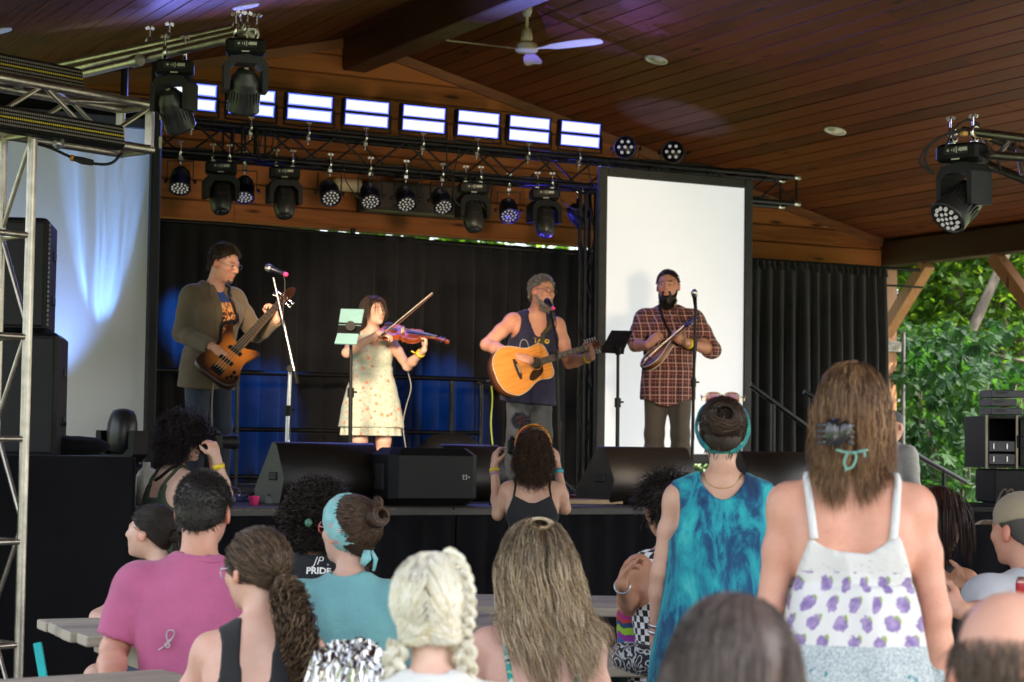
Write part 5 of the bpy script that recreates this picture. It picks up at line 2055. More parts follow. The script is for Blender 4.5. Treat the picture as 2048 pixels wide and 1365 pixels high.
def grow(s, n, length, cols, seed=1, seg=14, grav=.9, vol=(.008, .03), front=.07, nape=-.085, part=None, back=0.35, curl=0.0, curl_r=.008, rad=(.0012, .0026), wavy=0.0, side=0.0, F=None, lenvar=.25, fly=0.02, mask=None, root_dark=None, inertia=.62, coil=260., outf=.06, sweep=None):
 rng = np.random.RandomState(seed)
 k = s.sc
 Pl, Nl = s.scalp(n, front, nape, rng, side)
 if mask is not None:
  m = mask(Pl)
  Pl, Nl = Pl[m], Nl[m]
 n = len(Pl)
 P = s.hc + (Pl * k) @ s.Hd.T
 Nn = Nl @ s.Hd.T
 F = F or s.F
 off = vol[0] + (vol[1] - vol[0]) * rng.rand(n) ** 1.3
 bk = s.Hd @ np.array([0, -1.0, 0])
 sd = np.sign(Pl[:, 0] - (part if part is not None else 0))
 sdv = (s.Hd @ np.array([1.0, 0, 0]))[None, :] * sd[:, None]
 v = sdv * (.30 if part is not None else .12) + bk[None, :] * back + np.array([0, 0, -.35])
 v = v - Nn * (v * Nn).sum(1, keepdims=True) + Nn * outf
 v += rng.randn(n, 3) * .08
 v /= np.linalg.norm(v, axis=1, keepdims=True)
 Ls = length * (1 - lenvar * rng.rand(n))
 step = Ls / seg
 out = [P.copy()]
 g = np.array([0, 0, -1.0])
 cl = np.array([np.argmin(((Pl[i] - Pl[:90]) ** 2).sum(1)) for i in range(n)])
 ph = rng.rand(90)[cl] * 6 + rng.rand(n) * .9
 for i in range(seg):
  if sweep is not None and i > seg * .25:
   g = np.asarray(sweep) + np.array([0, 0, -1.0])
  v = v * inertia + g * (1 - inertia) * grav * (1.0 + .5 * i / seg) + rng.randn(n, 3) * fly
  v /= np.linalg.norm(v, axis=1, keepdims=True) + 1e-9
  P = P + v * step[:, None]
  P = s_push(F, P, off)
  v2 = P - out[-1]
  v = v2 / (np.linalg.norm(v2, axis=1, keepdims=True) + 1e-9)
  out.append(P.copy())
 S = np.stack(out, axis=1)
 if wavy:
  u = np.linspace(0, 1, seg + 1)[None, :]
  d1 = rng.randn(90, 3)[cl] + rng.randn(n, 3) * .35
  S = S + (np.sin(u * 13 + ph[:, None]) * wavy * u)[..., None] * (d1 / np.linalg.norm(d1, axis=1, keepdims=True))[:, None, :]
 if curl:
  S = coil_up(S, curl_r, coil, rng, curl)
 r = rad[0] + (rad[1] - rad[0]) * rng.rand(n)
 C = palette(n, cols, rng)
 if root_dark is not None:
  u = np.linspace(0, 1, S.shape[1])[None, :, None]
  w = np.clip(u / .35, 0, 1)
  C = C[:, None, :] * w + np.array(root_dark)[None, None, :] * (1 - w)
 return strand_mesh(S, r, C)
def s_push(F, P, off):
 return F.push(P, off)
def coil_up(S, r, freq, rng, amount=1.0, sub=2):
 n, m, _ = S.shape
 u = np.linspace(0, m - 1, (m - 1) * sub + 1)
 i0 = np.minimum(np.floor(u).astype(int), m - 2)
 f = (u - i0)[None, :, None]
 S = S[:, i0] * (1 - f) + S[:, i0 + 1] * f
 seg = np.linalg.norm(np.diff(S, axis=1), axis=2)
 d = np.concatenate([np.zeros((n, 1)), np.cumsum(seg, axis=1)], axis=1)
 T = np.gradient(S, axis=1)
 T /= np.linalg.norm(T, axis=2, keepdims=True) + 1e-9
 X = np.cross(T, np.array([.3, .5, .8]))
 X /= np.linalg.norm(X, axis=2, keepdims=True) + 1e-9
 Y = np.cross(T, X)
 a = d * freq * (0.7 + .6 * rng.rand(n, 1)) + rng.rand(n, 1) * 6
 rr = (r * (.6 + .8 * rng.rand(n, 1)) * np.minimum(1, d / .02) * amount)[..., None]
 return S + rr * (np.cos(a)[..., None] * X + np.sin(a)[..., None] * Y)
def pulled(s, n, tie, cols, seed=1, seg=9, thick=.012, front=.07, nape=-.085, rad=(.0012, .0022), side=0.0, loose=.002):
 rng = np.random.RandomState(seed)
 k = s.sc
 Pl, Nl = s.scalp(n, front, nape, rng, side)
 tie = np.asarray(tie, float)
 out = []
 cen, rad3 = np.array([0, -.014, .034]), np.array([.077, .100, .088])
 for i in range(seg + 1):
  t = i / seg
  q = Pl * (1 - t) + tie * t
  e = (q - cen) / (rad3 + thick * (.55 + .45 * math.sin(PI * min(1, t * 1.2))))
  l = np.linalg.norm(e, axis=1, keepdims=True)
  e = np.where((l < 1) & (t < .93) & (q[:, 2:] > -.03), e / l, e)
  q = cen + e * (rad3 + thick * (.55 + .45 * math.sin(PI * min(1, t * 1.2))))
  out.append(q + rng.randn(n, 3) * loose * math.sin(PI * t))
 S = np.stack(out, axis=1)
 S = s.hc + (S * k) @ s.Hd.T
 r = rad[0] + (rad[1] - rad[0]) * rng.rand(n)
 return strand_mesh(S, r, palette(n, cols, rng), taper=False)
def tail(s, n, path, width, cols, seed=1, seg=18, rad=(.0015, .003), curl=0.0, curl_r=.01, coil=200., prof=None):
 rng = np.random.RandomState(seed)
 P = bez(path, 8)
 u = np.linspace(0, 1, len(P))
 uu = np.linspace(0, 1, seg + 1)
 C = np.stack([np.interp(uu, u, P[:, i]) for i in range(3)], axis=1)
 T = np.gradient(C, axis=0)
 T /= np.linalg.norm(T, axis=1, keepdims=True)
 X = np.cross(T, [.2, .9, .3])
 X /= np.linalg.norm(X, axis=1, keepdims=True)
 Y = np.cross(T, X)
 w = np.interp(uu, np.linspace(0, 1, len(prof)), prof) if prof is not None else np.sin(PI * np.clip(uu * .9 + .08, 0, 1)) ** .6
 a = rng.rand(n) * 2 * PI
 rr = np.sqrt(rng.rand(n)) * width
 tw = rng.randn(n) * .6
 ang = a[:, None] + tw[:, None] * uu[None, :]
 lenv = 1 - .18 * rng.rand(n)
 S = C[None] + (rr[:, None] * w[None])[..., None] * (np.cos(ang)[..., None] * X[None] + np.sin(ang)[..., None] * Y[None])
 S = S[:, :1] + (S - S[:, :1]) * lenv[:, None, None]
 S += rng.randn(n, 1, 3) * .002
 if curl:
  S = coil_up(S, curl_r, coil, rng, curl)
 r = rad[0] + (rad[1] - rad[0]) * rng.rand(n)
 return strand_mesh(S, r, palette(n, cols, rng))
def ball_hair(s, n, c, r, cols, seed=1, rad=(.0015, .003), turns=1.4):
 rng = np.random.RandomState(seed)
 r = np.array([r] * 3 if np.isscalar(r) else r, float)
 u = np.linspace(0, 1, 18)[None, :]
 lat = (rng.rand(n) - .5) * 2.2
 lon = rng.rand(n) * 6.28
 L = lon[:, None] + u * turns * 2.4
 B = lat[:, None] + .6 * np.sin(u * 3 + lon[:, None])
 rho = (.82 + .2 * rng.rand(n))[:, None]
 S = np.stack([np.cos(B) * np.cos(L) * rho, np.sin(B) * rho, np.cos(B) * np.sin(L) * rho], axis=-1) * r
 S = np.asarray(c) + S @ s.Hd.T
 return strand_mesh(S, rad[0] + (rad[1] - rad[0]) * rng.rand(n), palette(n, cols, rng))
def blob(s, F_fn, color, h=.007, lump=.004, seed=1, var=.25, freq=(60, 60, 40)):
 F = Sdf()
 F_fn(F)
 V, Q = F.mesh(h)
 V = relax(V, Q, 1)
 n = vnormals(V, Q)
 V = V + n * (wave(V, seed, freq) * lump)[:, None]
 C = np.array(color) * (1 + var * wave(V, seed + 5, (80, 80, 40)))[:, None]
 return V, Q, np.clip(C, .001, 1)
def P_(label, at, deg, H=1.72, **kw):
 tgt = atD(*at)
 rz = ang_to_image(tgt, deg)
 a = Person(None, (tgt[0], tgt[1], kw.get('floor', 0.0)), rz, H, **{k: v for k, v in kw.items() if k != 'floor'})
 w = a.W(a.hc)
 d = tgt - w
 loc = np.array([tgt[0] + d[0], tgt[1] + d[1], kw.get('floor', 0.0)])
 kw2 = {k: v for k, v in kw.items() if k != 'floor'}
 kw2['pelvis'] = a.pel[2] + d[2]
 return Person(label, loc, rz, H, **kw2)
# ================================================================ cloth patterns
def pat(name, build, rough=0.85, fold=0.25):
 if name in MATS:
  return MATS[name]
 m, nt, b = _new(name)
 v = coord(nt)
 col = build(nt, v)
 nt.links.new(col, b.inputs['Base Color'])
 b.inputs['Roughness'].default_value = rough
 b.inputs['Sheen Weight'].default_value = 0.1
 n3 = noise(nt, v, 11, 4, 0.55, 0.8)
 n2 = noise(nt, v, 300, 2, 0.5)
 mh = N(nt, 'ShaderNodeMath', operation='MULTIPLY_ADD')
 mh.inputs[1].default_value = 0.08
 nt.links.new(n2, mh.inputs[0])
 nt.links.new(n3, mh.inputs[2])
 bump(nt, b, mh.outputs[0], fold, 0.02)
 return m
def mixc(nt, fac, a, b):
 mx = N(nt, 'ShaderNodeMix', data_type='RGBA')
 if hasattr(fac, 'links'):
  nt.links.new(fac, mx.inputs[0])
 else:
  mx.inputs[0].default_value = fac
 for i, c in ((6, a), (7, b)):
  if hasattr(c, 'links'):
   nt.links.new(c, mx.inputs[i])
  else:
   mx.inputs[i].default_value = (*c, 1)
 return mx.outputs[2]
def xyz(nt, v):
 sx = N(nt, 'ShaderNodeSeparateXYZ')
 nt.links.new(v, sx.inputs[0])
 return sx.outputs['X'], sx.outputs['Y'], sx.outputs['Z']
def floral(nt, v):
 base = ramp(nt, noise(nt, v, 30, 3), [(0.35, (0.44, 0.52, 0.43)), (0.7, (0.62, 0.65, 0.56))])
 for sc, lo, hi, c, seed in ((17, .20, .30, (0.74, 0.26, 0.15), 0), (23, .16, .24, (0.80, 0.46, 0.22), 5), (31, .13, .2, (0.24, 0.33, 0.24), 9)):
  vo = N(nt, 'ShaderNodeTexVoronoi')
  vo.inputs['Scale'].default_value = sc
  mp = N(nt, 'ShaderNodeMapping')
  mp.inputs['Location'].default_value = (seed, seed * 2, seed)
  nt.links.new(v, mp.inputs[0])
  nt.links.new(mp.outputs[0], vo.inputs['Vector'])
  wob = math_(nt, 'MULTIPLY_ADD', noise(nt, v, 120, 2), 0.25, vo.outputs['Distance'])
  f = ramp(nt, wob, [(lo + .1, (1, 1, 1)), (hi + .12, (0, 0, 0))])
  base = mixc(nt, f, base, c)
 return base
def plaid(nt, v):
 x, y, z = xyz(nt, v)
 u = math_(nt, 'ADD', x, math_(nt, 'MULTIPLY', y, 0.6))
 def stripes(src, per, w, off=0.0):
  a = math_(nt, 'PINGPONG', math_(nt, 'ADD', src, off), per / 2)
  return math_(nt, 'LESS_THAN', a, w / 2)
 c = (0.155, 0.026, 0.030)
 d = mixc(nt, math_(nt, 'MULTIPLY', stripes(u, .064, .030, .01), .55), c, (0.035, 0.010, 0.014))
 d = mixc(nt, math_(nt, 'MULTIPLY', stripes(z, .064, .030, .02), .55), d, (0.035, 0.010, 0.014))
 d = mixc(nt, math_(nt, 'MULTIPLY', stripes(u, .064, .007, .032), .6), d, (0.62, 0.45, 0.38))
 d = mixc(nt, math_(nt, 'MULTIPLY', stripes(z, .064, .007, .038), .6), d, (0.62, 0.45, 0.38))
 d = mixc(nt, math_(nt, 'MULTIPLY', stripes(u, .032, .004, .006), .35), d, (0.60, 0.40, 0.33))
 return mixc(nt, math_(nt, 'MULTIPLY', stripes(z, .032, .004, .004), .35), d, (0.60, 0.40, 0.33))
def graphic_tee(nt, v):
 x, y, z = xyz(nt, v)
 n = noise(nt, v, 26, 3, .6, 2.0)
 art = ramp(nt, n, [(0.0, (0.02, 0.015, 0.02)), (0.40, (0.02, 0.015, 0.02)), (0.46, (0.65, 0.18, 0.03)), (0.54, (0.78, 0.42, 0.12)), (0.6, (0.6, 0.52, 0.45)), (0.66, (0.02, 0.02, 0.05))], 'CONSTANT')
 inz = math_(nt, 'MULTIPLY', math_(nt, 'GREATER_THAN', z, 1.06), math_(nt, 'LESS_THAN', z, 1.32))
 return mixc(nt, inz, (0.015, 0.05, 0.22), art)
def navy_tank(nt, v):
 n = noise(nt, v, 6, 3)
 return ramp(nt, n, [(0.3, (0.010, 0.011, 0.038)), (0.7, (0.017, 0.018, 0.060))])
def denim(name, c):
 return cloth_mat(name, c, 0.8, 0.35, 420, 0.3, 0.2)
# ================================================================ instruments
def place_instrument(T, o, u, n):
 u = np.asarray(u, float)
 u = u / np.linalg.norm(u)
 n = np.asarray(n, float)
 n = n - u * (n @ u)
 n /= np.linalg.norm(n)
 v = np.cross(n, u)
 T.matrix_world = Matrix(((u[0], v[0], n[0], o[0]), (u[1], v[1], n[1], o[1]), (u[2], v[2], n[2], o[2]), (0, 0, 0, 1)))
def sym_outline(half, n=6):
 up = bez(half, n)
 lo = up[::-1].copy()
 lo[:, 1] *= -1
 return np.vstack([up, lo[1:-1] if abs(up[0, 1]) < 1e-6 else lo])[::-1]
def strings(q, x0, x1, w0, w1, n, z0, z1, r=.0008):
 for i in range(n):
  t = (i - (n - 1) / 2) / max(1, n - 1)
  q.cyl((x0, t * w0, z0), (x1, t * w1, z1), r, n=5, caps=False)
varnish_orange = wood('guitar_top_wood', (0.50, 0.175, 0.026), (0.74, 0.30, 0.06), axis=0, rough=0.3, gscale=3, knots=False, bmp=0.03, coat=0.6)
mahogany = wood('mahogany', (0.07, 0.022, 0.010), (0.16, 0.055, 0.022), axis=0, rough=0.35, gscale=3, knots=False, bmp=0.05, coat=0.4)
rosewood = plain('rosewood', (0.030, 0.016, 0.010), 0.45)
ivory = plain('ivory_plastic', (0.70, 0.64, 0.50), 0.4)
gold_metal = plain('gold_metal', (0.75, 0.52, 0.18), 0.3, 1.0)
string_mat = plain('string_metal', (0.62, 0.55, 0.42), 0.3, 1.0)
def sunburst(name, mid, edge, r0, r1, sx=1.0):
 if name in MATS:
  return MATS[name]
 m, nt, b = _new(name)
 v = coord(nt, (sx, 1, 0.3), loc=(0, 0, 0))
 ln = N(nt, 'ShaderNodeVectorMath', operation='LENGTH')
 nt.links.new(v, ln.inputs[0])
 g = coord(nt, (4, 40, 40))
 w = math_(nt, 'MULTIPLY_ADD', noise(nt, g, 2, 4), 0.03, ln.outputs['Value'])
 c = ramp(nt, w, [(r0, mid), ((r0 + r1) / 2, lerp3(mid, edge, .45)), (r1, edge)])
 nt.links.new(c, b.inputs['Base Color'])
 b.inputs['Roughness'].default_value = 0.4
 b.inputs['Coat Weight'].default_value = 0.25
 b.inputs['Coat Roughness'].default_value = 0.25
 return m
def acoustic_guitar(o, u, n):
 T = empty('acoustic_guitar', o, label='amber acoustic guitar with a dark teardrop pickguard', cat='guitar')
 half = [(-.375, 0), (-.37, .07), (-.335, .145), (-.25, .196), (-.16, .185), (-.07, .145), (-.02, .133), (.04, .140), (.09, .140), (.122, .105), (.13, .03), (.13, 0)]
 O = sym_outline(half)
 MB().prism(O, -.105, 0, bev=.006, mi=0, mi_side=1).build('body', [varnish_orange, mahogany], T)
 q = MB()
 P = np.array([(x, y, 0.001) for x, y in O])
 q.tube(np.vstack([P, P[:1]]), .0028, 5, caps=False)
 q.build('binding', ivory, T)
 MB().cyl((0, 0, .0005), (0, 0, .0015), .049, n=28).build('sound_hole', plain('deep_black', (.004, .003, .003), .9), T)
 q = MB()
 for r in (.054, .060):
  t = np.linspace(0, 2 * PI, 33)
  q.tube(np.stack([np.cos(t) * r, np.sin(t) * r, np.full(33, .001)], 1), .0016, 5, caps=False)
 q.build('rosette', rosewood, T)
 pg = bez([(.045, -.035), (.035, -.075), (-.01, -.105), (-.075, -.125), (-.105, -.105), (-.085, -.07), (-.05, -.045), (-.03, -.045), (0, -.054), (.03, -.045), (.045, -.035)], 5)[:-1]
 MB().prism(pg[::-1] if True else pg, .0005, .003).build('pickguard', plain('pickguard_brown', (.035, .018, .010), .25), T)
 br = [(-.185, -.085), (-.165, -.08), (-.155, -.045), (-.160, 0), (-.155, .045), (-.165, .08), (-.185, .085), (-.19, .04), (-.192, 0), (-.19, -.04)]
 MB().prism(br, 0, .008, bev=.002).build('bridge', rosewood, T)
 MB().box((-.168, 0, .009), (.004, .075, .006)).build('saddle', ivory, T)
 q = MB()
 q.prism([(.10, -.028), (.47, -.0225), (.47, .0225), (.10, .028)], -.022, -.001, bev=.008)
 q.build('neck', mahogany, T)
 MB().prism([(.045, -.0285), (.47, -.0225), (.47, .0225), (.045, .0285)], -.001, .006).build('fretboard', rosewood, T)
 q = MB()
 for i in range(1, 19):
  x = .47 - .645 * (1 - 2 ** (-i / 12))
  w = .0225 + (.47 - x) / .42 * .006
  q.box((x, 0, .0065), (.0022, 2 * w, .002))
 q.build('frets', steel, T)
 q = MB()
 for i in (3, 5, 7, 9):
  x = .47 - .645 * (1 - (2 ** (-i / 12) + 2 ** (-(i - 1) / 12)) / 2)
  q.cyl((x, 0, .0058), (x, 0, .0066), .004, n=8)
 q.build('fret_markers', ivory, T)
 hs = [(.47, -.0225), (.49, -.032), (.63, -.038), (.64, -.03), (.645, 0), (.64, .03), (.63, .038), (.49, .032), (.47, .0225)]
 a = .24
 MB().prism(hs, -.018, 0, o=(.47 - .47 * math.cos(a), 0, .47 * math.sin(a)), ax=(math.cos(a), 0, -math.sin(a)), az=(math.sin(a), 0, math.cos(a)), bev=.003).build('headstock', mahogany, T)
 for i in range(6):
  for sd in (-1, 1):
   if i >= 5:
    continue
   x = .50 + i * .028
   z = -(x - .47) * math.tan(a) - .008
   q = MB()
   q.cyl((x, sd * .036, z), (x, sd * .054, z), .0035, n=7)
   q.box((x, sd * .060, z), (.014, .014, .007), bev=.003)
   q.cyl((x, sd * .022, z), (x, sd * .022, z + .02), .004, n=7)
   q.build('tuning_peg', steel, T)
 MB().box((.471, 0, .007), (.006, .046, .007)).build('nut', ivory, T)
 q = MB()
 strings(q, -.168, .47, .058, .036, 6, .0125, .0105, .0011)
 q.build('strings', string_mat, T)
 place_instrument(T, o, u, n)
 return T
def bass_guitar(o, u, n):
 T = empty('bass_guitar', o, label='sunburst electric bass guitar with a long neck', cat='guitar')
 O = bez([(-.24, .0), (-.235, .10), (-.19, .155), (-.10, .150), (-.02, .115), (.06, .112), (.13, .140), (.215, .155), (.235, .135), (.19, .105), (.145, .07), (.13, .03), (.13, -.035), (.15, -.075), (.175, -.115), (.165, -.14), (.10, -.125), (.03, -.105), (-.05, -.12), (-.13, -.155), (-.20, -.14), (-.235, -.08), (-.24, 0)], 5)[:-1]
 sb = sunburst('bass_sunburst', (0.62, 0.20, 0.03), (0.030, 0.010, 0.006), .06, .185, .75)
 MB().prism(O[::-1], -.040, 0, bev=.010).build('body', sb, T)
 for x in (-.055, .055):
  q = MB()
  q.box((x, 0, .005), (.032, .105, .014), bev=.004)
  q.build('pickup', black_plastic, T)
 MB().box((-.165, 0, .008), (.055, .085, .018), bev=.004).build('bridge', black_metal, T)
 for x, y in ((-.10, -.095), (-.14, -.098), (-.175, -.085), (-.125, -.125)):
  MB().cyl((x, y, 0), (x, y, .018), .011, .009, 12).build('knob', black_plastic, T)
 MB().prism([(.10, -.031), (.62, -.021), (.62, .021), (.10, .031)], -.022, 0, bev=.006).build('neck', wood('maple_neck', (.30, .15, .06), (.48, .27, .12), 0, .35, 3, False, .04, .4), T)
 MB().prism([(.06, -.0315), (.62, -.021), (.62, .021), (.06, .0315)], .0, .007).build('fretboard', rosewood, T)
 q = MB()
 for i in range(1, 23):
  x = .62 - .80 * (1 - 2 ** (-i / 12))
  q.box((x, 0, .0075), (.0025, 2 * (.021 + (.62 - x) * .019), .002))
 q.build('frets', steel, T)
 hs = bez([(.62, -.021), (.65, -.030), (.72, -.036), (.80, -.030), (.825, -.005), (.80, .018), (.76, .030), (.70, .036), (.65, .034), (.62, .021)], 3)
 MB().prism(hs, -.018, 0, bev=.003).build('headstock', sb, T)
 for x, sd in ((.67, -1), (.71, -1), (.67, 1), (.71, 1)):
  q = MB()
  q.cyl((x, sd * .034, -.009), (x, sd * .056, -.009), .004, n=8)
  q.box((x, sd * .066, -.009), (.022, .020, .006), bev=.003)
  q.cyl((x, sd * .018, 0), (x, sd * .018, .016), .006, n=8)
  q.build('tuning_peg', chrome, T)
 q = MB()
 strings(q, -.165, .63, .060, .032, 4, .018, .0115, .0016)
 q.build('strings', string_mat, T)
 place_instrument(T, o, u, n)
 return T
def violin(o, u, n):
 T = empty('violin', o, label='glossy red-brown violin under the player\'s chin', cat='violin')
 half = [(0, 0), (.004, .05), (.03, .092), (.085, .103), (.125, .088), (.143, .094), (.15, .080), (.17, .057), (.20, .055), (.222, .066), (.232, .080), (.245, .070), (.285, .083), (.33, .068), (.353, .03), (.356, 0)]
 O = sym_outline(half, 4)
 vw = sunburst('violin_varnish', (0.42, 0.085, 0.018), (0.16, 0.028, 0.010), .02, .26, .6)
 MB().prism(O, -.036, 0, bev=.006).build('body', vw, T)
 q = MB()
 for z in (-.001, -.036):
  P = np.array([(x, y, z) for x, y in O])
  q.tube(np.vstack([P, P[:1]]), .0032, 5, caps=False)
 q.build('edge', sunburst('violin_edge', (0.30, 0.07, 0.015), (0.30, 0.07, 0.015), .1, .3), T)
 q = MB()
 for sd in (-1, 1):
  q.tube(bez([(.155, sd * .035, .002), (.165, sd * .043, .003), (.19, sd * .040, .003), (.215, sd * .030, .003), (.222, sd * .034, .002)], 4), .002, 5)
 q.build('sound_holes', black_plastic, T)
 MB().prism([(.03, -.02), (.14, -.012), (.14, .012), (.03, .02)], .008, .014, bev=.002).build('tailpiece', rosewood, T)
 MB().box((.19, 0, .018), (.005, .042, .034), taper=.8).build('bridge', ivory, T)
 MB().prism([(.235, -.021), (.49, -.012), (.49, .012), (.235, .021)], .012, .020, bev=.002).build('fingerboard', plain('ebony', (.012, .010, .010), .35), T)
 MB().prism([(.34, -.017), (.49, -.012), (.49, .012), (.34, .017)], -.008, .013, bev=.005).build('neck', vw, T)
 q = MB()
 q.prism([(.49, -.013), (.56, -.010), (.56, .010), (.49, .013)], -.014, .006, bev=.003)
 q.tube([(.555, 0, -.006), (.575, 0, -.004), (.588, 0, -.012), (.584, 0, -.024), (.572, 0, -.024), (.570, 0, -.015), (.577, 0, -.014)], [.012, .012, .011, .010, .009, .007, .005], 8)
 q.cyl((.577, -.02, -.015), (.577, .02, -.015), .009, n=10)
 q.build('scroll', vw, T)
 for i, (x, sd) in enumerate(((.50, 1), (.515, -1), (.53, 1), (.545, -1))):
  q = MB()
  q.cyl((x, -sd * .014, -.004), (x, sd * .030, -.004), .004, n=7)
  q.box((x, sd * .038, -.004), (.016, .016, .006), bev=.004)
  q.build('peg', plain('ebony', (.012, .010, .010), .35), T)
 q = MB()
 q.ell = None
 q.sphere((.03, .06, .012), (.035, .035, .010))
 q.build('chin_rest', plain('ebony', (.012, .010, .010), .35), T)
 q = MB()
 strings(q, .14, .49, .018, .014, 4, .036, .021, .0008)
 q.build('strings', string_mat, T)
 place_instrument(T, o, u, n)
 return T
def mandolin(o, u, n):
 T = empty('mandolin', o, label='dark sunburst mandolin with cream edge binding', cat='mandolin')
 half = [(-.17, 0), (-.165, .05), (-.12, .105), (-.05, .125), (.02, .112), (.09, .075), (.14, .042), (.17, .03), (.17, 0)]
 O = sym_outline(half, 5)
 sb = sunburst('mandolin_sunburst', (0.36, 0.11, 0.02), (0.022, 0.008, 0.005), .02, .13, .7)
 side = sunburst('mandolin_side', (0.40, 0.15, 0.03), (0.06, 0.018, 0.008), .02, .19, 1.0)
 MB().prism(O, -.048, 0, bev=.003, mi=0, mi_side=1).build('body', [sb, side], T)
 q = MB()
 for z in (.0, -.048):
  P = np.array([(x, y, z) for x, y in O])
  q.tube(np.vstack([P, P[:1]]), .0032, 5, caps=False)
 q.build('binding', ivory, T)
 MB().box((-.07, 0, .012), (.012, .09, .020), taper=.7).build('bridge', rosewood, T)
 MB().prism([(-.175, -.022), (-.10, -.012), (-.10, .012), (-.175, .022)], .004, .010, bev=.002).build('tailpiece', gold_metal, T)
 MB().box((-.176, 0, -.024), (.012, .06, .05), bev=.004).build('strap_end', black_plastic, T)
 MB().prism([(.12, -.018), (.37, -.015), (.37, .015), (.12, .018)], -.02, .004, bev=.006).build('neck', mahogany, T)
 MB().prism([(.08, -.0185), (.37, -.0155), (.37, .0155), (.08, .0185)], .004, .010).build('fretboard', plain('ebony', (.012, .010, .010), .35), T)
 hs = bez([(.37, -.016), (.39, -.034), (.43, -.040), (.47, -.032), (.505, -.045), (.52, -.02), (.505, 0), (.525, .03), (.49, .045), (.46, .034), (.42, .040), (.39, .034), (.37, .016)], 3)
 MB().prism(hs, -.016, .002, bev=.002).build('headstock', plain('headstock_blue_black', (.02, .02, .06), .2, coat=.6), T)
 for i in range(4):
  for sd in (-1, 1):
   x = .395 + i * .027
   q = MB()
   q.cyl((x, sd * .035, -.008), (x, sd * .052, -.008), .003, n=6)
   q.box((x, sd * .058, -.008), (.012, .012, .006), bev=.003)
   q.build('tuning_peg', ivory, T)
 q = MB()
 strings(q, -.12, .37, .036, .024, 8, .022, .012, .0007)
 q.build('strings', string_mat, T)
 place_instrument(T, o, u, n)
 return T
# ================================================================ the four musicians
SKIN_A = ('skin_ruddy', (0.60, 0.33, 0.24))
SKIN_B = ('skin_pale', (0.66, 0.44, 0.35))
SKIN_C = ('skin_tan', (0.50, 0.27, 0.17))
SKIN_D = ('skin_sunned', (0.58, 0.31, 0.21))
shoe_dark = cloth_mat('shoe_leather', (0.02, 0.016, 0.013), 0.5)
metal_frame = plain('spectacle_metal', (0.25, 0.23, 0.22), 0.3, 0.9)
black_frame = plain('spectacle_black', (0.012, 0.012, 0.013), 0.3)
DK = DECK
p = P_('man in a brown blazer playing the bass guitar at the left of the stage', (449, 527, 13.45), 38, 1.76, floor=DK, fat=1.0, lean=.10, head=(.30, -.30, .05), skin=SKIN_A[0], tone=SKIN_A[1], h=.0075, neck_fwd=.045)
bassist = p
p.stand(.11)
bass_o, bass_h = atD(461, 712, 13.22), atD(577, 586, 13.72)
p.set_arm(1, p.px(363, 668, 13.42), p.px(424, 694, 13.20), palm=p.R.T @ (-R0 * .2 + F0 * .8 - U0 * .4), fingers=p.R.T @ (R0 * .75 - U0 * .62), curl=(.35, .5, .4), thumb=.3)
p.set_arm(-1, p.px(512, 668, 13.80), p.px(553, 640, 13.66), palm=p.R.T @ (-R0 * .7 - F0 * .3 + U0 * .3), fingers=p.R.T @ (-R0 * .25 + U0 * .9 + F0 * .05), curl=(.8, .9, .6), thumb=.6)
p.body(brow=(.3, .22, .18), nose=1.05)
tee = pat('graphic_tee_blue', graphic_tee)
p.shirt('tee_shirt', tee, hem=-.12, sleeve=.4, infl=.007, neck=.05)
blazer_mat = cloth_mat('blazer_brown', (0.115, 0.084, 0.052), 0.9, 0.15, 400, 0.2, .25)
F = Sdf()
p.torso(F, .022)
S0 = p.sec[0]
F.loft(p.pel, p.T, [(-.155, .185, .135, 0), (-.10, .180, .132, 0), (.1, .160, .118, .005)], .03, infl=.022)
for sd in (-1, 1):
 p.arm_s(F, sd, .020, 1.93, k=.035)
T_, pel_ = p.T, p.pel
F.clip(lambda P: -.15 - ((P - pel_) @ T_)[..., 2])
F.cap(p.t(-.010, .13, .56), p.t(-.030, .17, .16), .088, .072, k=.006, op='s')
F.cap(p.t(-.035, .17, .16), p.t(-.03, .17, -.35), .062, .085, k=.006, op='s')
F.ell(p.t(0, .01, .575), np.array([.080, .085, .060]), p.T, k=.006, op='s')
for sd in (-1, 1):
 a = p.arm[sd]
 d = (a['w'] - a['e']) / np.linalg.norm(a['w'] - a['e'])
 c = a['e'] + (a['w'] - a['e']) * .93
 F.cap(c + d * .11, c + d * .18, .107, .107, k=0, op='s')
p.cloth('blazer', F, blazer_mat, .0075, .006, 4, (13, 13, 8))
FB = F
for sd in (-1, 1):
 q = MB()
 P = FB and p.on_surface(bez([p.t(sd * .065, .04, .55), p.t(sd * .085 - .012, .11, .47), p.t(sd * .085 - .022, .15, .36), p.t(sd * .072 - .034, .15, .18)], 8), .004, FB)
 q.tube(P, np.interp(np.linspace(0, 1, len(P)), [0, .25, .6, 1], [.018, .034, .030, .006]), 8, flat=.22)
 q.build('lapel', blazer_mat, p.root)
p.trousers('jeans', denim('jeans_dark', (0.016, 0.022, 0.040)), upto=1.98)
p.shoes(shoe_dark)
C1 = [(.035, .022, .014), (.055, .037, .025), (.075, .058, .045)]
p.hair([p.cap_mesh(.004, .100, -.075, C1[0], .002), grow(p, 1700, .026, C1, 4, seg=4, vol=(.006, .014), grav=.15, back=.15, front=.092, nape=-.07, outf=.5, rad=(.0012, .0022))])
CB = [(.10, .075, .06), (.06, .04, .03)]
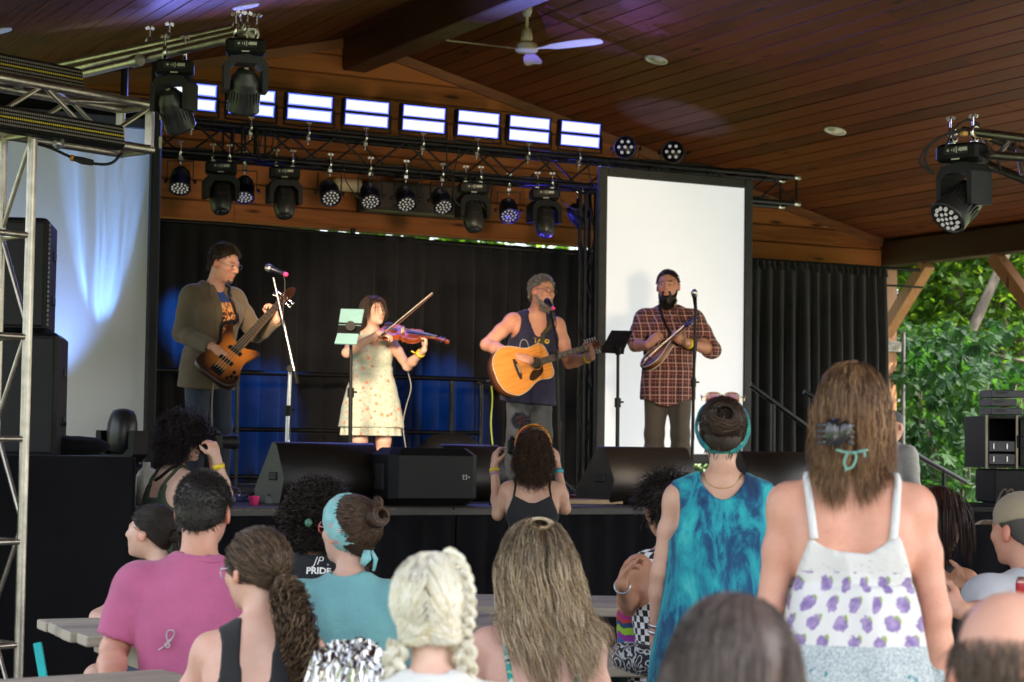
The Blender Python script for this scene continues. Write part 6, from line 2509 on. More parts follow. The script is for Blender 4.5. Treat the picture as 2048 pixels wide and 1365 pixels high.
def goatee(s, F):
 k = s.sc
 F.ell(s.hp(0, .080, -.104), np.array([.026, .018, .018]) * k, s.Hd, k=.01)
 F.cap(s.hp(-.024, .082, -.07), s.hp(-.020, .080, -.098), .007 * k, .007 * k, k=.01)
 F.cap(s.hp(.024, .082, -.07), s.hp(.020, .080, -.098), .007 * k, .007 * k, k=.01)
 F.cap(s.hp(-.023, .091, -.053), s.hp(.023, .091, -.053), .0055 * k, .0055 * k, k=.01)
p.hair([blob(p, lambda F: goatee(p, F), (.085, .06, .045), .006, .0015)], 'beard')
p.glasses(metal_frame, hgt=.015, thick=.0014)
p.strap('guitar_strap', [p.t(-.085, -.09, .40), p.t(-.075, -.03, .55), p.t(-.06, .09, .50), p.t(-.02, .17, .30), p.t(.06, .19, .14)], .012, black_plastic, .012, F=FB)
bass_guitar(bass_o, bass_h - bass_o, -F0 * .85 + R0 * .25 + U0 * .30)
p = P_('woman in a short floral dress playing the violin', (748, 622, 15.3), 12, 1.57, floor=DK, female=True, fat=1.13, lean=.0, head=(.42, -.02, .10), skin=SKIN_B[0], tone=SKIN_B[1], h=.007)
violinist = p
p.stand(.11)
p.set_arm(1, p.px(693, 706, 15.10), p.px(757, 667, 14.92), palm=p.R.T @ (-U0 * .9 + F0 * .3), fingers=p.R.T @ (R0 * .9 - U0 * .15 - F0 * .1), curl=(.5, .7, .4), thumb=.5)
p.set_arm(-1, p.px(815, 733, 15.10), p.px(848, 700, 14.90), palm=p.R.T @ (-R0 * .8 + U0 * .2), fingers=p.R.T @ (U0 * .95 + R0 * .2), curl=(.7, .8, .5), thumb=.3)
p.body(brow=(.35, .25, .2), lips=(1.0, .55, .52), jaw=1.08)
flo = pat('floral_dress_cloth', floral)
k = p.sc
def violin_skirt(F):
 F.loft(p.pel, p.T, [(-.30 * k, .245, .185, .0), (-.10 * k, .215, .165, .0), (.06 * k, .178, .14, .008), (.17 * k, .142, .112, .01), (.22 * k, .146, .115, .008)], .02, infl=.01)
p.tank('dress', flo, top=lambda x, y: np.where(np.abs(x) > .055, .52, np.where(y > 0, .40 + .04 * (np.abs(x) / .055) ** 2, .46)), hem=-.29, arm_r=.058, arm_drop=.01, arm_in=.05, skirt=violin_skirt, folds=.007, seed=8, freq=(34, 34, 5))
for i, (zz, rr, dd) in enumerate(((-.205, .247, .192), (-.265, .256, .200))):
 q = MB()
 t = np.linspace(0, 2 * PI, 120, endpoint=False)
 rows = []
 for z, g in ((0.012, 0.0), (0.0, .010), (-.030, .016), (-.052 if i == 0 else -.085, .022)):
  w = 1 + .035 * np.sin(t * 17 + i) * (1 if g else 0) + .02 * np.sin(t * 29)
  rows.append(np.stack([p.pel[0] + np.cos(t) * (rr - .022 + g) * k * 1.02 * w, p.pel[1] + np.sin(t) * (dd - .02 + g) * k * w, np.full(120, p.pel[2] + zz * k + z)], 1))
 q.grid(np.array(rows), closed_u=True)
 q.build('ruffle', flo, p.root)
for sd in (-1, 1):
 q = MB()
 c = p.sh[sd] + p.T @ np.array([sd * .012, .0, .015])
 q.sphere((0, 0, 0), (.062, .068, .055), 14, 10)
 q.v = [v + c for v in q.v]
 q.build('cap_sleeve', flo, p.root)
C2 = [(.022, .012, .009), (.040, .022, .015), (.06, .036, .026)]
p.hair([p.cap_mesh(.010, .088, -.09, C2[0], .002, side=.0), grow(p, 2200, .15, C2, 5, seg=8, vol=(.006, .016), back=.55, part=.03, front=.086, nape=-.08, rad=(.0012, .0022), side=-.0)])
p.shoes(shoe_dark)
vo, vs = atD(763, 657, 15.06), atD(895, 681, 14.80)
violin(vo, vs - vo, U0 * .80 - F0 * .55 + R0 * .1)
bo, bt = atD(766, 672, 14.86), atD(866, 588, 14.72)
T = empty('violin_bow', bo, label='slim violin bow pointing up to the right', cat='bow')
q = MB()
d = (bt - bo) / np.linalg.norm(bt - bo)
sidev = np.cross(d, F0)
L = np.linalg.norm(bt - bo)
q.tube([bo + d * L * t - sidev * .010 * math.sin(PI * t) * .6 for t in np.linspace(-.12, 1, 14)], np.linspace(.0048, .0032, 14), 8)
q.build('stick', plain('pernambuco', (.16, .08, .05), .35), T, origin=bo).location = (0, 0, 0)
q = MB()
q.tube([bo + sidev * .014, bt + sidev * .010], .0032, 6)
q.build('bow_hair', plain('bow_hair', (.62, .58, .50), .6), T, origin=bo).location = (0, 0, 0)
q = MB()
q.box(bo + sidev * .008 + d * .01, (.045, .012, .018), rot=np.stack([d, np.cross(sidev, d), sidev], 1), bev=.003)
q.build('frog', black_plastic, T, origin=bo).location = (0, 0, 0)
yellow_band = plain('yellow_wristband', (0.80, 0.58, 0.03), 0.5)
def wristband(pers, sd, mat, name='wristband', t=.06, w=.012, r=.030, tailed=False):
 a = pers.arm[sd]
 d = (a['e'] - a['w']) / np.linalg.norm(a['e'] - a['w'])
 c = a['w'] + d * t
 x, y, z = frame_of(d)
 q = MB()
 R = pers.limb_r()['wr'] + (pers.limb_r()['fa'] - pers.limb_r()['wr']) * t / .2 + .004
 q.lathe([(R, -w), (R + .003, -w), (R + .003, w), (R, w), (R, -w)], c, d, 18)
 if tailed:
  q.tube([c + x * R, c + x * (R + .03) - d * .01, c + x * (R + .06) - d * .03], .006, 6)
 return q.build(name, mat, pers.root)
wristband(p, -1, yellow_band, tailed=True)
p = P_('grey-bearded man in a navy tank top singing and playing the amber guitar', (1084, 584, 15.85), 20, 1.78, floor=DK, fat=1.20, lean=.10, side=-.06, head=(.42, .0, -.05), skin=SKIN_D[0], tone=(0.62, 0.33, 0.24), h=.0075, neck_fwd=.055, shoulder_w=1.05)
guitarist = p
p.stand(.12)
go, gh = atD(1072, 727, 15.46), atD(1219, 681, 15.80)
p.set_arm(1, p.px(973, 690, 15.72), p.px(1036, 714, 15.42), palm=p.R.T @ (F0 * .8 - U0 * .5), fingers=p.R.T @ (R0 * .95 - U0 * .2), curl=(.75, .9, .6), thumb=.7)
p.set_arm(-1, p.px(1138, 726, 15.92), p.px(1183, 714, 15.76), palm=p.R.T @ (-R0 * .5 - F0 * .1 + U0 * .4), fingers=p.R.T @ (U0 * .85 - R0 * .1 - F0 * .35), curl=(.9, .9, .6), thumb=.4)
p.body(brow=(.4, .32, .28), nose=1.1, jaw=1.1)
nv = pat('navy_tank_cloth', navy_tank, .85, .35)
k = p.sc
def belly(F):
 F.ell(p.t(0, .06, .06), np.array([.165, .13, .19]), p.T, k=.06)
 F.loft(p.pel, p.T, [(-.17 * k, .215, .165, .015), (-.05 * k, .208, .16, .015), (.12 * k, .19, .145, .015)], .04, infl=.012)
p.tank('tank_top', nv, top=lambda x, y: np.where(np.abs(x) > .07, .56, np.where(y > 0, .36 + .12 * (np.abs(x) / .07) ** 3, .44)), hem=-.165, arm_r=.075, arm_drop=.035, arm_in=.030, skirt=belly, folds=.008, seed=11)
p.trousers('jeans', denim('jeans_grey_blue', (0.042, 0.052, 0.068)), upto=1.98)
p.shoes(shoe_dark)
C3 = [(.20, .185, .17), (.30, .28, .26), (.13, .115, .105), (.40, .38, .36)]
p.hair([p.cap_mesh(.004, .100, -.07, (.14, .13, .12), .002), grow(p, 1700, .026, C3, 6, seg=4, vol=(.005, .015), grav=.1, back=.3, front=.086, nape=-.065, outf=.45, rad=(.0012, .0022))])
def full_beard(s, F, drop=.0, wide=1.0):
 k = s.sc
 F.ell(s.hp(0, .070, -.105 - drop * .4), np.array([.046 * wide, .034, .036 + drop * .5]) * k, s.Hd, k=.02)
 F.ell(s.hp(0, .062, -.120 - drop), np.array([.036 * wide, .028, .030 + drop * .3]) * k, s.Hd, k=.02)
 for sd in (-1, 1):
  F.cap(s.hp(sd * .066, .012, -.035), s.hp(sd * .050, .055, -.095), .010 * k, .020 * k, k=.02)
  F.cap(s.hp(sd * .028, .091, -.062), s.hp(sd * .034, .075, -.100), .008 * k, .014 * k, k=.015)
 F.cap(s.hp(-.026, .090, -.053), s.hp(.026, .090, -.053), .0085 * k, .0085 * k, k=.01)
 F.ell(s.hp(0, .084, -.092), np.array([.026, .016, .013]) * k, s.Hd, k=.012)
def beard_strands(s, n, ln, cols, seed, drop=0.0):
 rng = np.random.RandomState(seed)
 k = s.sc
 B = Sdf()
 full_beard(s, B, drop)
 th = rng.rand(n) * 2 * PI
 P = np.stack([rng.randn(n) * .034, .06 + rng.randn(n) * .02, -.09 - .04 * rng.rand(n) - drop * rng.rand(n)], 1)
 P = s.hc + (P * k) @ s.Hd.T
 for _ in range(4):
  P -= B.normals(P) * B.at(P)[:, None]
 nn = B.normals(P)
 d = nn * .5 + np.array([0, 0, -1.0])
 d /= np.linalg.norm(d, axis=1, keepdims=True)
 S = np.stack([P + d * ln * t - nn * .004 * (1 - t) for t in np.linspace(0, 1, 4)], axis=1)
 return strand_mesh(S, np.full(n, .0014), palette(n, cols, rng))
CB3 = [(.30, .28, .26), (.18, .165, .15), (.42, .40, .38)]
p.hair([blob(p, lambda F: full_beard(p, F, .012), (.20, .185, .17), .006, .002), beard_strands(p, 500, .022, CB3, 7, .012)], 'beard')
p.glasses(black_frame, hgt=.016, thick=.0020)
p.strap('guitar_strap', [p.t(-.09, -.10, .38), p.t(-.075, -.03, .555), p.t(-.055, .07, .50), p.t(-.02, .15, .34), p.t(.02, .20, .18)], .018, plain('strap_olive', (.05, .045, .02), .8), .012, F=p.topF)
wristband(p, -1, yellow_band, t=.05)
acoustic_guitar(go, gh - go, -F0 * .93 + R0 * .12 + U0 * .12)
yel = plain('print_yellow', (0.70, 0.50, 0.05), 0.8)
def text_on(pers, txt, size, centre, right, up, mat, F, name='print', off=.003, bold=0.0, align='CENTER', shear=0.0, spacing=1.0):
 cu = bpy.data.curves.new('lettering', 'FONT')
 cu.body = txt
 cu.size = size
 cu.align_x = align
 cu.offset = bold
 cu.shear = shear
 cu.space_character = spacing
 cu.resolution_u = 3
 ob = bpy.data.objects.new('lettering', cu)
 COL.objects.link(ob)
 dg = bpy.context.evaluated_depsgraph_get()
 me = bpy.data.meshes.new_from_object(ob.evaluated_get(dg))
 bpy.data.objects.remove(ob)
 bm = bmesh.new()
 bm.from_mesh(me)
 bmesh.ops.triangulate(bm, faces=bm.faces[:])
 bm.to_mesh(me)
 bm.free()
 V = np.array([v.co[:] for v in me.vertices])
 right, up = np.asarray(right, float), np.asarray(up, float)
 P = np.asarray(centre, float) + V[:, :1] * right + V[:, 1:2] * up
 P = pers.on_surface(P, off, F)
 for v, c in zip(me.vertices, P):
  v.co = c
 me.materials.clear()
 me.materials.append(mat)
 me.name = name
 return link(name, me, pers.root)
xr_ = p.R.T @ R0
text_on(p, 'TASO', .062, p.px(1096, 683, 15.66), xr_, (0, 0, 1), yel, p.topF, bold=.002, off=.010)
q = MB()
t = np.linspace(0, 2 * PI, 25)
P = p.on_surface(np.array([p.px(1052, 690, 15.62) + xr_ * math.cos(a) * .05 + np.array([0, 0, math.sin(a) * .05]) for a in t]), .008, p.topF)
q.tube(P, .0035, 6, caps=False)
q.build('print_ring', plain('print_grey', (.35, .36, .38), .8), p.root)
p = P_('tall dark-bearded man in a plaid shirt playing the mandolin', (1336, 573, 15.95), -4, 1.86, floor=DK, fat=1.10, lean=.0, head=(-.10, .02, .06), skin=SKIN_A[0] + '_m', tone=(0.50, 0.27, 0.19), h=.0078, shoulder_w=1.06)
mando = p
p.stand(.10)
p.set_arm(1, p.px(1270, 692, 15.92), p.px(1296, 690, 15.66), palm=p.R.T @ (F0 * .5 + R0 * .7), fingers=p.R.T @ (R0 * .55 + U0 * .55 - F0 * .3), curl=(.7, .9, .6), thumb=.6)
p.set_arm(-1, p.px(1424, 700, 15.90), p.px(1371, 686, 15.68), palm=p.R.T @ (F0 * .6 + R0 * -.2 + U0 * .3), fingers=p.R.T @ (-R0 * .8 + U0 * .55), curl=(.6, .8, .5), thumb=.1)
p.body(brow=(.12, .08, .06), nose=1.05)
pl = pat('plaid_shirt_cloth', plaid)
k = p.sc
F = Sdf()
p.torso(F, .016)
F.loft(p.pel, p.T, [(-.24 * k, .215, .155, .01), (-.10 * k, .205, .15, .01), (.08 * k, .185, .135, .012)], .04, infl=.014)
F.ell(p.t(0, .05, .08), np.array([.15, .11, .16]), p.T, k=.06)
for sd in (-1, 1):
 p.arm_s(F, sd, .022, 1.12 if sd < 0 else 1.0, k=.035)
T_, pel_ = p.T, p.pel
F.clip(lambda P: (-.185 - .03 * np.cos(((P - pel_) @ T_)[..., 0] * 16)) * 1.0 - ((P - pel_) @ T_)[..., 2])
F.ell(p.t(0, .0, .57), np.array([.066, .072, .05]), p.T, k=.006, op='s')
F.cap(p.t(0, .10, .54), p.t(0, .15, .43), .045, .008, k=.004, op='s')
for sd in (-1, 1):
 a = p.arm[sd]
 if sd > 0:
  d = (a['e'] - p.sh[sd]) / np.linalg.norm(a['e'] - p.sh[sd])
  c = a['e'] - d * .03
 else:
  d = (a['w'] - a['e']) / np.linalg.norm(a['w'] - a['e'])
  c = a['e'] + d * .03
 F.cap(c + d * .11, c + d * .18, .106, .106, k=0, op='s')
p.cloth('plaid_shirt', F, pl, None, .006, 13, (13, 13, 7))
p.topF = F
for sd in (-1, 1):
 q = MB()
 P = p.on_surface(bez([p.t(sd * .062, -.03, .565), p.t(sd * .062, .045, .53), p.t(sd * .030, .11, .47)], 6), .004, F)
 q.tube(P, np.linspace(.018, .026, len(P)), 8, flat=.25)
 q.build('collar', pl, p.root)
p.trousers('trousers', cloth_mat('trousers_taupe', (0.082, 0.070, 0.056), .85, .12), upto=1.98)
p.shoes(shoe_dark)
C4 = [(.012, .009, .008), (.022, .016, .013)]
p.hair([p.cap_mesh(.004, .098, -.06, C4[0], .0015), grow(p, 1400, .016, C4, 8, seg=3, vol=(.005, .010), grav=.1, back=.2, front=.088, nape=-.055, outf=.5, rad=(.0012, .0022))])
p.hair([blob(p, lambda F: full_beard(p, F, .030, 1.12), (.014, .010, .009), .006, .003), beard_strands(p, 700, .03, C4, 9, .030)], 'beard')
wristband(p, -1, yellow_band, t=.045, tailed=True)
wristband(p, -1, black_plastic, 'wrist_watch', t=.075, w=.016)
p.strap('mandolin_strap', [p.t(.08, -.10, .42), p.t(.07, -.02, .56), p.t(.055, .07, .52), p.t(.01, .13, .40), p.t(-.05, .16, .30)], .010, black_plastic, .01, F=F)
mo, mh = atD(1311, 707, 15.60), atD(1384, 640, 15.60)
T = mandolin(mo, mh - mo, -R0 * .70 + U0 * .50 - F0 * .34)
T.scale = (.86, .92, .92)
# ================================================================ people in front of the stage
def tiedye_blue(nt, v):
 x, y, z = xyz(nt, v)
 mp = N(nt, 'ShaderNodeMapping')
 mp.inputs['Scale'].default_value = (9, 9, 2.3)
 nt.links.new(v, mp.inputs[0])
 n = noise(nt, mp.outputs[0], 1.5, 6, .65, .7)
 n2 = noise(nt, v, 5, 4, .6, .5)
 s = math_(nt, 'MULTIPLY_ADD', n2, .45, n)
 return ramp(nt, s, [(.56, (0.003, 0.030, 0.095)), (.67, (0.005, 0.085, 0.19)), (.74, (0.010, 0.25, 0.34)), (.84, (0.02, 0.40, 0.44)), (.96, (0.10, 0.54, 0.56))])
def tiedye_multi(nt, v):
 mp = N(nt, 'ShaderNodeMapping')
 mp.inputs['Rotation'].default_value = (0, .7, .3)
 mp.inputs['Scale'].default_value = (6, 6, 14)
 nt.links.new(v, mp.inputs[0])
 n = noise(nt, mp.outputs[0], .8, 5, .6, 1.5)
 c = ramp(nt, n, [(.30, (0.01, 0.16, 0.33)), (.40, (0.02, 0.34, 0.42)), (.47, (0.03, 0.35, 0.16)), (.52, (0.75, 0.78, 0.76)), (.56, (0.03, 0.025, 0.02)), (.62, (0.05, 0.42, 0.46)), (.72, (0.012, 0.22, 0.40))])
 return c
def checkers(nt, v):
 x, y, z = xyz(nt, v)
 an = math_(nt, 'ARCTAN2', x, math_(nt, 'MULTIPLY', y, -1))
 u = math_(nt, 'FLOOR', math_(nt, 'MULTIPLY', an, 6.6))
 w = math_(nt, 'FLOOR', math_(nt, 'MULTIPLY', z, 42))
 s = math_(nt, 'ADD', u, w)
 f = math_(nt, 'LESS_THAN', math_(nt, 'PINGPONG', s, 1), .5)
 return mixc(nt, f, (0.72, 0.72, 0.74), (0.010, 0.010, 0.016))
def zigzag(nt, v):
 x, y, z = xyz(nt, v)
 u = math_(nt, 'ADD', x, y)
 zz = math_(nt, 'ADD', z, math_(nt, 'MULTIPLY', math_(nt, 'PINGPONG', u, .022), .9))
 t = math_(nt, 'FRACT', math_(nt, 'MULTIPLY', zz, 6.2))
 return ramp(nt, t, [(0, (0.35, 0.02, 0.16)), (.16, (0.62, 0.33, 0.02)), (.32, (0.02, 0.14, 0.40)), (.48, (0.28, 0.03, 0.30)), (.64, (0.30, 0.55, 0.03)), (.80, (0.02, 0.05, 0.14)), (.92, (0.5, 0.04, 0.03))], 'CONSTANT')
def sundress(nt, v):
 x, y, z = xyz(nt, v)
 sp = noise(nt, v, 130, 2, .5)
 top = ramp(nt, sp, [(.28, (0.42, 0.45, 0.42)), (.36, (0.62, 0.62, 0.61))])
 an = math_(nt, 'ARCTAN2', x, math_(nt, 'MULTIPLY', y, -1))
 row = math_(nt, 'FLOOR', math_(nt, 'MULTIPLY', z, 21.5))
 wob = noise(nt, v, 75, 3)
 jit = noise(nt, v, 7, 1)
 fx = math_(nt, 'SUBTRACT', math_(nt, 'FRACT', math_(nt, 'ADD', math_(nt, 'MULTIPLY_ADD', an, 2.5, math_(nt, 'MULTIPLY', row, .5)), math_(nt, 'MULTIPLY', jit, 1.1))), .5)
 fz = math_(nt, 'SUBTRACT', math_(nt, 'FRACT', math_(nt, 'MULTIPLY', z, 21.5)), .5)
 def spotd(ox, oz, sx):
  a = math_(nt, 'MULTIPLY', math_(nt, 'SUBTRACT', fx, ox), sx)
  b_ = math_(nt, 'SUBTRACT', fz, oz)
  return math_(nt, 'SQRT', math_(nt, 'ADD', math_(nt, 'MULTIPLY', a, a), math_(nt, 'MULTIPLY', b_, b_)))
 f = ramp(nt, math_(nt, 'MULTIPLY_ADD', wob, .55, spotd(0, -.04, 1.75)), [(.66, (1, 1, 1)), (.71, (0, 0, 0))])
 pur = ramp(nt, noise(nt, v, 60, 2), [(.35, (0.19, 0.13, 0.32)), (.65, (0.34, 0.26, 0.47))])
 g = ramp(nt, math_(nt, 'MULTIPLY_ADD', wob, .2, spotd(.17, .16, 2.4)), [(.34, (1, 1, 1)), (.38, (0, 0, 0))])
 mid = mixc(nt, g, (0.64, 0.64, 0.64), (0.26, 0.36, 0.10))
 mid = mixc(nt, f, mid, pur)
 low = ramp(nt, noise(nt, v, 170, 3, .6), [(.36, (0.24, 0.30, 0.33)), (.52, (0.42, 0.48, 0.50)), (.66, (0.56, 0.60, 0.62))])
 low = mixc(nt, ramp(nt, noise(nt, v, 30, 2), [(.66, (0, 0, 0)), (.69, (1, 1, 1))]), low, (0.05, 0.22, 0.26))
 m1 = mixc(nt, math_(nt, 'LESS_THAN', z, SUN_Z1), top, mid)
 return mixc(nt, math_(nt, 'LESS_THAN', z, SUN_Z2), m1, low)
def scarf_print(nt, v):
 n = noise(nt, v, 20, 4, .6, 1.0)
 base = ramp(nt, n, [(.3, (0.16, 0.50, 0.52)), (.7, (0.36, 0.68, 0.68))])
 vo = N(nt, 'ShaderNodeTexVoronoi')
 vo.inputs['Scale'].default_value = 26
 nt.links.new(v, vo.inputs['Vector'])
 f = ramp(nt, math_(nt, 'MULTIPLY_ADD', noise(nt, v, 90, 2), .4, vo.outputs['Distance']), [(.38, (1, 1, 1)), (.46, (0, 0, 0))])
 return mixc(nt, f, base, (0.66, 0.36, 0.38))
def band_teal(nt, v):
 n = noise(nt, v, 26, 4, .6, 1.0)
 return ramp(nt, n, [(.32, (0.008, 0.06, 0.11)), (.48, (0.01, 0.22, 0.27)), (.62, (0.04, 0.33, 0.20)), (.75, (0.02, 0.30, 0.34))])
def band_orange(nt, v):
 n = noise(nt, v, 22, 4, .6, 1.0)
 return ramp(nt, n, [(.36, (0.60, 0.05, 0.05)), (.5, (0.78, 0.30, 0.03)), (.66, (0.85, 0.50, 0.06))])
BROWN = [(.022, .012, .008), (.040, .022, .013), (.065, .038, .022)]
DARK = [(.012, .008, .007), (.022, .014, .011), (.035, .024, .018)]
def headband(s, mat, name='headband', tilt=.35, w=.020, rad=(.0, .0), z=.028, y=-.012, wid=1.06, thick=.010):
 q = MB()
 t = np.linspace(0, 2 * PI, 49)[:-1]
 rad3 = np.array([.079, .100, .092]) * wid
 cen = np.array([0, y, z])
 nrm = np.array([0, -math.sin(tilt), math.cos(tilt)])
 rows = []
 for dz, off in ((-w, .001), (-w * .9, thick * .8), (-w * .3, thick), (w * .3, thick * 1.05), (w * .9, thick * .8), (w, .001)):
  P = []
  for a in t:
   e = np.array([math.sin(a), math.cos(a) * math.cos(tilt), math.cos(a) * math.sin(tilt)])
   d = e * .09 + nrm * (dz + .002 * math.sin(a * 5))
   l = np.linalg.norm(d / rad3)
   P.append(s.hp(*(cen + d / l + e * (off + .0015 * math.sin(a * 7 + dz * 200)))))
  rows.append(P)
 q.grid(np.array(rows), closed_u=True)
 return q.build(name, mat, s.root)
p = P_('woman with short curly dark hair in an olive tank top, camera raised to her eye', (370, 880, 10.9), 122, 1.64, female=True, fat=1.08, lean=.22, side=.0, head=(.0, .0, 0), skin=SKIN_B[0], tone=SKIN_B[1], h=.008)
p.stand()
p.set_arm(1, p.px(452, 990, 10.75), p.px(433, 915, 10.72), palm=p.R.T @ (-R0 * .6 + F0 * .5), fingers=p.R.T @ (U0 * .9 - R0 * .3), curl=(.8, .8, .4), thumb=.5)
p.set_arm(-1, p.px(440, 965, 11.15), p.px(422, 905, 11.05), palm=p.R.T @ (U0 * .9), fingers=p.R.T @ (-R0 * .2 - F0 * .9 + U0 * .3), curl=(.7, .7, .4))
p.body()
p.tank('tank_top', cloth_mat('olive_tank', (0.032, 0.050, 0.028), .85, .1), top=lambda x, y: np.where(y > 0, .38, np.where(np.abs(x) > .055, .42, .34)), hem=-.12, arm_r=.082, arm_drop=.06, arm_in=.02)
for sd in (-1, 1):
 p.strap('tank_strap', [p.t(sd * .075, -.10, .40), p.t(sd * .09, -.06, .50), p.t(sd * .09, .0, .545), p.t(sd * .08, .09, .42)], .010, MATS['olive_tank'], .004)
p.strap('camera_strap', [p.t(-.04, -.09, .44), p.t(.03, -.08, .49), p.t(.075, -.02, .53), p.t(.08, .07, .47)], .009, black_plastic, .006)
p.trousers('shorts', denim('denim_mid', (0.05, 0.07, 0.11)), upto=.75)
wristband(p, 1, yellow_band, t=.05)
p.hair([p.cap_mesh(.028, .072, -.10, (.012, .008, .010), .008, 4),
  grow(p, 1500, .15, [(.012, .008, .009), (.022, .015, .017), (.05, .035, .035)], 21, seg=9, vol=(.012, .042), grav=.6, back=.1, front=.072, nape=-.095, curl=1.0, curl_r=.010, coil=230, rad=(.0011, .002), fly=.12, outf=.5)])
cp = atD(424, 884, 10.98)
def photo_camera(loc, rz, label, fuzzy=False):
 T = empty('camera', loc, rz, label, 'camera')
 MB().box((0, 0, 0), (.14, .07, .095), bev=.012).build('body', black_plastic, T)
 MB().box((0, .005, .06), (.06, .06, .04), taper=.6).build('viewfinder', black_plastic, T)
 MB().box((-.055, .03, -.005), (.035, .05, .09), bev=.012).build('grip', dark_rubber, T)
 MB().lathe([(.034, .03), (.036, .05), (.038, .12), (.042, .14), (.042, .155), (.036, .15), (.02, .135), (0, .13)], (0, 0, 0), (0, 1, 0), 20).build('lens', black_plastic, T)
 q = MB()
 q.cyl((-.05, .0, .048), (-.05, .0, .058), .012, n=12)
 q.cyl((.05, .0, .048), (.05, .0, .060), .014, n=12)
 q.build('dial', grey_plastic, T)
 if fuzzy:
  MB().cyl((0, .02, .08), (0, .02, .115), .008, n=8).build('mount', black_plastic, T)
  rng = np.random.RandomState(3)
  n = 900
  D = rng.randn(n, 3)
  D /= np.linalg.norm(D, axis=1, keepdims=True)
  c = np.array([0, .02, .150])
  A = c + D * np.array([.034, .045, .034])
  S = np.stack([A, A + D * .012 + rng.randn(n, 3) * .003, A + D * .022 + rng.randn(n, 3) * .006], 1)
  V, Q, C = strand_mesh(S, np.full(n, .0016), palette(n, [(.12, .12, .13), (.22, .22, .24), (.07, .07, .08)], rng))
  m = MB()
  m.sphere(c, (.036, .047, .036))
  m.build('windscreen_core', plain('fur_grey', (.10, .10, .11), .9), T)
  o = link('windscreen_fur', fast_mesh('windscreen_fur', V, Q, HAIRM, True, attr={'Col': C}), T)
  q = MB()
  t = np.linspace(0, 2 * PI, 17)
  q.tube(np.stack([np.cos(t) * .022, np.full(17, -.024), .150 + np.sin(t) * .022], 1), .004, 6, caps=False)
  q.tube([(-.02, -.024, .15), (.02, -.024, .15)], .0035, 6)
  q.build('shock_mount', plain('red_mount', (.35, .02, .03), .5), T)
 return T
photo_camera(cp, p.rz + .0, 'black camera held up by the woman in the olive tank top')
p = P_('woman with curly brown hair and an orange headband, both arms raised with a camera', (1066, 902, 11.3), 180, 1.60, female=True, fat=.98, lean=.04, head=(0, .05, 0), skin=SKIN_D[0] + '_f', tone=(0.60, 0.37, 0.27), h=.0075)
p.stand()
p.set_arm(-1, p.px(996, 1030, 11.30), p.px(988, 932, 11.42), palm=p.R.T @ (R0 * .8 + F0 * .4), fingers=p.R.T @ (U0 * .95 + R0 * .1 + F0 * .2), curl=(.5, .6, .3), thumb=.6)
p.set_arm(1, p.px(1130, 1018, 11.32), p.px(1114, 930, 11.42), palm=p.R.T @ (-R0 * .8 + F0 * .4), fingers=p.R.T @ (U0 * .95 - R0 * .1 + F0 * .2), curl=(.6, .7, .3), thumb=.6)
p.body()
k = p.sc
p.tank('camisole', cloth_mat('black_camisole', (0.010, 0.010, 0.014), .8, .2), top=lambda x, y: np.where(y > 0, .40, .385 + .5 * np.maximum(np.abs(x) - .02, 0)) - 3.0 * np.maximum(np.abs(x) - .115, 0), hem=-.30, arm_r=.0, skirt=lambda F: F.loft(p.pel, p.T, [(-.34 * k, .21, .15, 0), (-.1 * k, .19, .135, 0), (.1 * k, .15, .11, 0)], .03, infl=.01), folds=.005)
for sd in (-1, 1):
 p.strap('thin_strap', [p.t(sd * .112, -.09, .40), p.t(sd * .105, -.07, .48), p.t(sd * .10, .0, .53), p.t(sd * .09, .09, .42)], .0055, black_plastic, .003)
p.trousers('shorts', MATS['denim_mid'], upto=.7)
p.hair([p.cap_mesh(.013, .075, -.09, (.05, .026, .016), .005, 5), grow(p, 1900, .20, [(.055, .028, .016), (.095, .050, .028), (.15, .085, .045), (.035, .020, .012)], 22, seg=10, vol=(.004, .014), grav=.9, back=.2, curl=1.0, curl_r=.009, coil=220, rad=(.0011, .002), fly=.08, outf=.25)])
headband(p, pat('orange_bandana', band_orange), w=.018, tilt=1.22, z=.040, y=.0, wid=1.30, thick=.012)
wristband(p, -1, yellow_band, t=.03, w=.008)
wristband(p, -1, plain('bead_mauve', (.35, .22, .38), .4), 'bracelet', t=.055, w=.005)
wristband(p, 1, plain('bead_turquoise', (.04, .42, .50), .4), 'bracelet', t=.045, w=.012)
cp = atD(1040, 893, 11.56)
photo_camera(cp, 0.48 - YAW - .5, 'camera with a fuzzy grey microphone held before the orange headband woman', True)
p = P_('woman in profile with smooth dark pulled-back hair, bare arm resting on the table', (300, 1066, 8.7), -112, 1.64, female=True, fat=1.05, lean=.34, head=(-.1, .22, 0), skin=SKIN_B[0], tone=SKIN_B[1], h=.0075, neck_fwd=.03)
p.sit(fwd=.42)
p.set_arm(-1, p.px(196, 1236, 8.42), p.px(262, 1262, 8.25), palm=(0, 0, -1), fingers=p.R.T @ (R0 * .9 - F0 * .2), curl=(.2, .3, .2))
p.set_arm(1, p.px(300, 1240, 9.1), p.px(330, 1262, 8.75), palm=(0, 0, -1), fingers=p.R.T @ (-R0 * .8 - F0 * .4), curl=(.3, .3, .2))
p.body(nose=1.0, lips=(1.0, .6, .58))
p.tank('tank_top', cloth_mat('pale_blue_tank', (0.55, 0.60, 0.70), .85, .06), top=lambda x, y: np.full(x.shape, .33), hem=-.12, arm_r=.075)
p.trousers('shorts', MATS['denim_mid'], upto=.8)
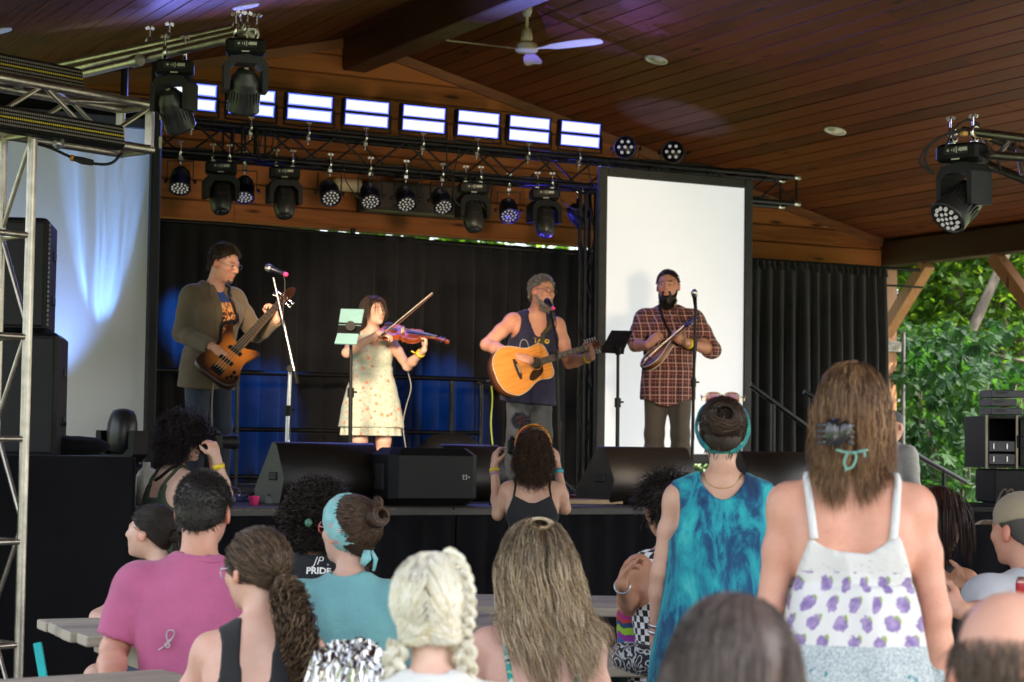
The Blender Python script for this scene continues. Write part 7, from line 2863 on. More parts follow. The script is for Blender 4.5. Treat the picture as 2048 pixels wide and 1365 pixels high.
p.hair([p.cap_mesh(.004, .076, -.075, (.022, .013, .010), .0008, 6), pulled(p, 2400, (0, -.125, .01), DARK, 23, thick=.015, front=.072, nape=-.07, rad=(.0010, .0018)),
  ball_hair(p, 260, p.hp(0, -.135, .0), .032, DARK, 3), tail(p, 260, [p.hp(0, -.13, .0), p.hp(0, -.165, -.04), p.hp(0, -.165, -.12), p.hp(0, -.15, -.2)], .030, DARK, 4)])
p = P_('man with short cropped dark hair in a pink t-shirt seen from behind', (407, 1022, 6.6), 172, 1.80, fat=1.06, lean=.14, head=(-.12, -.02, .03), skin=SKIN_A[0], tone=SKIN_A[1], h=.0075, shoulder_w=1.06)
p.sit()
p.set_arm(-1, p.px(228, 1300, 6.50), p.px(215, 1400, 6.15), palm=(0, 0, -1), fingers=(0, 1, -.2), curl=(.3, .3, .2))
p.set_arm(1, p.px(585, 1310, 6.55), p.px(560, 1400, 6.2), palm=(0, 0, -1), fingers=(-.3, 1, -.2), curl=(.3, .3, .2))
p.body()
pink = cloth_mat('pink_heather', (0.44, 0.105, 0.225), .9, .08, 380, .35, .22)
p.shirt('t_shirt', pink, hem=-.13, sleeve=.74, infl=.014, neck=.056, folds=.012, seed=31, sleeve_r=.03)
q = MB()
t = np.linspace(0, 2 * PI, 40)
P = p.on_surface(np.array([p.neck + p.T @ (np.array([math.sin(a) * .066, -.012 + math.cos(a) * .072, -.008 - .018 * math.cos(a)]) * p.sc) for a in t]), .010)
q.tube(P, .007, 8, caps=False, flat=.6)
q.build('neck_rib', pink, p.root)
pr = plain('print_pale', (.50, .40, .46), .85)
FT = Sdf()
p.torso(FT, .020)
xr_ = p.R.T @ R0
q = MB()
c = p.px(349, 1275, 6.45)
for (cx, cy, r) in ((0, .012, .013), (.0, -.010, .010), (-.008, -.03, .006), (.010, -.028, .005)):
 P = p.on_surface(np.array([c + xr_ * (cx + math.cos(a) * r) + np.array([0, 0, cy + math.sin(a) * r]) for a in t[::2]]), .004, FT)
 q.tube(P, .0026, 5, caps=False)
q.build('print', pr, p.root)
p.trousers('shorts', cloth_mat('shorts_grey', (0.08, 0.08, 0.09)), upto=.9)
CM = [(.020, .016, .015), (.034, .029, .028), (.055, .050, .052)]
p.hair([p.cap_mesh(.006, .075, -.075, (.016, .012, .011), .001, 7), grow(p, 3600, .020, CM, 24, seg=3, vol=(.004, .012), grav=.15, back=.1, front=.075, nape=-.075, outf=.7, rad=(.0009, .0015), lenvar=.5)])
p = P_('girl with a curly brown ponytail and pale glasses in a black scoop-back top', (512, 1142, 5.65), 176, 1.58, female=True, fat=.95, lean=.16, head=(.72, -.08, .02), skin=SKIN_B[0] + '_g', tone=(0.66, 0.42, 0.33), h=.007)
p.sit()
p.arms_down(-1, out=.12, fwd=.10)
p.arms_down(1, out=.10, fwd=.10)
p.body(lips=(1.0, .6, .58))
blk = cloth_mat('black_jersey', (0.009, 0.009, 0.011), .8, .2)
p.tank('swim_top', blk, top=lambda x, y: np.where(np.abs(x) > .050, .56, np.where(y > 0, .40, .17 + .30 * (np.minimum(np.abs(x), .050) / .050) ** 2.2)), hem=-.14, arm_r=.074, arm_drop=.055, arm_in=.022, infl=.006, arm_h=2.0, folds=.002)
CG = [(.060, .034, .018), (.11, .066, .036), (.17, .11, .065), (.035, .020, .012)]
tiep = p.hp(.015, -.118, -.045)
p.hair([p.cap_mesh(.003, .076, -.080, (.045, .026, .015), .001, 8), pulled(p, 3200, (.012, -.112, -.04), CG, 25, thick=.016, front=.074, nape=-.075, rad=(.0008, .0016), loose=.004),
  tail(p, 800, [tiep, tiep + np.array([.015, -.035, -.03]), p.px(592, 1250, 5.45), p.px(604, 1320, 5.46), p.px(612, 1400, 5.50)], .048, CG, 5, curl=1.0, curl_r=.013, coil=120, rad=(.0010, .002), prof=[.25, .8, 1, 1, .8, .35])])
q = MB()
t = np.linspace(0, 2 * PI, 17)
X, Y, _ = frame_of(p.Hd @ np.array([0, -.8, -.5]))
q.tube(np.array([tiep + (X * math.cos(a) + Y * math.sin(a)) * .017 for a in t]), .007, 8, caps=False)
q.build('hair_tie', plain('lilac_tie', (.42, .30, .62), .7), p.root)
p.glasses(plain('clear_frame', (.62, .58, .68), .15, 0, .05), hgt=.019, w=.027, thick=.0026)
p = P_('woman with tight dark curls in a black shirt printed PRIDE on the back', (637, 1038, 7.6), 172, 1.62, female=True, fat=1.15, lean=.12, head=(.0, -.05, 0), skin=SKIN_C[0], tone=SKIN_C[1], h=.009)
p.sit()
p.arms_down(-1, out=.10, fwd=.1)
p.arms_down(1, out=.10, fwd=.1)
p.body()
p.shirt('t_shirt', cloth_mat('black_tee', (0.010, 0.011, 0.014), .9, .15), hem=-.13, sleeve=.6, infl=.014, seed=33)
p.hair([p.cap_mesh(.030, .070, -.11, (.010, .007, .006), .009, 9), grow(p, 1900, .10, DARK, 26, seg=10, vol=(.012, .046), grav=.7, back=.15, curl=1.1, curl_r=.010, coil=260, rad=(.0010, .0019), fly=.12, outf=.4, nape=-.10)])
xr_ = p.R.T @ R0
FT = Sdf()
p.torso(FT, .018)
wht = plain('print_white', (.78, .78, .78), .8)
text_on(p, 'PRIDE', .036, p.px(637, 1148, 7.45), xr_, (0, 0, 1), wht, FT, off=.006, bold=.0012)
text_on(p, 'JP', .050, p.px(635, 1129, 7.45), xr_, (0, 0, 1), wht, FT, 'print', .006, -.0004, shear=.35)
text_on(p, 'x', .018, p.px(657, 1129, 7.45), xr_, (0, 0, 1), wht, FT, 'print', .006, 0)
q = MB()
q.sphere(p.px(617, 1046, 7.42), (.014, .012, .016))
q.build('hair_clip', plain('green_clip', (.05, .16, .10), .4), p.root)
p = P_('woman with a turquoise headscarf, hair bun and red-rimmed sunglasses in a teal t-shirt', (700, 1066, 6.85), 168, 1.66, female=True, fat=1.06, lean=.10, head=(.92, .16, 0), skin=SKIN_B[0], tone=SKIN_B[1], h=.007, shoulder_w=1.08)
p.sit()
p.arms_down(-1, out=.10, fwd=.12)
p.arms_down(1, out=.10, fwd=.12)
p.body(lips=(1.0, .58, .56))
p.shirt('t_shirt', cloth_mat('teal_tee', (0.17, 0.42, 0.44), .9, .08, 380, .35, .15), hem=-.13, sleeve=.65, infl=.016, neck=.058, folds=.012, seed=35, sleeve_r=.03)
CS = [(.040, .022, .014), (.075, .042, .026), (.13, .078, .045)]
p.hair([p.cap_mesh(.003, .060, -.085, (.03, .017, .011), .001, 10), pulled(p, 2200, (0, -.122, .062), CS, 27, thick=.018, front=.04, nape=-.08, rad=(.0009, .0017), loose=.003), ball_hair(p, 420, p.hp(0, -.142, .082), (.040, .036, .036), CS, 6),
  tail(p, 60, [p.hp(0, -.14, .10), p.hp(.0, -.13, .135), p.hp(.0, -.12, .155)], .02, CS, 7, seg=6, rad=(.0008, .0012)), tail(p, 30, [p.hp(.03, -.09, -.06), p.hp(.03, -.10, -.10), p.hp(.03, -.10, -.15)], .015, CS, 8, seg=6, rad=(.0007, .0010))])
scf = pat('turquoise_scarf', scarf_print)
headband(p, scf, 'headscarf', w=.044, tilt=.92, z=.030, wid=1.16, thick=.010, y=.0)
q = MB()
q.tube([p.hp(.01, -.115, -.045), p.hp(.02, -.130, -.075), p.hp(.02, -.125, -.115)], [.012, .020, .012], 8, flat=.4)
q.tube([p.hp(-.01, -.112, -.045), p.hp(-.02, -.125, -.070), p.hp(-.03, -.118, -.095)], [.012, .018, .010], 8, flat=.4)
q.build('scarf_knot', scf, p.root)
p.glasses(plain('red_frame', (.70, .22, .18), .3), plain('sunglass_lens', (.10, .03, .025), .08, spec=.8), hgt=.021, w=.027, thick=.0024)
p = P_('person with white-blonde hair parted into two braids, seen from behind', (866, 1220, 4.2), 180, 1.56, female=True, fat=1.0, lean=.10, head=(-.10, .0, -.04), skin=SKIN_B[0], tone=SKIN_B[1], h=.007)
p.sit()
p.arms_down(-1, out=.08, fwd=.12)
p.arms_down(1, out=.08, fwd=.12)
p.body()
p.shirt('t_shirt', cloth_mat('white_tee', (0.62, 0.62, 0.60)), hem=-.13, sleeve=.6, infl=.014, seed=37)
CW = [(.78, .72, .56), (.84, .80, .68), (.72, .64, .46), (.88, .85, .77)]
left_ = lambda P: P[:, 0] < .004
k = p.sc
def half_pull(sd, seed):
 rng = np.random.RandomState(seed)
 Pl, Nl = p.scalp(2600, .075, -.085, rng)
 m = (Pl[:, 0] * sd > -.002)
 Pl = Pl[m]
 tie = np.array([sd * .074, -.062, -.075])
 cen, r3 = np.array([0, -.014, .030]), np.array([.077, .100, .088])
 out = []
 for i in range(13):
  t = i / 12
  q = Pl * (1 - t) + tie * t
  q[:, 1] -= .02 * math.sin(PI * t)
  e = (q - cen) / (r3 + .017)
  l = np.linalg.norm(e, axis=1, keepdims=True)
  e = np.where((l < 1) & (t < .9), e / l * (1 + .05 * math.sin(PI * t)), e)
  out.append(cen + e * (r3 + .017) + rng.randn(len(Pl), 3) * .0016 * math.sin(PI * t))
 S = np.stack(out, 1)
 S = p.hc + (S * k) @ p.Hd.T
 return strand_mesh(S, .0009 + .0010 * rng.rand(len(Pl)), palette(len(Pl), CW, rng, .2), taper=False)
def braid(path, w, seed):
 rng = np.random.RandomState(seed)
 P = bez(path, 16)
 T = np.gradient(P, axis=0)
 T /= np.linalg.norm(T, axis=1, keepdims=True)
 X = np.cross(T, [.1, 1, .2])
 X /= np.linalg.norm(X, axis=1, keepdims=True)
 Y = np.cross(T, X)
 L = np.concatenate([[0], np.cumsum(np.linalg.norm(np.diff(P, axis=0), axis=1))])
 parts = []
 for j in range(3):
  a = L / w * 1.5 + j * 2 * PI / 3
  C = P + X * (np.sin(a) * w * .62)[:, None] + Y * (np.sin(2 * a) * w * .34)[:, None]
  n = 90
  th = rng.rand(n) * 6.28
  rr = np.sqrt(rng.rand(n)) * w * .50
  S = C[None] + (rr * np.cos(th))[:, None, None] * X[None] + (rr * np.sin(th))[:, None, None] * Y[None]
  parts.append(strand_mesh(S, np.full(n, .0016), palette(n, CW, rng, .25), taper=False))
 return parts
prt = [p.cap_mesh(.003, .075, -.085, (.60, .52, .34), .001, 11, var=.06), half_pull(-1, 41), half_pull(1, 42)]
prt += braid([p.hp(-.072, -.060, -.07), p.hp(-.085, -.065, -.11), p.hp(-.088, -.045, -.18), p.hp(-.085, -.01, -.26)], .024, 43)
prt += braid([p.hp(.072, -.060, -.07), p.hp(.080, -.065, -.11), p.hp(.078, -.050, -.18), p.hp(.08, -.01, -.26)], .024, 44)
prt += braid([p.hp(.035, -.012, .128), p.hp(.062, -.050, .112), p.hp(.083, -.075, .065), p.hp(.088, -.078, .0), p.hp(.078, -.066, -.06)], .017, 45)
p.hair(prt)
p = P_('woman with long streaky blonde hair in a green and blue tie-dye top', (1072, 1130, 6.0), 190, 1.68, female=True, fat=1.08, lean=.12, head=(.0, .06, 0), skin=SKIN_B[0] + '_l', tone=(0.68, 0.43, 0.35), h=.0075, shoulder_w=1.06)
p.sit()
p.arms_down(-1, out=.07, fwd=.12)
p.arms_down(1, out=.07, fwd=.12)
p.body()
p.tank('tie_dye_top', pat('tie_dye_swirl', tiedye_multi), top=lambda x, y: np.where(y > 0, .38, .285), hem=-.13, arm_r=.070, infl=.012, folds=.005)
for sd in (-1, 1):
 p.strap('strap', [p.t(sd * .090, -.10, .29), p.t(sd * .105, -.09, .40), p.t(sd * .110, -.03, .53), p.t(sd * .09, .09, .42)], .008, MATS['tie_dye_swirl'], .003)
CL = [(.44, .31, .17), (.60, .45, .27), (.72, .58, .39), (.27, .175, .10), (.15, .095, .055), (.80, .68, .50)]
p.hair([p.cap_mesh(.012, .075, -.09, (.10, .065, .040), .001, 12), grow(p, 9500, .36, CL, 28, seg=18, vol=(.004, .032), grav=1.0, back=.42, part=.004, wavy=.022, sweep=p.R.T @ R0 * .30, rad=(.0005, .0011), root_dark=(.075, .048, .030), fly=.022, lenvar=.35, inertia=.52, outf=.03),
  ball_hair(p, 200, p.hp(.0, -.045, .125), (.045, .040, .024), CL, 9)])
p = P_('person with short dark hair in a black and white checkered sleeveless top', (1333, 1018, 7.7), 204, 1.62, female=True, fat=1.12, lean=.10, head=(.0, -.06, 0), skin=SKIN_C[0], tone=(0.52, 0.31, 0.21), h=.008)
p.sit()
p.set_arm(-1, p.px(1258, 1212, 7.62), p.px(1243, 1168, 7.38), palm=p.R.T @ (R0 * .6 + U0 * .3), fingers=p.R.T @ (U0 * .8 + R0 * .3 + F0 * .4), curl=(.6, .7, .4))
p.arms_down(1, out=.08, fwd=.15)
p.body()
p.tank('checkered_top', pat('checkered_cloth', checkers), top=lambda x, y: np.where(np.abs(x) > .05, .54, np.where(y > 0, .40, .44)), hem=-.10, arm_r=.078, arm_drop=.05, arm_in=.022, folds=.005, infl=.012)
p.trousers('shorts', cloth_mat('teal_shorts', (0.010, 0.075, 0.075)), upto=.8)
wristband(p, -1, steel, 'bracelet', t=.03, w=.008)
p.hair([p.cap_mesh(.016, .07, -.07, (.012, .008, .008), .006, 13), grow(p, 1600, .07, DARK, 29, seg=5, vol=(.010, .040), grav=.3, back=.3, rad=(.0010, .0018), fly=.2, outf=.6)])
p = P_('standing woman in a turquoise tie-dye sleeveless dress, sunglasses on her head', (1445, 866, 6.9), 180, 1.60, female=True, fat=1.06, lean=.03, head=(.02, -.04, 0), skin=SKIN_D[0] + '_f', tone=(0.62, 0.38, 0.28), h=.0072, shoulder_w=1.10)
p.stand()
p.arms_down(-1, out=.06, fwd=.02, curl=(.4, .4, .3))
p.arms_down(1, out=.06, fwd=.02)
p.body()
k = p.sc
p.tank('dress', pat('blue_tie_dye', tiedye_blue), top=lambda x, y: np.where(np.abs(x) > .085, .56, np.where(y > 0, .40, .455 + .07 * (np.minimum(np.abs(x), .085) / .085) ** 2)), hem=-.46, arm_r=.062, arm_drop=.055, arm_in=.045, infl=.014,
  skirt=lambda F: F.loft(p.pel, p.T, [(-.50 * k, .27, .20, 0), (-.10 * k, .225, .165, 0), (.12 * k, .19, .135, 0), (.33 * k, .172, .118, 0)], .04, infl=.010), folds=.009, seed=39, freq=(22, 22, 4), arm_h=1.7)
p.hair([p.cap_mesh(.004, .076, -.085, (.022, .013, .009), .001, 14), pulled(p, 2600, (.0, -.128, .052), BROWN, 30, thick=.014, front=.073, nape=-.085, rad=(.0009, .0016), loose=.003), ball_hair(p, 460, p.hp(.0, -.120, .048), (.062, .030, .056), BROWN, 10, turns=1.0),
  grow(p, 300, .03, BROWN, 31, seg=3, vol=(.003, .006), front=-.06, nape=-.095, mask=lambda P: P[:, 2] < -.045, outf=.1)])
headband(p, pat('teal_bandana', band_teal), w=.020, tilt=1.18, z=.022, wid=1.20, thick=.010, y=-.012)
q = MB()
gl = plain('rose_lens', (.34, .06, .07), .08, spec=.8)
p.glasses(gold_metal, gl, w=.031, hgt=.024, y=.035, z=.132, thick=.0024)
p.strap('necklace', [p.t(-.07, -.02, .555), p.t(-.05, -.085, .515), p.t(0, -.10, .50), p.t(.05, -.085, .515), p.t(.07, -.02, .555)], .0014, gold_metal, .002)
wristband(p, -1, steel, 'bracelet', t=.02, w=.006)
wristband(p, -1, steel, 'bracelet', t=.045, w=.005)
p = P_('standing woman in a white sundress with purple flowers and a black hair claw', (1706, 822, 5.05), 184, 1.66, female=True, fat=1.04, lean=.02, head=(-.22, .02, .03), skin=SKIN_D[0], tone=(0.61, 0.30, 0.195), h=.0068, shoulder_w=1.10)
p.stand()
p.arms_down(-1, out=.045, fwd=.02, curl=(.4, .4, .3))
p.arms_down(1, out=.055, fwd=.02)
p.body()
k = p.sc
SUN_Z1, SUN_Z2 = p.px(1700, 1140, 5.0)[2], p.px(1700, 1282, 5.0)[2]
sun_cloth = pat('sundress_cloth', sundress)
def sun_skirt(F):
 F.loft(p.pel, p.T, [(-.55 * k, .29, .22, 0), (-.20 * k, .255, .19, 0), (.05 * k, .215, .16, 0), (.20 * k, .172, .128, 0), (.245 * k, .150, .112, 0)], .012, infl=.010)
p.tank('sundress', sun_cloth, top=lambda x, y: np.where(y > 0, .39, .335 + .55 * np.maximum(np.abs(x) - .035, 0) - 4.5 * np.maximum(np.abs(x) - .112, 0)), hem=-.52, arm_r=.050, arm_drop=.10, arm_in=.028, infl=.010, skirt=sun_skirt, folds=.017, seed=41, freq=(26, 26, 3), arm_h=1.9)
strapm = cloth_mat('sundress_strap', (0.66, 0.67, 0.68), .85, .06)
for sd in (-1, 1):
 p.strap('strap', [p.t(sd * .100, -.105, .37), p.t(sd * .110, -.10, .44), p.t(sd * .118, -.05, .52), p.t(sd * .115, .01, .535), p.t(sd * .09, .10, .40)], .0105, strapm, .004)
CWD = [(.11, .052, .026), (.20, .10, .048), (.33, .18, .085), (.46, .28, .14), (.075, .036, .021)]
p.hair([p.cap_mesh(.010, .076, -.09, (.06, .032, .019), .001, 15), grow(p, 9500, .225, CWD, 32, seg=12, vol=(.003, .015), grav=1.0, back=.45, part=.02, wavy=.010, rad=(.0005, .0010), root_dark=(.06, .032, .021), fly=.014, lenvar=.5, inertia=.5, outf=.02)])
q = MB()
c = p.px(1673, 866, 4.88)
for sg in (-1, 1):
 q.sphere((0, 0, 0), (.019, .011, .033), 14, 10)
 q.v[-1] = q.v[-1] @ rotm(0, sg * .22 + .25, 0).T @ rotm(0, 0, p.rz * 0 - YAW).T + c + xr_ * sg * .015
 for i in range(4):
  z = .020 - i * .014
  q.tube([c + xr_ * (.026 * sg) + np.array([0, 0, z]), c + xr_ * (.040 * sg) + p.R.T @ (F0 * .004) + np.array([0, 0, z - .003]), c + xr_ * (.046 * sg) + p.R.T @ (F0 * .016) + np.array([0, 0, z - .006])], [.006, .005, .002], 6)
q.tube([c + np.array([0, 0, .036]), c + np.array([0, 0, -.036])], .008, 8)
q.build('hair_claw', plain('claw_black', (.014, .015, .018), .2, coat=.5), p.root)
q = MB()
for pts in ([(1690, 918), (1698, 905), (1712, 912), (1706, 932), (1694, 938), (1688, 925), (1694, 908)], [(1712, 905), (1726, 902), (1730, 915)], [(1694, 935), (1690, 942)], [(1672, 900), (1690, 905), (1712, 905), (1735, 900)]):
 q.tube(bez([p.px(a, b, 4.87) for a, b in pts], 5), .0058, 7, flat=.5)
q.build('halter_tie', cloth_mat('mint_tie', (.16, .36, .30)), p.root)
p = P_('person with smooth dark brown hair close to the camera at the bottom', (1460, 1362, 2.75), 186, 1.64, female=True, lean=.10, head=(.35, .0, 0), skin=SKIN_B[0], tone=SKIN_B[1], h=.008)
p.sit()
p.arms_down(-1, out=.08, fwd=.12)
p.arms_down(1, out=.08, fwd=.12)
p.body()
p.shirt('t_shirt', cloth_mat('grey_tee', (0.14, 0.14, 0.15)), hem=-.13, sleeve=.6, infl=.014, seed=43)
CD = [(.085, .062, .055), (.12, .090, .080), (.17, .135, .125), (.060, .042, .036)]
p.hair([p.cap_mesh(.009, .076, -.09, (.085, .062, .055), .001, 16), grow(p, 7500, .34, CD, 34, seg=14, vol=(.003, .012), grav=1.0, back=.30, part=.01, rad=(.0005, .0009), fly=.010, inertia=.5, outf=.02)])
p = P_('balding man close to the camera in the lower right corner', (2022, 1350, 2.95), 186, 1.76, lean=.10, head=(.05, -.10, 0), skin=SKIN_A[0], tone=(0.50, 0.31, 0.25), h=.008)
p.sit()
p.arms_down(-1, out=.08, fwd=.12)
p.arms_down(1, out=.08, fwd=.12)
p.body()
p.shirt('t_shirt', cloth_mat('navy_tee', (0.02, 0.025, 0.05)), hem=-.13, sleeve=.6, infl=.014, seed=45)
CBD = [(.08, .052, .038), (.12, .082, .06), (.16, .115, .085)]
p.hair([grow(p, 5000, .04, CBD, 35, seg=5, vol=(.002, .007), grav=.8, back=.5, front=.06, nape=-.09, rad=(.0005, .0010), outf=.02, mask=lambda P: (P[:, 2] < .050) | (P[:, 1] > .03))])
p = P_('man in a tan cap and white t-shirt seated at the right edge', (2040, 1062, 7.1), -150, 1.76, fat=1.08, lean=.20, head=(.35, .02, 0), skin=SKIN_A[0], tone=(0.55, 0.29, 0.20), h=.0085)
p.sit()
p.set_arm(-1, p.px(1968, 1232, 6.95), p.px(1925, 1222, 6.70), palm=p.R.T @ (R0 * .5 + F0 * .5), fingers=p.R.T @ (-R0 * .7 + F0 * .3 + U0 * .3), curl=(.7, .7, .4))
p.arms_down(1, out=.08, fwd=.15)
p.body()
p.shirt('t_shirt', cloth_mat('white_grey_tee', (0.50, 0.52, 0.56)), hem=-.13, sleeve=.85, infl=.018, seed=47, folds=.008, sleeve_r=.04)
p.hair([p.cap_mesh(.006, .06, -.08, (.05, .045, .04), .001, 17)])
cap_m = cloth_mat('tan_cap_cloth', (0.34, 0.28, 0.19), .85, .08)
def cap_of(s):
 F = Sdf()
 k = s.sc
 F.ell(s.hp(0, -.012, .052), np.array([.090, .110, .088]) * k, s.Hd, k=.01)
 hc, Hd = s.hc, s.Hd
 F.clip(lambda P: (.030 - (((P - hc) @ Hd) / k)[..., 2] - .18 * (((P - hc) @ Hd) / k)[..., 1]) * k)
 return F
Fc = cap_of(p)
p.cloth('cap', Fc, cap_m, .007, .001, 3)
q = MB()
rows = []
for r, dz in ((.0, .0), (.4, .004), (.75, -.002), (1.0, -.012)):
 rows.append([p.hp(math.sin(a) * (.088 + .004 * r), .055 + math.cos(a) * .05 + r * .075 * math.cos(a) ** .6, .036 + dz) for a in np.linspace(-1.25, 1.25, 15)])
q.grid(np.array(rows))
q.build('cap_brim', cap_m, p.root)
p = P_('person in a dark tank top partly hidden behind the woman in the sundress', (1878, 1042, 7.6), 155, 1.66, female=True, fat=1.05, lean=.16, head=(-.2, -.05, 0), skin=SKIN_C[0], tone=(0.48, 0.27, 0.17), h=.009)
p.sit()
p.arms_down(-1, out=.08, fwd=.12)
p.set_arm(1, p.px(1962, 1205, 7.55), p.px(1935, 1172, 7.25), palm=p.R.T @ (-R0 * .5 + U0 * .4), fingers=p.R.T @ (-R0 * .8 + U0 * .25 + F0 * .3), curl=(.4, .5, .3))
p.body()
p.tank('tank_top', blk, top=lambda x, y: np.where(np.abs(x) > .05, .54, .40), hem=-.12, arm_r=.080, arm_drop=.03, arm_in=.02)
p.hair([p.cap_mesh(.014, .07, -.085, (.030, .010, .008), .004, 18), grow(p, 900, .22, [(.04, .014, .010), (.06, .022, .014), (.02, .010, .008)], 36, seg=9, vol=(.008, .025))])
p = P_('distant person in a grey cap and pale jacket beyond the stage stairs', (1786, 853, 17.2), 150, 1.74, fat=1.1, lean=.05, skin=SKIN_A[0], tone=SKIN_A[1], h=.010)
p.stand()
p.arms_down(-1)
p.arms_down(1)
p.body()
p.shirt('jacket', cloth_mat('pale_jacket', (0.42, 0.42, 0.40), .9, .3, 60), hem=-.2, sleeve=1.9, infl=.02, seed=49)
p.trousers('trousers', cloth_mat('dark_trousers', (0.03, 0.03, 0.035)))
p.cloth('cap', cap_of(p), cloth_mat('grey_cap_cloth', (.10, .105, .115)), .009, .001, 3)
# ================================================================ ceiling fan
fz = atD(1053, 98, 17.0)
T = empty('ceiling_fan', fz, label='cream three-blade ceiling fan on a short rod', cat='ceiling fan')
cream = plain('cream_enamel', (0.66, 0.60, 0.46), 0.35, 0, .05)
zc = roof_z(fz[0]) - fz[2]
MB().lathe([(.0, -.035), (.085, -.032), (.10, -.02), (.10, .0), (.094, .008), (.094, .022), (.085, .045), (.05, .055), (.046, .075), (.052, .08), (.05, .10), (.040, .17), (.026, .175), (.0, .175)], n=28).build('motor', cream, T)
MB().cyl((0, 0, .17), (0, 0, zc - .04), .014, n=12).build('rod', cream, T)
MB().lathe([(.030, zc - .10), (.045, zc - .06), (.05, zc - .01), (0.0, zc - .005)], n=20).build('canopy', cream, T)
for i in range(3):
 a = math.atan2(F0[1], F0[0]) + math.radians((-6, 114, 238)[i])
 q = MB()
 rows = []
 for r, w, tw, dz in ((.09, .02, -.2, .0), (.18, .025, -.25, .0), (.28, .055, -.35, .0), (.45, .070, -.30, .004), (.62, .078, -.26, .006), (.71, .070, -.22, .008), (.735, .04, -.2, .008)):
  row = []
  for s in np.linspace(-1, 1, 5):
   x, y, z = r, s * w, dz + s * w * tw * .6 - .008 * s * s
   row.append((x * math.cos(a) - y * math.sin(a), x * math.sin(a) + y * math.cos(a), z))
  rows.append(row)
 R_ = np.array(rows)
 q.grid(R_)
 q.grid((R_ + np.array([0, 0, .004]))[::-1])
 q.build('blade', cream, T)
# ================================================================ monitors on the stage
monitor_paint = plain('monitor_paint', (0.011, 0.009, 0.0075), 0.42, 0, .25, 30, .15, 300, spec=.5)
def wedge(px, Y, w, label, h=.38, dep=.50, rz=0.0):
 c = onY(px, 950, Y)
 T = empty('stage_monitor', (c[0], Y + dep / 2, DECK), rz, label, 'stage monitor', 'wedge monitors along the stage front')
 prof = [(-dep * .5 + .05, 0.0), (-dep * .5 - .02, .16 * h / .38), (-dep * .5 + .12, h - .015), (-dep * .5 + .15, h), (-dep * .5 + .20, h), (dep * .5 - .02, .10), (dep * .5, .07), (dep * .5 - .02, 0)]
 MB().prism(prof, -w / 2, w / 2, ax=(0, 1, 0), ay=(0, 0, 1), az=(1, 0, 0), bev=.008).build('cabinet', monitor_paint, T)
 q = MB()
 d = np.array([0, dep * .5 - .04 - (-dep * .5 + .20), .11 - h])
 L = np.linalg.norm(d)
 d /= L
 q.box((0, (-dep * .5 + .20 + dep * .5 - .03) / 2 + .006, (h + .10) / 2 + .01), (w - .06, .012, L * .86), rot=np.stack([[1, 0, 0], np.cross(d, [1, 0, 0]), d], 1))
 q.build('grille', grille, T)
 for s in (-1, 1):
  q = MB()
  q.box((s * (w / 2 + .002), -.08, .17), (.012, .13, .05), bev=.005)
  q.build('handle', dark_rubber, T)
 q = MB()
 for s in (-1, 1):
  q.box((0, -dep * .5 + .04 + s * .0, -.004 + .004), (w - .1, .02, .008))
 q.build('rubber_foot', dark_rubber, T)
 return T
wedge(668, 11.30, .66, 'large black wedge monitor in front of the violin player')
wedge(960, 11.75, .42, 'black wedge monitor behind the powered loudspeaker')
wedge(1312, 11.20, .66, 'large wedge monitor in front of the bright screen, catching warm light')
wedge(1570, 11.30, .56, 'wedge monitor at the right end of the stage beside the sundress woman', h=.36)
c = onY(873, 960, 11.02)
T = empty('loudspeaker', (c[0], 11.2, DECK), 0.0, 'black powered loudspeaker lying on its side at the stage edge', 'loudspeaker')
hs, ws = .355, .60
MB().box((0, 0, hs / 2), (ws, .34, hs), bev=.045).build('cabinet', black_plastic, T)
MB().box((0, -.172, hs / 2), (ws - .09, .012, hs - .09), bev=.004).build('grille', grille, T)
q = MB()
for dx, dz, a, b in ((-.018, 0, .004, .030), (.006, 0, .004, .030), (-.006, .012, .020, .003), (-.006, -.012, .020, .003), (-.006, .004, .02, .002), (.022, 0, .008, .008)):
 q.box((ws / 2 - .10 + dx, -.180, hs / 2 + dz), (a, .003, b))
q.build('badge', tape_white, T)
q = MB()
q.box((-ws / 2 - .001, 0, hs / 2), (.012, .12, .16), bev=.01)
q.build('handle', dark_rubber, T)
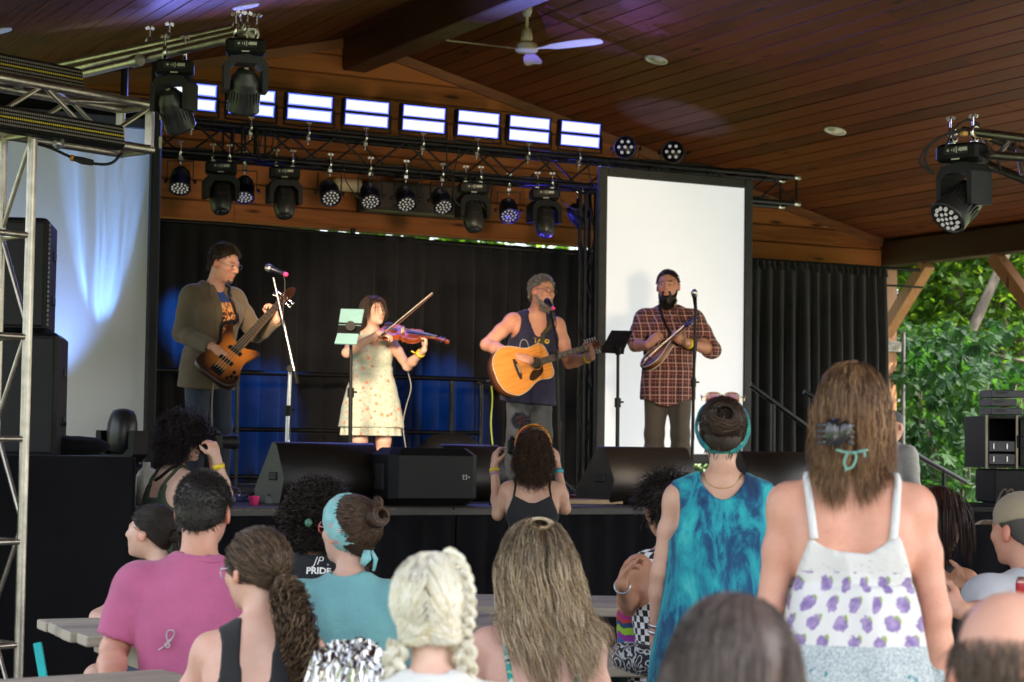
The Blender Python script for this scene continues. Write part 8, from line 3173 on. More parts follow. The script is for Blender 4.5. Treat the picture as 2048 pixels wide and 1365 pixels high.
# ================================================================ microphone and music stands
def mic(T, tip, back, ball=steel, ring=None, body=black_metal):
 tip, back = np.asarray(tip, float), np.asarray(back, float)
 d = (back - tip) / np.linalg.norm(back - tip)
 q = MB()
 q.lathe([(0, 0), (.016, .003), (.025, .018), (.026, .034), (.022, .050)], tip, d, 16)
 q.build('mic_grille', ball, T)
 q = MB()
 q.lathe([(.023, .050), (.023, .056), (.018, .062), (.012, .165), (.010, .175)], tip, d, 14)
 q.build('mic_body', body, T)
 q = MB()
 q.lathe([(.0125, .15), (.0135, .153), (.0135, .172), (.011, .176)], tip, d, 12)
 q.build('mic_ring', ring or black_plastic, T)
def abs_parts(T, o):
 for ch in COL.objects:
  if ch.parent is T:
   ch.data.transform(Matrix.Translation(-Vector([float(k) for k in o])))
def stand(name, label, cat, shaft, r=.011, foot='tripod'):
 a, b = [np.asarray(k, float) for k in shaft]
 o = np.array([a[0], a[1], DECK])
 T = empty(name, o, label=label, cat=cat)
 m = a + (b - a) * .45
 MB().cyl(o, m, r * 1.25).build('lower_tube', black_metal if foot != 'chrome' else steel, T)
 MB().cyl(m, b, r).build('upper_tube', black_metal if foot != 'chrome' else steel, T)
 q = MB()
 q.cyl(m - np.array([0, 0, .04]), m + np.array([0, 0, .03]), r * 2.0, n=12)
 q.box(m + R0 * .03, (.035, .012, .014), bev=.004)
 q.build('clutch', black_plastic, T)
 for k in range(3):
  t = k * 2 * PI / 3 + .5
  q = MB()
  q.cyl(o + np.array([0, 0, .14]), o + np.array([math.cos(t) * .27, math.sin(t) * .27, .012]), .009, n=8)
  q.sphere(o + np.array([math.cos(t) * .27, math.sin(t) * .27, .012]), .013, 8, 6)
  q.build('leg', black_metal, T)
 return T, o
pink_ring = plain('pink_ring', (0.70, 0.03, 0.14), 0.4, emit=(1, .05, .2), estr=.05)
T, o = stand('microphone_stand', 'chrome boom microphone stand in front of the bass player', 'microphone stand', (atD(574, 885, 13.05), atD(580, 742, 13.05)), .013, 'chrome')
MB().cyl(atD(593, 762, 13.0), atD(566, 642, 13.05), .009).build('boom', steel, T)
MB().cyl(atD(566, 642, 13.05), atD(547, 556, 13.1), .006).build('boom_tip', steel, T)
q = MB()
q.cyl(atD(594, 768, 13.0), atD(589, 742, 13.0), .015, n=12)
q.cyl(atD(580, 738, 13.08), atD(580, 738, 12.98), .022, n=12)
q.build('counterweight', black_metal, T)
mic(T, atD(531, 534, 13.15), atD(566, 547, 13.10), steel, pink_ring, blue_body)
q = MB()
q.tube(bez([atD(566, 548, 13.1), atD(570, 570, 13.08), atD(566, 640, 13.03), atD(577, 700, 13.0), atD(584, 760, 13.0), atD(578, 880, 13.0)], 6), .0035, 6)
q.build('cable', dark_rubber, T)
abs_parts(T, o)
T, o = stand('microphone_stand', 'black microphone stand at the mouth of the singing guitarist', 'microphone stand', (atD(1119, 975, 15.1), atD(1113, 700, 15.1)), .013)
MB().cyl(atD(1116, 700, 15.1), atD(1101, 622, 15.25), .008).build('boom', black_metal, T)
mic(T, atD(1092, 600, 15.45), atD(1108, 619, 15.30), black_metal, pink_ring, blue_body)
q = MB()
q.tube(bez([atD(1108, 620, 15.3), atD(1112, 650, 15.12), atD(1106, 690, 15.05), atD(1118, 760, 15.08), atD(1120, 960, 15.07)], 6), .0035, 6)
q.build('cable', dark_rubber, T)
abs_parts(T, o)
T, o = stand('microphone_stand', 'straight black microphone stand beside the mandolin player', 'microphone stand', (atD(1384, 890, 15.2), atD(1391, 612, 15.2)), .010)
mic(T, atD(1388, 580, 15.1), atD(1391, 616, 15.2), steel, black_plastic)
q = MB()
q.tube(bez([atD(1391, 612, 15.2), atD(1397, 640, 15.17), atD(1390, 740, 15.17), atD(1388, 880, 15.17)], 6), .0035, 6)
q.build('cable', dark_rubber, T)
abs_parts(T, o)
def plate(q, P, t=.010):
 P = np.array(P)
 n = np.cross(P[1] - P[0], P[3] - P[0])
 n = n / np.linalg.norm(n) * t
 V = np.vstack([P, P + n])
 q.add(V, [(3, 2, 1, 0), (4, 5, 6, 7), (0, 1, 5, 4), (1, 2, 6, 5), (2, 3, 7, 6), (3, 0, 4, 7)])
teal_case = plain('teal_case', (0.22, 0.42, 0.44), 0.45, 0, .06)
T, o = stand('music_stand', 'music stand with a teal tablet case in front of the violin player', 'music stand', (atD(701, 885, 14.2), atD(702, 662, 14.2)), .012)
q = MB()
plate(q, [atD(682, 618, 14.2), atD(728, 619, 14.2), atD(722, 652, 14.12), atD(677, 650, 14.12)])
q.build('tablet_case', teal_case, T)
q = MB()
plate(q, [atD(676, 664, 14.1), atD(718, 665, 14.1), atD(713, 689, 14.05), atD(669, 687, 14.05)])
q.build('tablet_case', teal_case, T)
q = MB()
plate(q, [atD(677, 645, 14.13), atD(723, 647, 14.13), atD(719, 668, 14.09), atD(674, 666, 14.09)], .02)
q.cyl(atD(701, 652, 14.05), atD(701, 652, 14.12), .035, n=16)
q.build('holder', black_plastic, T)
abs_parts(T, o)
T, o = stand('music_stand', 'music stand with a black tablet between guitarist and mandolin player', 'music stand', (atD(1235, 890, 14.9), atD(1236, 700, 14.9)), .012)
q = MB()
plate(q, [atD(1223, 661, 15.0), atD(1266, 662, 15.0), atD(1249, 697, 14.85), atD(1205, 694, 14.85)], .012)
q.build('tablet', black_plastic, T)
q = MB()
plate(q, [atD(1204, 690, 14.83), atD(1250, 692, 14.83), atD(1248, 705, 14.80), atD(1203, 702, 14.80)], .025)
q.cyl(atD(1236, 694, 14.78), atD(1236, 708, 14.82), .022, n=12)
q.build('holder', black_plastic, T)
abs_parts(T, o)
# ================================================================ things lying about on the stage
F = Sdf()
b0 = onY(895, 880, 15.6)
F.ell((0, 0, .20), (.30, .22, .28), k=.1)
F.ell((-.22, 0, .10), (.18, .18, .20), k=.1)
F.ell((.16, .02, .30), (.16, .15, .16), k=.1)
F.clip(lambda P: .004 - P[..., 2])
V, Q = F.mesh(.02)
V = relax(V, Q, 2)
n_ = vnormals(V, Q)
V = V + n_ * (wave(V, 5, (14, 14, 9)) * .012)[:, None]
o = link('gig_bag', fast_mesh('gig_bag', V, Q, plain('bag_nylon', (.008, .008, .009), .6, 0, .3, 30, .3), True), None, (b0[0], 15.6, DECK))
tag(o, 'soft black instrument bag slumped on the stage behind the guitarist', 'bag')
for pts, r, c, lab in (([(983, 772), (985, 800), (982, 850), (987, 905)], .006, (.30, .42, .05), 'yellow-green cable hanging behind the guitarist'),
      ([(815, 742), (822, 775), (812, 815), (806, 850), (812, 900)], .004, (.30, .30, .28), 'thin pale cable hanging from the violin')):
 d = 15.9 if r > .005 else 15.2
 q = MB()
 q.tube(bez([atD(a, b, d) for a, b in pts], 6), r, 6)
 tag(q.build('cable', plain('cable_' + lab.split('-')[0].split(' ')[0], c, .5)), lab, 'cable')
q = MB()
q.tube(bez([atD(430, 745, 13.2), atD(425, 790, 13.15), atD(424, 850, 13.15), atD(428, 930, 13.2), atD(440, 990, 13.2)], 10), .0045, 6)
tag(q.build('cable', plain('cable_tan', (.22, .17, .12), .6)), 'braided tan cable hanging from the bass guitar', 'cable')
q = MB()
rng = random.Random(9)
for k in range(16):
 x, y = rng.uniform(4.4, 9.4), rng.uniform(11.0, 13.2)
 a = rng.uniform(0, 6.28)
 pts = []
 for j in range(6):
  pts.append((x, y, DECK + .008 + .004 * (j % 2)))
  a += rng.uniform(-.9, .9)
  x += math.cos(a) * .25
  y = min(max(y + math.sin(a) * .2, 10.95), 13.6)
  x = min(max(x, 3.4), 9.7)
 q.tube(bez(pts, 5), .006, 5)
o = q.build('floor_cables', dark_rubber)
tag(o, 'tangle of black cables on the stage floor between the monitors', 'cable', kind='stuff')
p = onZ(508, 1012, DECK)
T = empty('cup', (p[0], p[1], DECK), label='small bright pink cup on the stage floor', cat='cup')
MB().lathe([(.0, .002), (.024, .002), (.033, .055), (.034, .058), (.030, .056), (.022, .006), (0, .006)], n=16).build('cup_wall', plain('pink_cup', (.80, .05, .22), .4), T)
p = atD(292, 985, 11.6)
T = empty('water_jug', (p[0], p[1], DECK), label='clear and white plastic jug beside the olive tank top woman', cat='jug')
MB().lathe([(0, 0), (.055, 0), (.06, .02), (.06, .17), (.045, .20), (.022, .22), (.022, .25), (0, .25)], n=18).build('bottle', plain('milky_plastic', (.55, .53, .46), .25), T)
q = MB()
q.tube([(.03, 0, .21), (.075, 0, .19), (.08, 0, .12), (.056, 0, .08)], .009, 8)
q.build('handle', white_plastic, T)
p = atD(150, 905, 11.2)
F = Sdf()
F.ell((0, 0, .05), (.20, .12, .06), k=.03)
F.ell((-.1, 0, .075), (.09, .08, .04), k=.03)
F.clip(lambda P: .002 - P[..., 2])
V, Q = F.mesh(.014)
V = relax(V, Q, 2)
V = V + vnormals(V, Q) * (wave(V, 9, (22, 22, 14)) * .008)[:, None]
tag(link('cloth_bundle', fast_mesh('cloth_bundle', V, Q, skirt_mat, True), None, (p[0], p[1], WZ)), 'black cloth bundle lying on the speaker platform', 'cloth')
p = onY(243, 905, 13.9)
moving_head((p[0], 13.9, DECK + .02), 'black moving head lamp standing on the stage under the pale screen', 2.5, .3, 86, size=1.12, group='', standing=True)
p = onZ(1182, 1009, DECK)
T = empty('wooden_board', (p[0], p[1], DECK + .0165), -.05, 'pale plywood board on the stage edge under the microphone stand', 'board')
MB().box((0, .06, 0), (.40, .26, .03), bev=.004).build('sheet', wood('plywood', (.22, .15, .09), (.42, .31, .19), 0, .7, 1.5, False, .2), T)
for i, (px, py, c, lab) in enumerate(((476, 1004, (.05, .06, .20), 'blue effects pedal on the stage floor near the pink cup'), (552, 1008, (.10, .09, .08), 'grey effects pedal on the stage floor beside the large wedge monitor'), (1150, 1003, (.22, .03, .02), 'red effects pedal on the stage floor by the plywood board'))):
 p = onZ(px, py, DECK)
 T = empty('effects_pedal', (p[0], p[1], DECK + .001), .3 * i, lab, 'pedal', 'effects pedals on the stage floor')
 MB().prism([(-.06, 0), (.06, 0), (.06, .05), (-.06, .03)], -.037, .037, ax=(0, 1, 0), ay=(0, 0, 1), az=(1, 0, 0), bev=.004).build('casing', plain('pedal_paint_%d' % i, c, .4), T)
 MB().cyl((0, -.025, .03), (0, -.025, .046), .010, n=10).build('switch', chrome, T)
 for s in (-1, 1):
  MB().cyl((s * .018, .04, .045), (s * .018, .04, .058), .008, n=10).build('knob', black_plastic, T)
p = onZ(940, 1000, DECK)
p = atD(2070, 1010, 12.2)
tz = atD(1950, 1008, 12.2)[2]
T = empty('equipment_table', (p[0], p[1], 0), -.35, 'black-draped equipment table at the right below the trees', 'table')
MB().box((0, 0, tz - .02), (1.15, .8, .04), bev=.006).build('table_top', black_plastic, T)
q = MB()
q.grid(pleats(-.58, .58, .02, tz - .04, -.41, .012, .2, seed=61, rows=8))
q.build('skirt_panel', skirt_mat, T)
q = MB()
Pk = pleats(-.41, .41, .02, tz - .04, 0, .012, .2, seed=62, rows=8)
q.grid(np.stack([-.58 + Pk[..., 1], Pk[..., 0], Pk[..., 2]], axis=-1))
q.build('skirt_panel', skirt_mat, T)
case_edge = plain('case_edge', (.16, .14, .10), .4, .8)
rk = atD(1971, 936, 12.4)
T = empty('rack_case', (rk[0], rk[1], tz), -.42, 'open black flight case with rack amplifiers on the equipment table', 'flight case')
zb_ = rk[2] - tz
MB().box((.30, .1, zb_ / 2 - .002), (.55, .4, zb_ - .01), bev=.01).build('riser', black_plastic, T)
hC = atD(1971, 832, 12.4)[2] - rk[2]
q = MB()
for s in (0, .58):
 q.box((s + .01, .22, zb_ + hC / 2), (.02, .45, hC))
for z in (.008, hC - .008):
 q.box((.30, .22, zb_ + z), (.56, .45, .016))
q.box((.30, .44, zb_ + hC / 2), (.56, .012, hC))
q.build('shell', black_plastic, T)
q = MB()
for s in (.004, .196, .596):
 q.box((s, -.004, zb_ + hC / 2), (.014, .014, hC + .01))
q.build('edge_profile', case_edge, T)
for j, z in enumerate((.02, .10)):
 q = MB()
 q.box((.105, .20, zb_ + z + .035), (.17, .4, .068), bev=.004)
 q.build('amplifier', plain('amp_front', (.035, .033, .045), .45), T)
 q = MB()
 for s in (.05, .135):
  q.box((s, -.004, zb_ + z + .035), (.006, .008, .034))
 q.build('amplifier_mark', steel, T)
q = MB()
q.box((.40, .0, zb_ + hC / 2), (.36, .01, hC - .04))
q.tube([(.24, -.012, zb_ + hC * .62), (.20, -.014, zb_ + hC * .62), (.20, -.014, zb_ + hC * .40), (.25, -.012, zb_ + hC * .40)], .006, 6)
q.build('lid', black_plastic, T)
for j, (w, z, dx) in enumerate(((.20, .0, .16), (.17, .055, .14), (.22, .11, .17))):
 tp = empty('receiver_unit', np.array([rk[0], rk[1], tz + zb_ + hC + z + .006]), -.42, ('lower', 'middle', 'topmost')[j] + ' small black receiver unit stacked on the flight case', 'receiver', 'receiver units stacked on the flight case')
 MB().box((dx, .2, .025), (w, .25, .046), bev=.004).build('casing', plain('amp_front', (.035, .033, .045), .45), tp)
 MB().box((dx - w * .2, .074, .03), (w * .35, .004, .014)).build('display', grey_plastic, tp)
q = MB()
for k in range(9):
 x = rng.uniform(-.5, .1)
 q.tube(bez([p + np.array([x, -.2, tz - p[2]]), p + np.array([x + .05, -.22, tz - p[2] + .10]), p + np.array([x + .12, -.2, tz - p[2] + rng.uniform(.02, .12)]), p + np.array([x + .2, -.2, tz - p[2] + .01])], 5), .006, 5)
tag(q.build('coiled_cables', plain('cable_brown', (.10, .07, .05), .6)), 'loose cables coiled on the equipment table', 'cable')
# ================================================================ picnic tables
grey_wood = wood('weathered_wood', (0.16, 0.135, 0.11), (0.40, 0.35, 0.28), axis=0, rough=.8, gscale=1.5, bmp=.5)
def picnic(c, ang, label, L=1.8, top=.74, seat=.45):
 T = empty('picnic_table', (c[0], c[1], 0), ang, label, 'picnic table')
 sh = {}
 for k in range(5):
  q = MB()
  q.box((0, 0, 0), (L + rng.uniform(-.01, .01), .142, .038), bev=.005)
  o = q.build('plank', grey_wood, T)
  o.location = (rng.uniform(-.01, .01), -.30 + .15 * k, top - .019 + rng.uniform(-.002, .002))
 for s in (-1, 1):
  for k in range(2):
   q = MB()
   q.box((0, 0, 0), (L, .132, .036), bev=.005)
   q.build('plank', grey_wood, T).location = (0, s * (.62 + .14 * k), seat - .018)
  x = s * (L / 2 - .28)
  for sy in (-1, 1):
   q = MB()
   a, b = np.array([x, sy * .62, 0]), np.array([x, sy * .24, top - .04])
   d = (b - a) / np.linalg.norm(b - a)
   q.box((a + b) / 2, (.045, .10, np.linalg.norm(b - a)), rot=np.stack([[1, 0, 0], np.cross(d, [1, 0, 0]), d], 1), bev=.004)
   q.build('leg', grey_wood, T)
  q = MB()
  q.box((x + s * .045, 0, seat - .075), (.04, 1.5, .10), bev=.004)
  q.box((x + s * .045, 0, top - .085), (.04, .68, .09), bev=.004)
  q.build('cross_beam', grey_wood, T)
 return T
def table_at(corner, dirn, L, label, top, side=1):
 d = np.asarray(dirn, float)
 d[2] = 0
 d /= np.linalg.norm(d)
 n = np.array([-d[1], d[0], 0])
 c = np.asarray(corner) + d * L / 2 + n * .375 * side
 return picnic(c, math.atan2(d[1], d[0]), label, L, top)
P1 = onZ(58, 1232, .73)
P2 = onZ(168, 1274, .73)
ed = (P1 - P2) / np.linalg.norm(P1 - P2)
table_at(P2, (ed[1], -ed[0], 0), 1.8, 'weathered picnic table at the left, under the dark-haired woman\'s elbow', .73)
pn = onZ(170, 1347, .73)
dn = onZ(330, 1338, .73) - onZ(0, 1358, .73)
dn /= np.linalg.norm(dn)
c = onZ(318, 1339, .73) - dn * .9 + np.array([dn[1], -dn[0], 0]) * .375
picnic(c, math.atan2(dn[1], dn[0]), 'weathered picnic table edge at the bottom left corner', 1.8, .73)
pc = atD(1180, 1200, 8.9)
picnic(pc + R0 * .25, -YAW + .02, 'weathered picnic table in the middle, behind the long-haired woman', 1.9, .735)
pc = atD(1290, 1300, 7.75)
picnic(pc + R0 * .1 + F0 * .1, -YAW, 'low weathered picnic table carrying the patterned pouch', 1.6, .60, .36)
pf = atD(702, 1365, 5.0)
T = empty('folding_table', (pf[0], pf[1], 0), -YAW, 'small table under the foil tray, cut by the bottom edge', 'table')
MB().box((0, 0, .735), (.62, .55, .03), bev=.008).build('table_top', grey_wood, T)
for sx in (-1, 1):
 for sy in (-1, 1):
  MB().cyl((sx * .27, sy * .23, 0), (sx * .27, sy * .23, .72), .016).build('leg', steel, T)
m, nt, b = _new('crumpled_foil')
b.inputs['Base Color'].default_value = (.46, .455, .45, 1)
b.inputs['Metallic'].default_value = 1.0
b.inputs['Roughness'].default_value = .20
bump(nt, b, noise(nt, coord(nt), 45, 2, .5), .2, .01)
rs = np.random.RandomState(4)
n = 40
U = np.linspace(-1, 1, n)
P = np.zeros((n, n, 3))
for i, u in enumerate(U):
 for j, v in enumerate(U):
  rr = max(abs(u), abs(v))
  P[i, j] = (u * .125, v * .12, .10 + .07 * (1 - rr ** 2) - .10 * max(0, rr - .78) / .22)
J = rs.rand(n, n) - .5
K = np.kron(rs.rand(14, 14) - .5, np.ones((3, 3)))[:n, :n]
P[..., 2] += J * .014 + K * .030
P[..., 0] += (rs.rand(n, n) - .5) * .008
P[..., 1] += (rs.rand(n, n) - .5) * .012
P[..., 2] = np.maximum(P[..., 2], .002)
q = MB()
q.grid(P, smooth=False)
T = q.build('foil_tray', m, None)
T.location = (pf[0], pf[1], .752)
T.rotation_euler = (0, 0, -YAW)
tag(T, 'crumpled shiny foil over a tray between two seated women', 'foil')
m = pat('pouch_cloth', lambda nt, v: ramp(nt, math_(nt, 'SINE', math_(nt, 'MULTIPLY', math_(nt, 'ADD', noise(nt, v, 16, 2, .5, .6), 0.0), 60.0)), [(.42, (.02, .02, .025)), (.5, (.55, .56, .58))]))
F = Sdf()
F.ell((0, 0, .05), (.10, .045, .055), k=.02)
F.cap((-.07, 0, .05), (.07, 0, .045), .045, .04, k=.03)
V, Q = F.mesh(.008)
pb = atD(1277, 1318, 7.3)
o = link('pouch', fast_mesh('pouch', V, Q, m, True), None, (pb[0], pb[1], .602))
o.rotation_euler = (0, .15, -YAW - .4)
tag(o, 'black and white patterned pouch on the low picnic table', 'pouch')
F = Sdf()
F.ell((0, 0, .14), (.09, .07, .15), k=.02)
F.cap((0, 0, .04), (0, 0, .16), .08, .06, k=.03)
F.clip(lambda P: .002 - P[..., 2])
V, Q = F.mesh(.009)
pb = atD(1276, 1245, 7.9)
tag(link('woven_bag', fast_mesh('woven_bag', V, Q, pat('zigzag_cloth', zigzag), True), None, (pb[0], pb[1], .602)), 'rainbow zigzag woven bag beside the checkered top', 'bag')
pb = atD(95, 1345, 6.6)
o = MB().box((0, 0, .09), (.028, .010, .18), bev=.003).build('straw_case', plain('cyan_plastic', (.02, .50, .52), .35), None)
o.location = (pb[0], pb[1], pb[2] - .08)
o.rotation_euler = (0, -.2, -YAW)
tag(o, 'cyan plastic strip standing at the bottom left', 'strip')
pb = atD(2052, 1192, 6.5)
T = empty('drink_can', (pb[0], pb[1], pb[2] - .06), label='red and pale drink can at the right edge', cat='can')
MB().lathe([(0, 0), (.026, 0), (.033, .008), (.033, .108), (.027, .12), (0, .12)], n=20).build('can_body', plain('can_print', (.55, .28, .22), .3, .5, .5, 14), T)
MB().lathe([(.033, .07), (.0335, .072), (.0335, .10), (.033, .102)], n=20).build('can_band', plain('can_red', (.55, .02, .03), .3), T)
# ================================================================ trees and shrubs beyond the open right side
def leaf_mat(name, cols):
 m, nt, b = _new(name)
 v = coord(nt)
 g = N(nt, 'ShaderNodeNewGeometry')
 oi = N(nt, 'ShaderNodeObjectInfo')
 r = math_(nt, 'FRACT', math_(nt, 'ADD', g.outputs['Random Per Island'], oi.outputs['Random']))
 n = noise(nt, v, .6, 3)
 c = ramp(nt, math_(nt, 'MULTIPLY_ADD', n, .5, math_(nt, 'MULTIPLY', r, .6)), [(.2, cols[0]), (.5, cols[1]), (.85, cols[2])])
 nt.links.new(c, b.inputs['Base Color'])
 b.inputs['Roughness'].default_value = .62
 b.inputs['Specular IOR Level'].default_value = .22
 tr = N(nt, 'ShaderNodeBsdfTranslucent')
 mx = N(nt, 'ShaderNodeMix', data_type='RGBA', blend_type='MULTIPLY')
 mx.inputs[0].default_value = 1
 nt.links.new(c, mx.inputs[6])
 mx.inputs[7].default_value = (2.6, 2.4, .8, 1)
 nt.links.new(mx.outputs[2], tr.inputs[0])
 ms = N(nt, 'ShaderNodeMixShader')
 ms.inputs[0].default_value = .5
 nt.links.new(b.outputs[0], ms.inputs[1])
 nt.links.new(tr.outputs[0], ms.inputs[2])
 nt.links.new(ms.outputs[0], nt.nodes['Material Output'].inputs[0])
 return m
LEAF = leaf_mat('tree_leaf', [(0.014, 0.040, 0.006), (0.032, 0.080, 0.011), (0.068, 0.125, 0.016)])
MAPLE = leaf_mat('maple_leaf', [(0.007, 0.031, 0.012), (0.014, 0.050, 0.018), (0.028, 0.076, 0.021)])
bark = wood('tree_bark', (0.035, 0.026, 0.019), (0.11, 0.085, 0.062), axis=2, rough=.9, gscale=1.2, knots=False, bmp=.9)
def leaf_cloud(C, size, rng, up=.5):
 n = len(C)
 nr = rng.randn(n, 3)
 nr[:, 2] = np.abs(nr[:, 2]) + up
 nr /= np.linalg.norm(nr, axis=1, keepdims=True)
 a = rng.randn(n, 3)
 a -= nr * (a * nr).sum(1, keepdims=True)
 a /= np.linalg.norm(a, axis=1, keepdims=True)
 b = np.cross(nr, a)
 s = (size * (.6 + .8 * rng.rand(n)))[:, None]
 V = np.stack([C - a * s * .5, C + b * s * .36 + a * s * .02 + nr * s * .10, C + a * s * .5, C - b * s * .36 + a * s * .02 + nr * s * .10], axis=1).reshape(-1, 3)
 return V, np.arange(n * 4).reshape(-1, 4)
def crown_points(rng, n, c, r, nclump, gap=.55):
 cl = rng.randn(nclump, 3)
 cl /= np.linalg.norm(cl, axis=1, keepdims=True)
 cl = cl * (rng.rand(nclump, 1) ** .45)
 k = rng.randint(0, nclump, n)
 p = cl[k] + rng.randn(n, 3) * (.13 + .10 * rng.rand(nclump)[k])[:, None]
 return np.asarray(c) + p * np.asarray(r)
def tree(loc, h, r, label, rng, n=4500, leaf=.16, lean=(0, 0), trunk_r=.14, crown_z=.62, group='trees beyond the open side'):
 loc = np.asarray(loc, float)
 T = empty('tree', loc, label=label, cat='tree', group=group)
 q = MB()
 top = np.array([lean[0], lean[1], h * .9])
 path = bez([(0, 0, -.1), top * .35 + np.array([rng.randn() * .1, rng.randn() * .1, 0]), top * .7, top], 5)
 q.tube(path, np.linspace(trunk_r, trunk_r * .25, len(path)), 9)
 for j in range(7):
  t = .35 + .08 * j
  p = path[int(t * (len(path) - 1))]
  a = rng.rand() * 6.28
  e = p + np.array([math.cos(a) * r * .6, math.sin(a) * r * .6, h * .10 + rng.rand() * .5])
  q.tube(bez([p, (p + e) / 2 + np.array([0, 0, .2]), e], 4), np.linspace(trunk_r * .4, trunk_r * .1, 9), 6)
 q.build('trunk', bark, T)
 c = np.array([lean[0] * .7, lean[1] * .7, h * crown_z])
 C = crown_points(rng, n, c, (r, r, h * (1 - crown_z) * 1.08), 60)
 C = C[C[:, 2] > .5]
 V, Q = leaf_cloud(C, leaf, rng)
 link('crown', fast_mesh('crown', V, Q, LEAF, False), T)
 return T
rng = np.random.RandomState(12)
kinds = ['tall leafy tree standing deep in the woods', 'slender tree with a bare lower trunk in the woods', 'broad bushy tree at the edge of the woods', 'thin young tree among the bright leaf gaps']
spots_ = [(1815, 27.5, 9, 1.7), (1862, 30, 10, 2.0), (1905, 27, 9, 1.8), (1950, 31, 11, 2.2), (1990, 27.5, 9, 1.9), (2035, 30, 10, 2.2), (2080, 26, 9, 2.2), (1835, 36, 12, 2.6), (1885, 38, 12, 2.6), (1940, 37, 13, 2.8), (2000, 39, 12, 2.6), (2060, 37, 13, 3.0)]
for i, (px, d, h, r) in enumerate(spots_):
 w = atD(px, 900, d)
 far = d > 33
 lab = ('far ' if far else '') + kinds[i % 4] + ', ' + ('just right of the timber post' if px < 1840 else 'behind the maple shrub' if px < 1900 else 'beside the leaning bare trunk' if px < 1960 else 'above the flight case' if px < 2045 else 'at the right picture edge')
 tree((w[0], w[1], 0), h, r, lab, rng, n=3600 if not far else 3000, leaf=.15 if not far else .21, trunk_r=.11 + .03 * (i % 3), crown_z=.55 if far else .52 + .06 * (i % 3))
for i, (x, y, h, r) in enumerate(((-3, 27, 8, 2.6), (1.5, 29, 9, 2.8), (5.5, 27, 8, 2.6), (9.5, 30, 9, 2.8), (13.2, 27, 9, 2.6))):
 tree((x, y, 0), h, r, 'tree behind the stage glimpsed through the slit over the curtain, ' + ('first', 'second', 'third', 'fourth', 'fifth')[i] + ' from left', rng, n=2500, leaf=.28, group='trees behind the back wall')
a, b = atD(1931, 690, 23.6), atD(2010, 512, 23.9)
g0 = a + (a - b) * ((a[2]) / (b[2] - a[2]))
T = empty('leaning_tree', (g0[0], g0[1], 0), label='bare grey trunk leaning to the right in front of the woods', cat='tree')
q = MB()
tp_ = b + (b - a) * .9
q.tube(bez([(0, 0, 0), (a - g0) * .5 + np.array([.02, 0, 0]), a - g0, b - g0, tp_ - g0], 6), np.linspace(.085, .045, 25), 9)
m_ = (a + b) / 2 - g0
q.tube(bez([a - g0, a - g0 + R0 * .35 - np.array([0, 0, .12]), a - g0 + R0 * .75 - np.array([0, 0, .2])], 5), .025, 6)
q.build('trunk', wood('pale_bark', (0.035, 0.027, 0.020), (0.085, 0.068, 0.05), axis=2, rough=.9, knots=False, bmp=.7), T)
C = np.concatenate([crown_points(rng, 900, tp_ - g0 + np.array([0, 0, .9]), (1.5, 1.5, 1.0), 20)])
V, Q = leaf_cloud(C, .16, rng)
link('crown', fast_mesh('crown', V, Q, LEAF, False), T)
star = []
for ang, r in ((0, 1.0), (14, .62), (28, .70), (36, .50), (52, .92), (66, .52), (82, .56), (100, .40), (118, .70), (140, .38), (165, .22), (180, .10)):
 star.append((ang, r))
full = [(math.radians(a), r) for a, r in star] + [(math.radians(-a), r) for a, r in star[::-1] if a not in (0, 180)]
leaves = []
for k in range(4):
 V = [(0, 0, .0)] + [(math.cos(t) * r * .5, math.sin(t) * r * .5, -.10 * r * r * (1 + .5 * k % 2) + .05 * math.sin(3 * t + k)) for t, r in full]
 nF = len(full)
 me = bpy.data.meshes.new('leaf')
 me.from_pydata(V, [], [(0, 1 + i, 1 + (i + 1) % nF) for i in range(nF)])
 me.materials.append(MAPLE)
 leaves.append(me)
base = atD(1905, 1000, 22.6)
T = empty('maple_shrub', (base[0], base[1], 0), label='maple shrub with large lobed green leaves beside the timber post', cat='shrub')
O_ = np.array([base[0], base[1], 0])
q = MB()
stems = []
for k in range(12):
 a, r = rng.rand() * 6.28, rng.rand() * .9
 e = R0 * (rng.rand() * 2 - 1) * 1.1 + F0 * rng.randn() * .4 + np.array([0, 0, 1.6 + rng.rand() * 1.3])
 pth = bez([R0 * (rng.rand() * 1.6 - .8) * .5, e * .5 + R0 * rng.randn() * .1, e], 6)
 q.tube(pth, np.linspace(.022, .006, len(pth)), 6)
 stems.append(pth)
q.build('stem', bark, T)
L_ = []
for k in range(300):
 px, py = rng.uniform(1796, 1995), 640 + 370 * rng.rand() ** .9
 w = atD(px, py, 22.0 + rng.rand() * 1.3) - O_
 if w[2] < .15:
  continue
 L_.append(w)
cn, fn = np.array([-.55, -.75, .45]), None
for k, w in enumerate(L_):
 nn = cn + rng.randn(3) * .45
 nn /= np.linalg.norm(nn)
 tip = np.array([0, 0, -1.0]) + rng.randn(3) * .55
 tip -= nn * (tip @ nn)
 tip /= np.linalg.norm(tip)
 s = .27 * (.7 + .7 * rng.rand())
 o = link('leaf', leaves[k % 4], T)
 yv = np.cross(nn, tip)
 o.matrix_local = Matrix(((tip[0] * s, yv[0] * s, nn[0] * s, w[0]), (tip[1] * s, yv[1] * s, nn[1] * s, w[1]), (tip[2] * s, yv[2] * s, nn[2] * s, w[2]), (0, 0, 0, 1)))
n = 1300
C = np.stack([rng.uniform(-2.2, 3.4, n), rng.uniform(-.2, 1.6, n), .2 + 2.7 * rng.rand(n) ** .8], 1)
C = C[:, :1] * R0 + (C[:, 1:2] + .35) * F0 + C[:, 2:] * np.array([0, 0, 1.0])
Vs = np.array([v.co[:] for v in leaves[0].vertices])
tri = np.array([p_.vertices[:] for p_ in leaves[0].polygons])
nr = cn + rng.randn(n, 3) * .55
nr /= np.linalg.norm(nr, axis=1, keepdims=True)
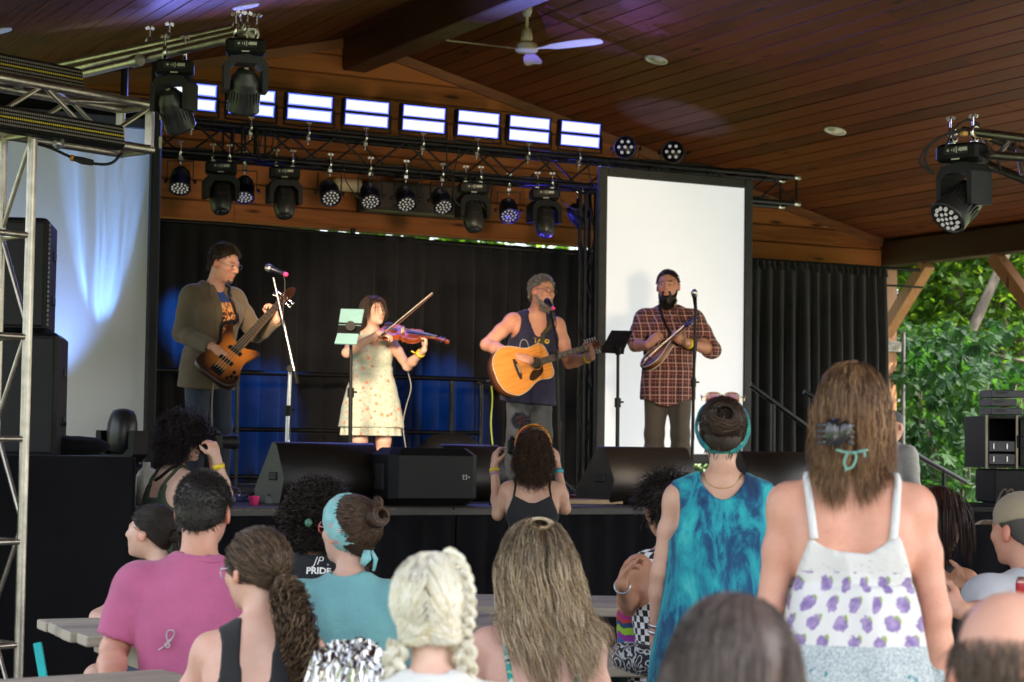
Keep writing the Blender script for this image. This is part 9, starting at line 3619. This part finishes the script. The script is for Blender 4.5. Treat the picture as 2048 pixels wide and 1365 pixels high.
tp = np.array([0, 0, -1.0]) + rng.randn(n, 3) * .6
tp -= nr * (tp * nr).sum(1, keepdims=True)
tp /= np.linalg.norm(tp, axis=1, keepdims=True)
yv = np.cross(nr, tp)
s = (.25 * (.7 + .7 * rng.rand(n)))[:, None, None]
V = (C[:, None] + s * (Vs[None, :, :1] * tp[:, None] + Vs[None, :, 1:2] * yv[:, None] + Vs[None, :, 2:] * nr[:, None])).reshape(-1, 3)
Q = (tri[None] + (np.arange(n) * len(Vs))[:, None, None]).reshape(-1, 3)
tag(link('foliage', fast_mesh('foliage', V, Q, MAPLE, False), T), kind='stuff')
n = 15000
C = np.stack([rng.uniform(-7, 16, n), rng.uniform(3, 9, n), rng.rand(n) ** 1.6 * 3.2], 1)
C = O_ + C[:, :1] * R0 + C[:, 1:2] * F0 + C[:, 2:] * np.array([0, 0, 1.0])
V, Q = leaf_cloud(C, .17, rng)
tag(link('undergrowth', fast_mesh('undergrowth', V, Q, LEAF, False)), 'dense green undergrowth below the trees on the right', 'undergrowth', kind='stuff')
n = 9000
C = np.stack([rng.uniform(-9, 26, n), rng.uniform(18, 26, n), rng.rand(n) * 10], 1)
kp = (np.sin(C[:, 0] * 1.7) + np.sin(C[:, 2] * 1.9 + C[:, 0]) + rng.randn(n) * .8) > -.9
C = C[kp]
C = O_ + C[:, :1] * R0 + C[:, 1:2] * F0 + C[:, 2:] * np.array([0, 0, 1.0])
V, Q = leaf_cloud(C, .34, rng)
tag(link('far_woods', fast_mesh('far_woods', V, Q, LEAF, False)), 'far mass of woods closing the view on the right', 'woods', kind='stuff')
SMALL = ('display_marks', 'led_cells', 'snap_studs', 'frets', 'fret_markers', 'strings', 'rosette', 'edge_profile', 'amplifier_mark', 'vent_slots', 'tape_mark', 'edge_vents', 'badge', 'sound_holes', 'cross_beam', 'print', 'dial', 'counterweight', 'holder', 'base_plate', 'bracket', 'handle')
for o in COL.objects:
 if o.parent is not None and o.type == 'MESH' and o.name.split('.')[0] in SMALL[:15]:
  o['kind'] = 'stuff'
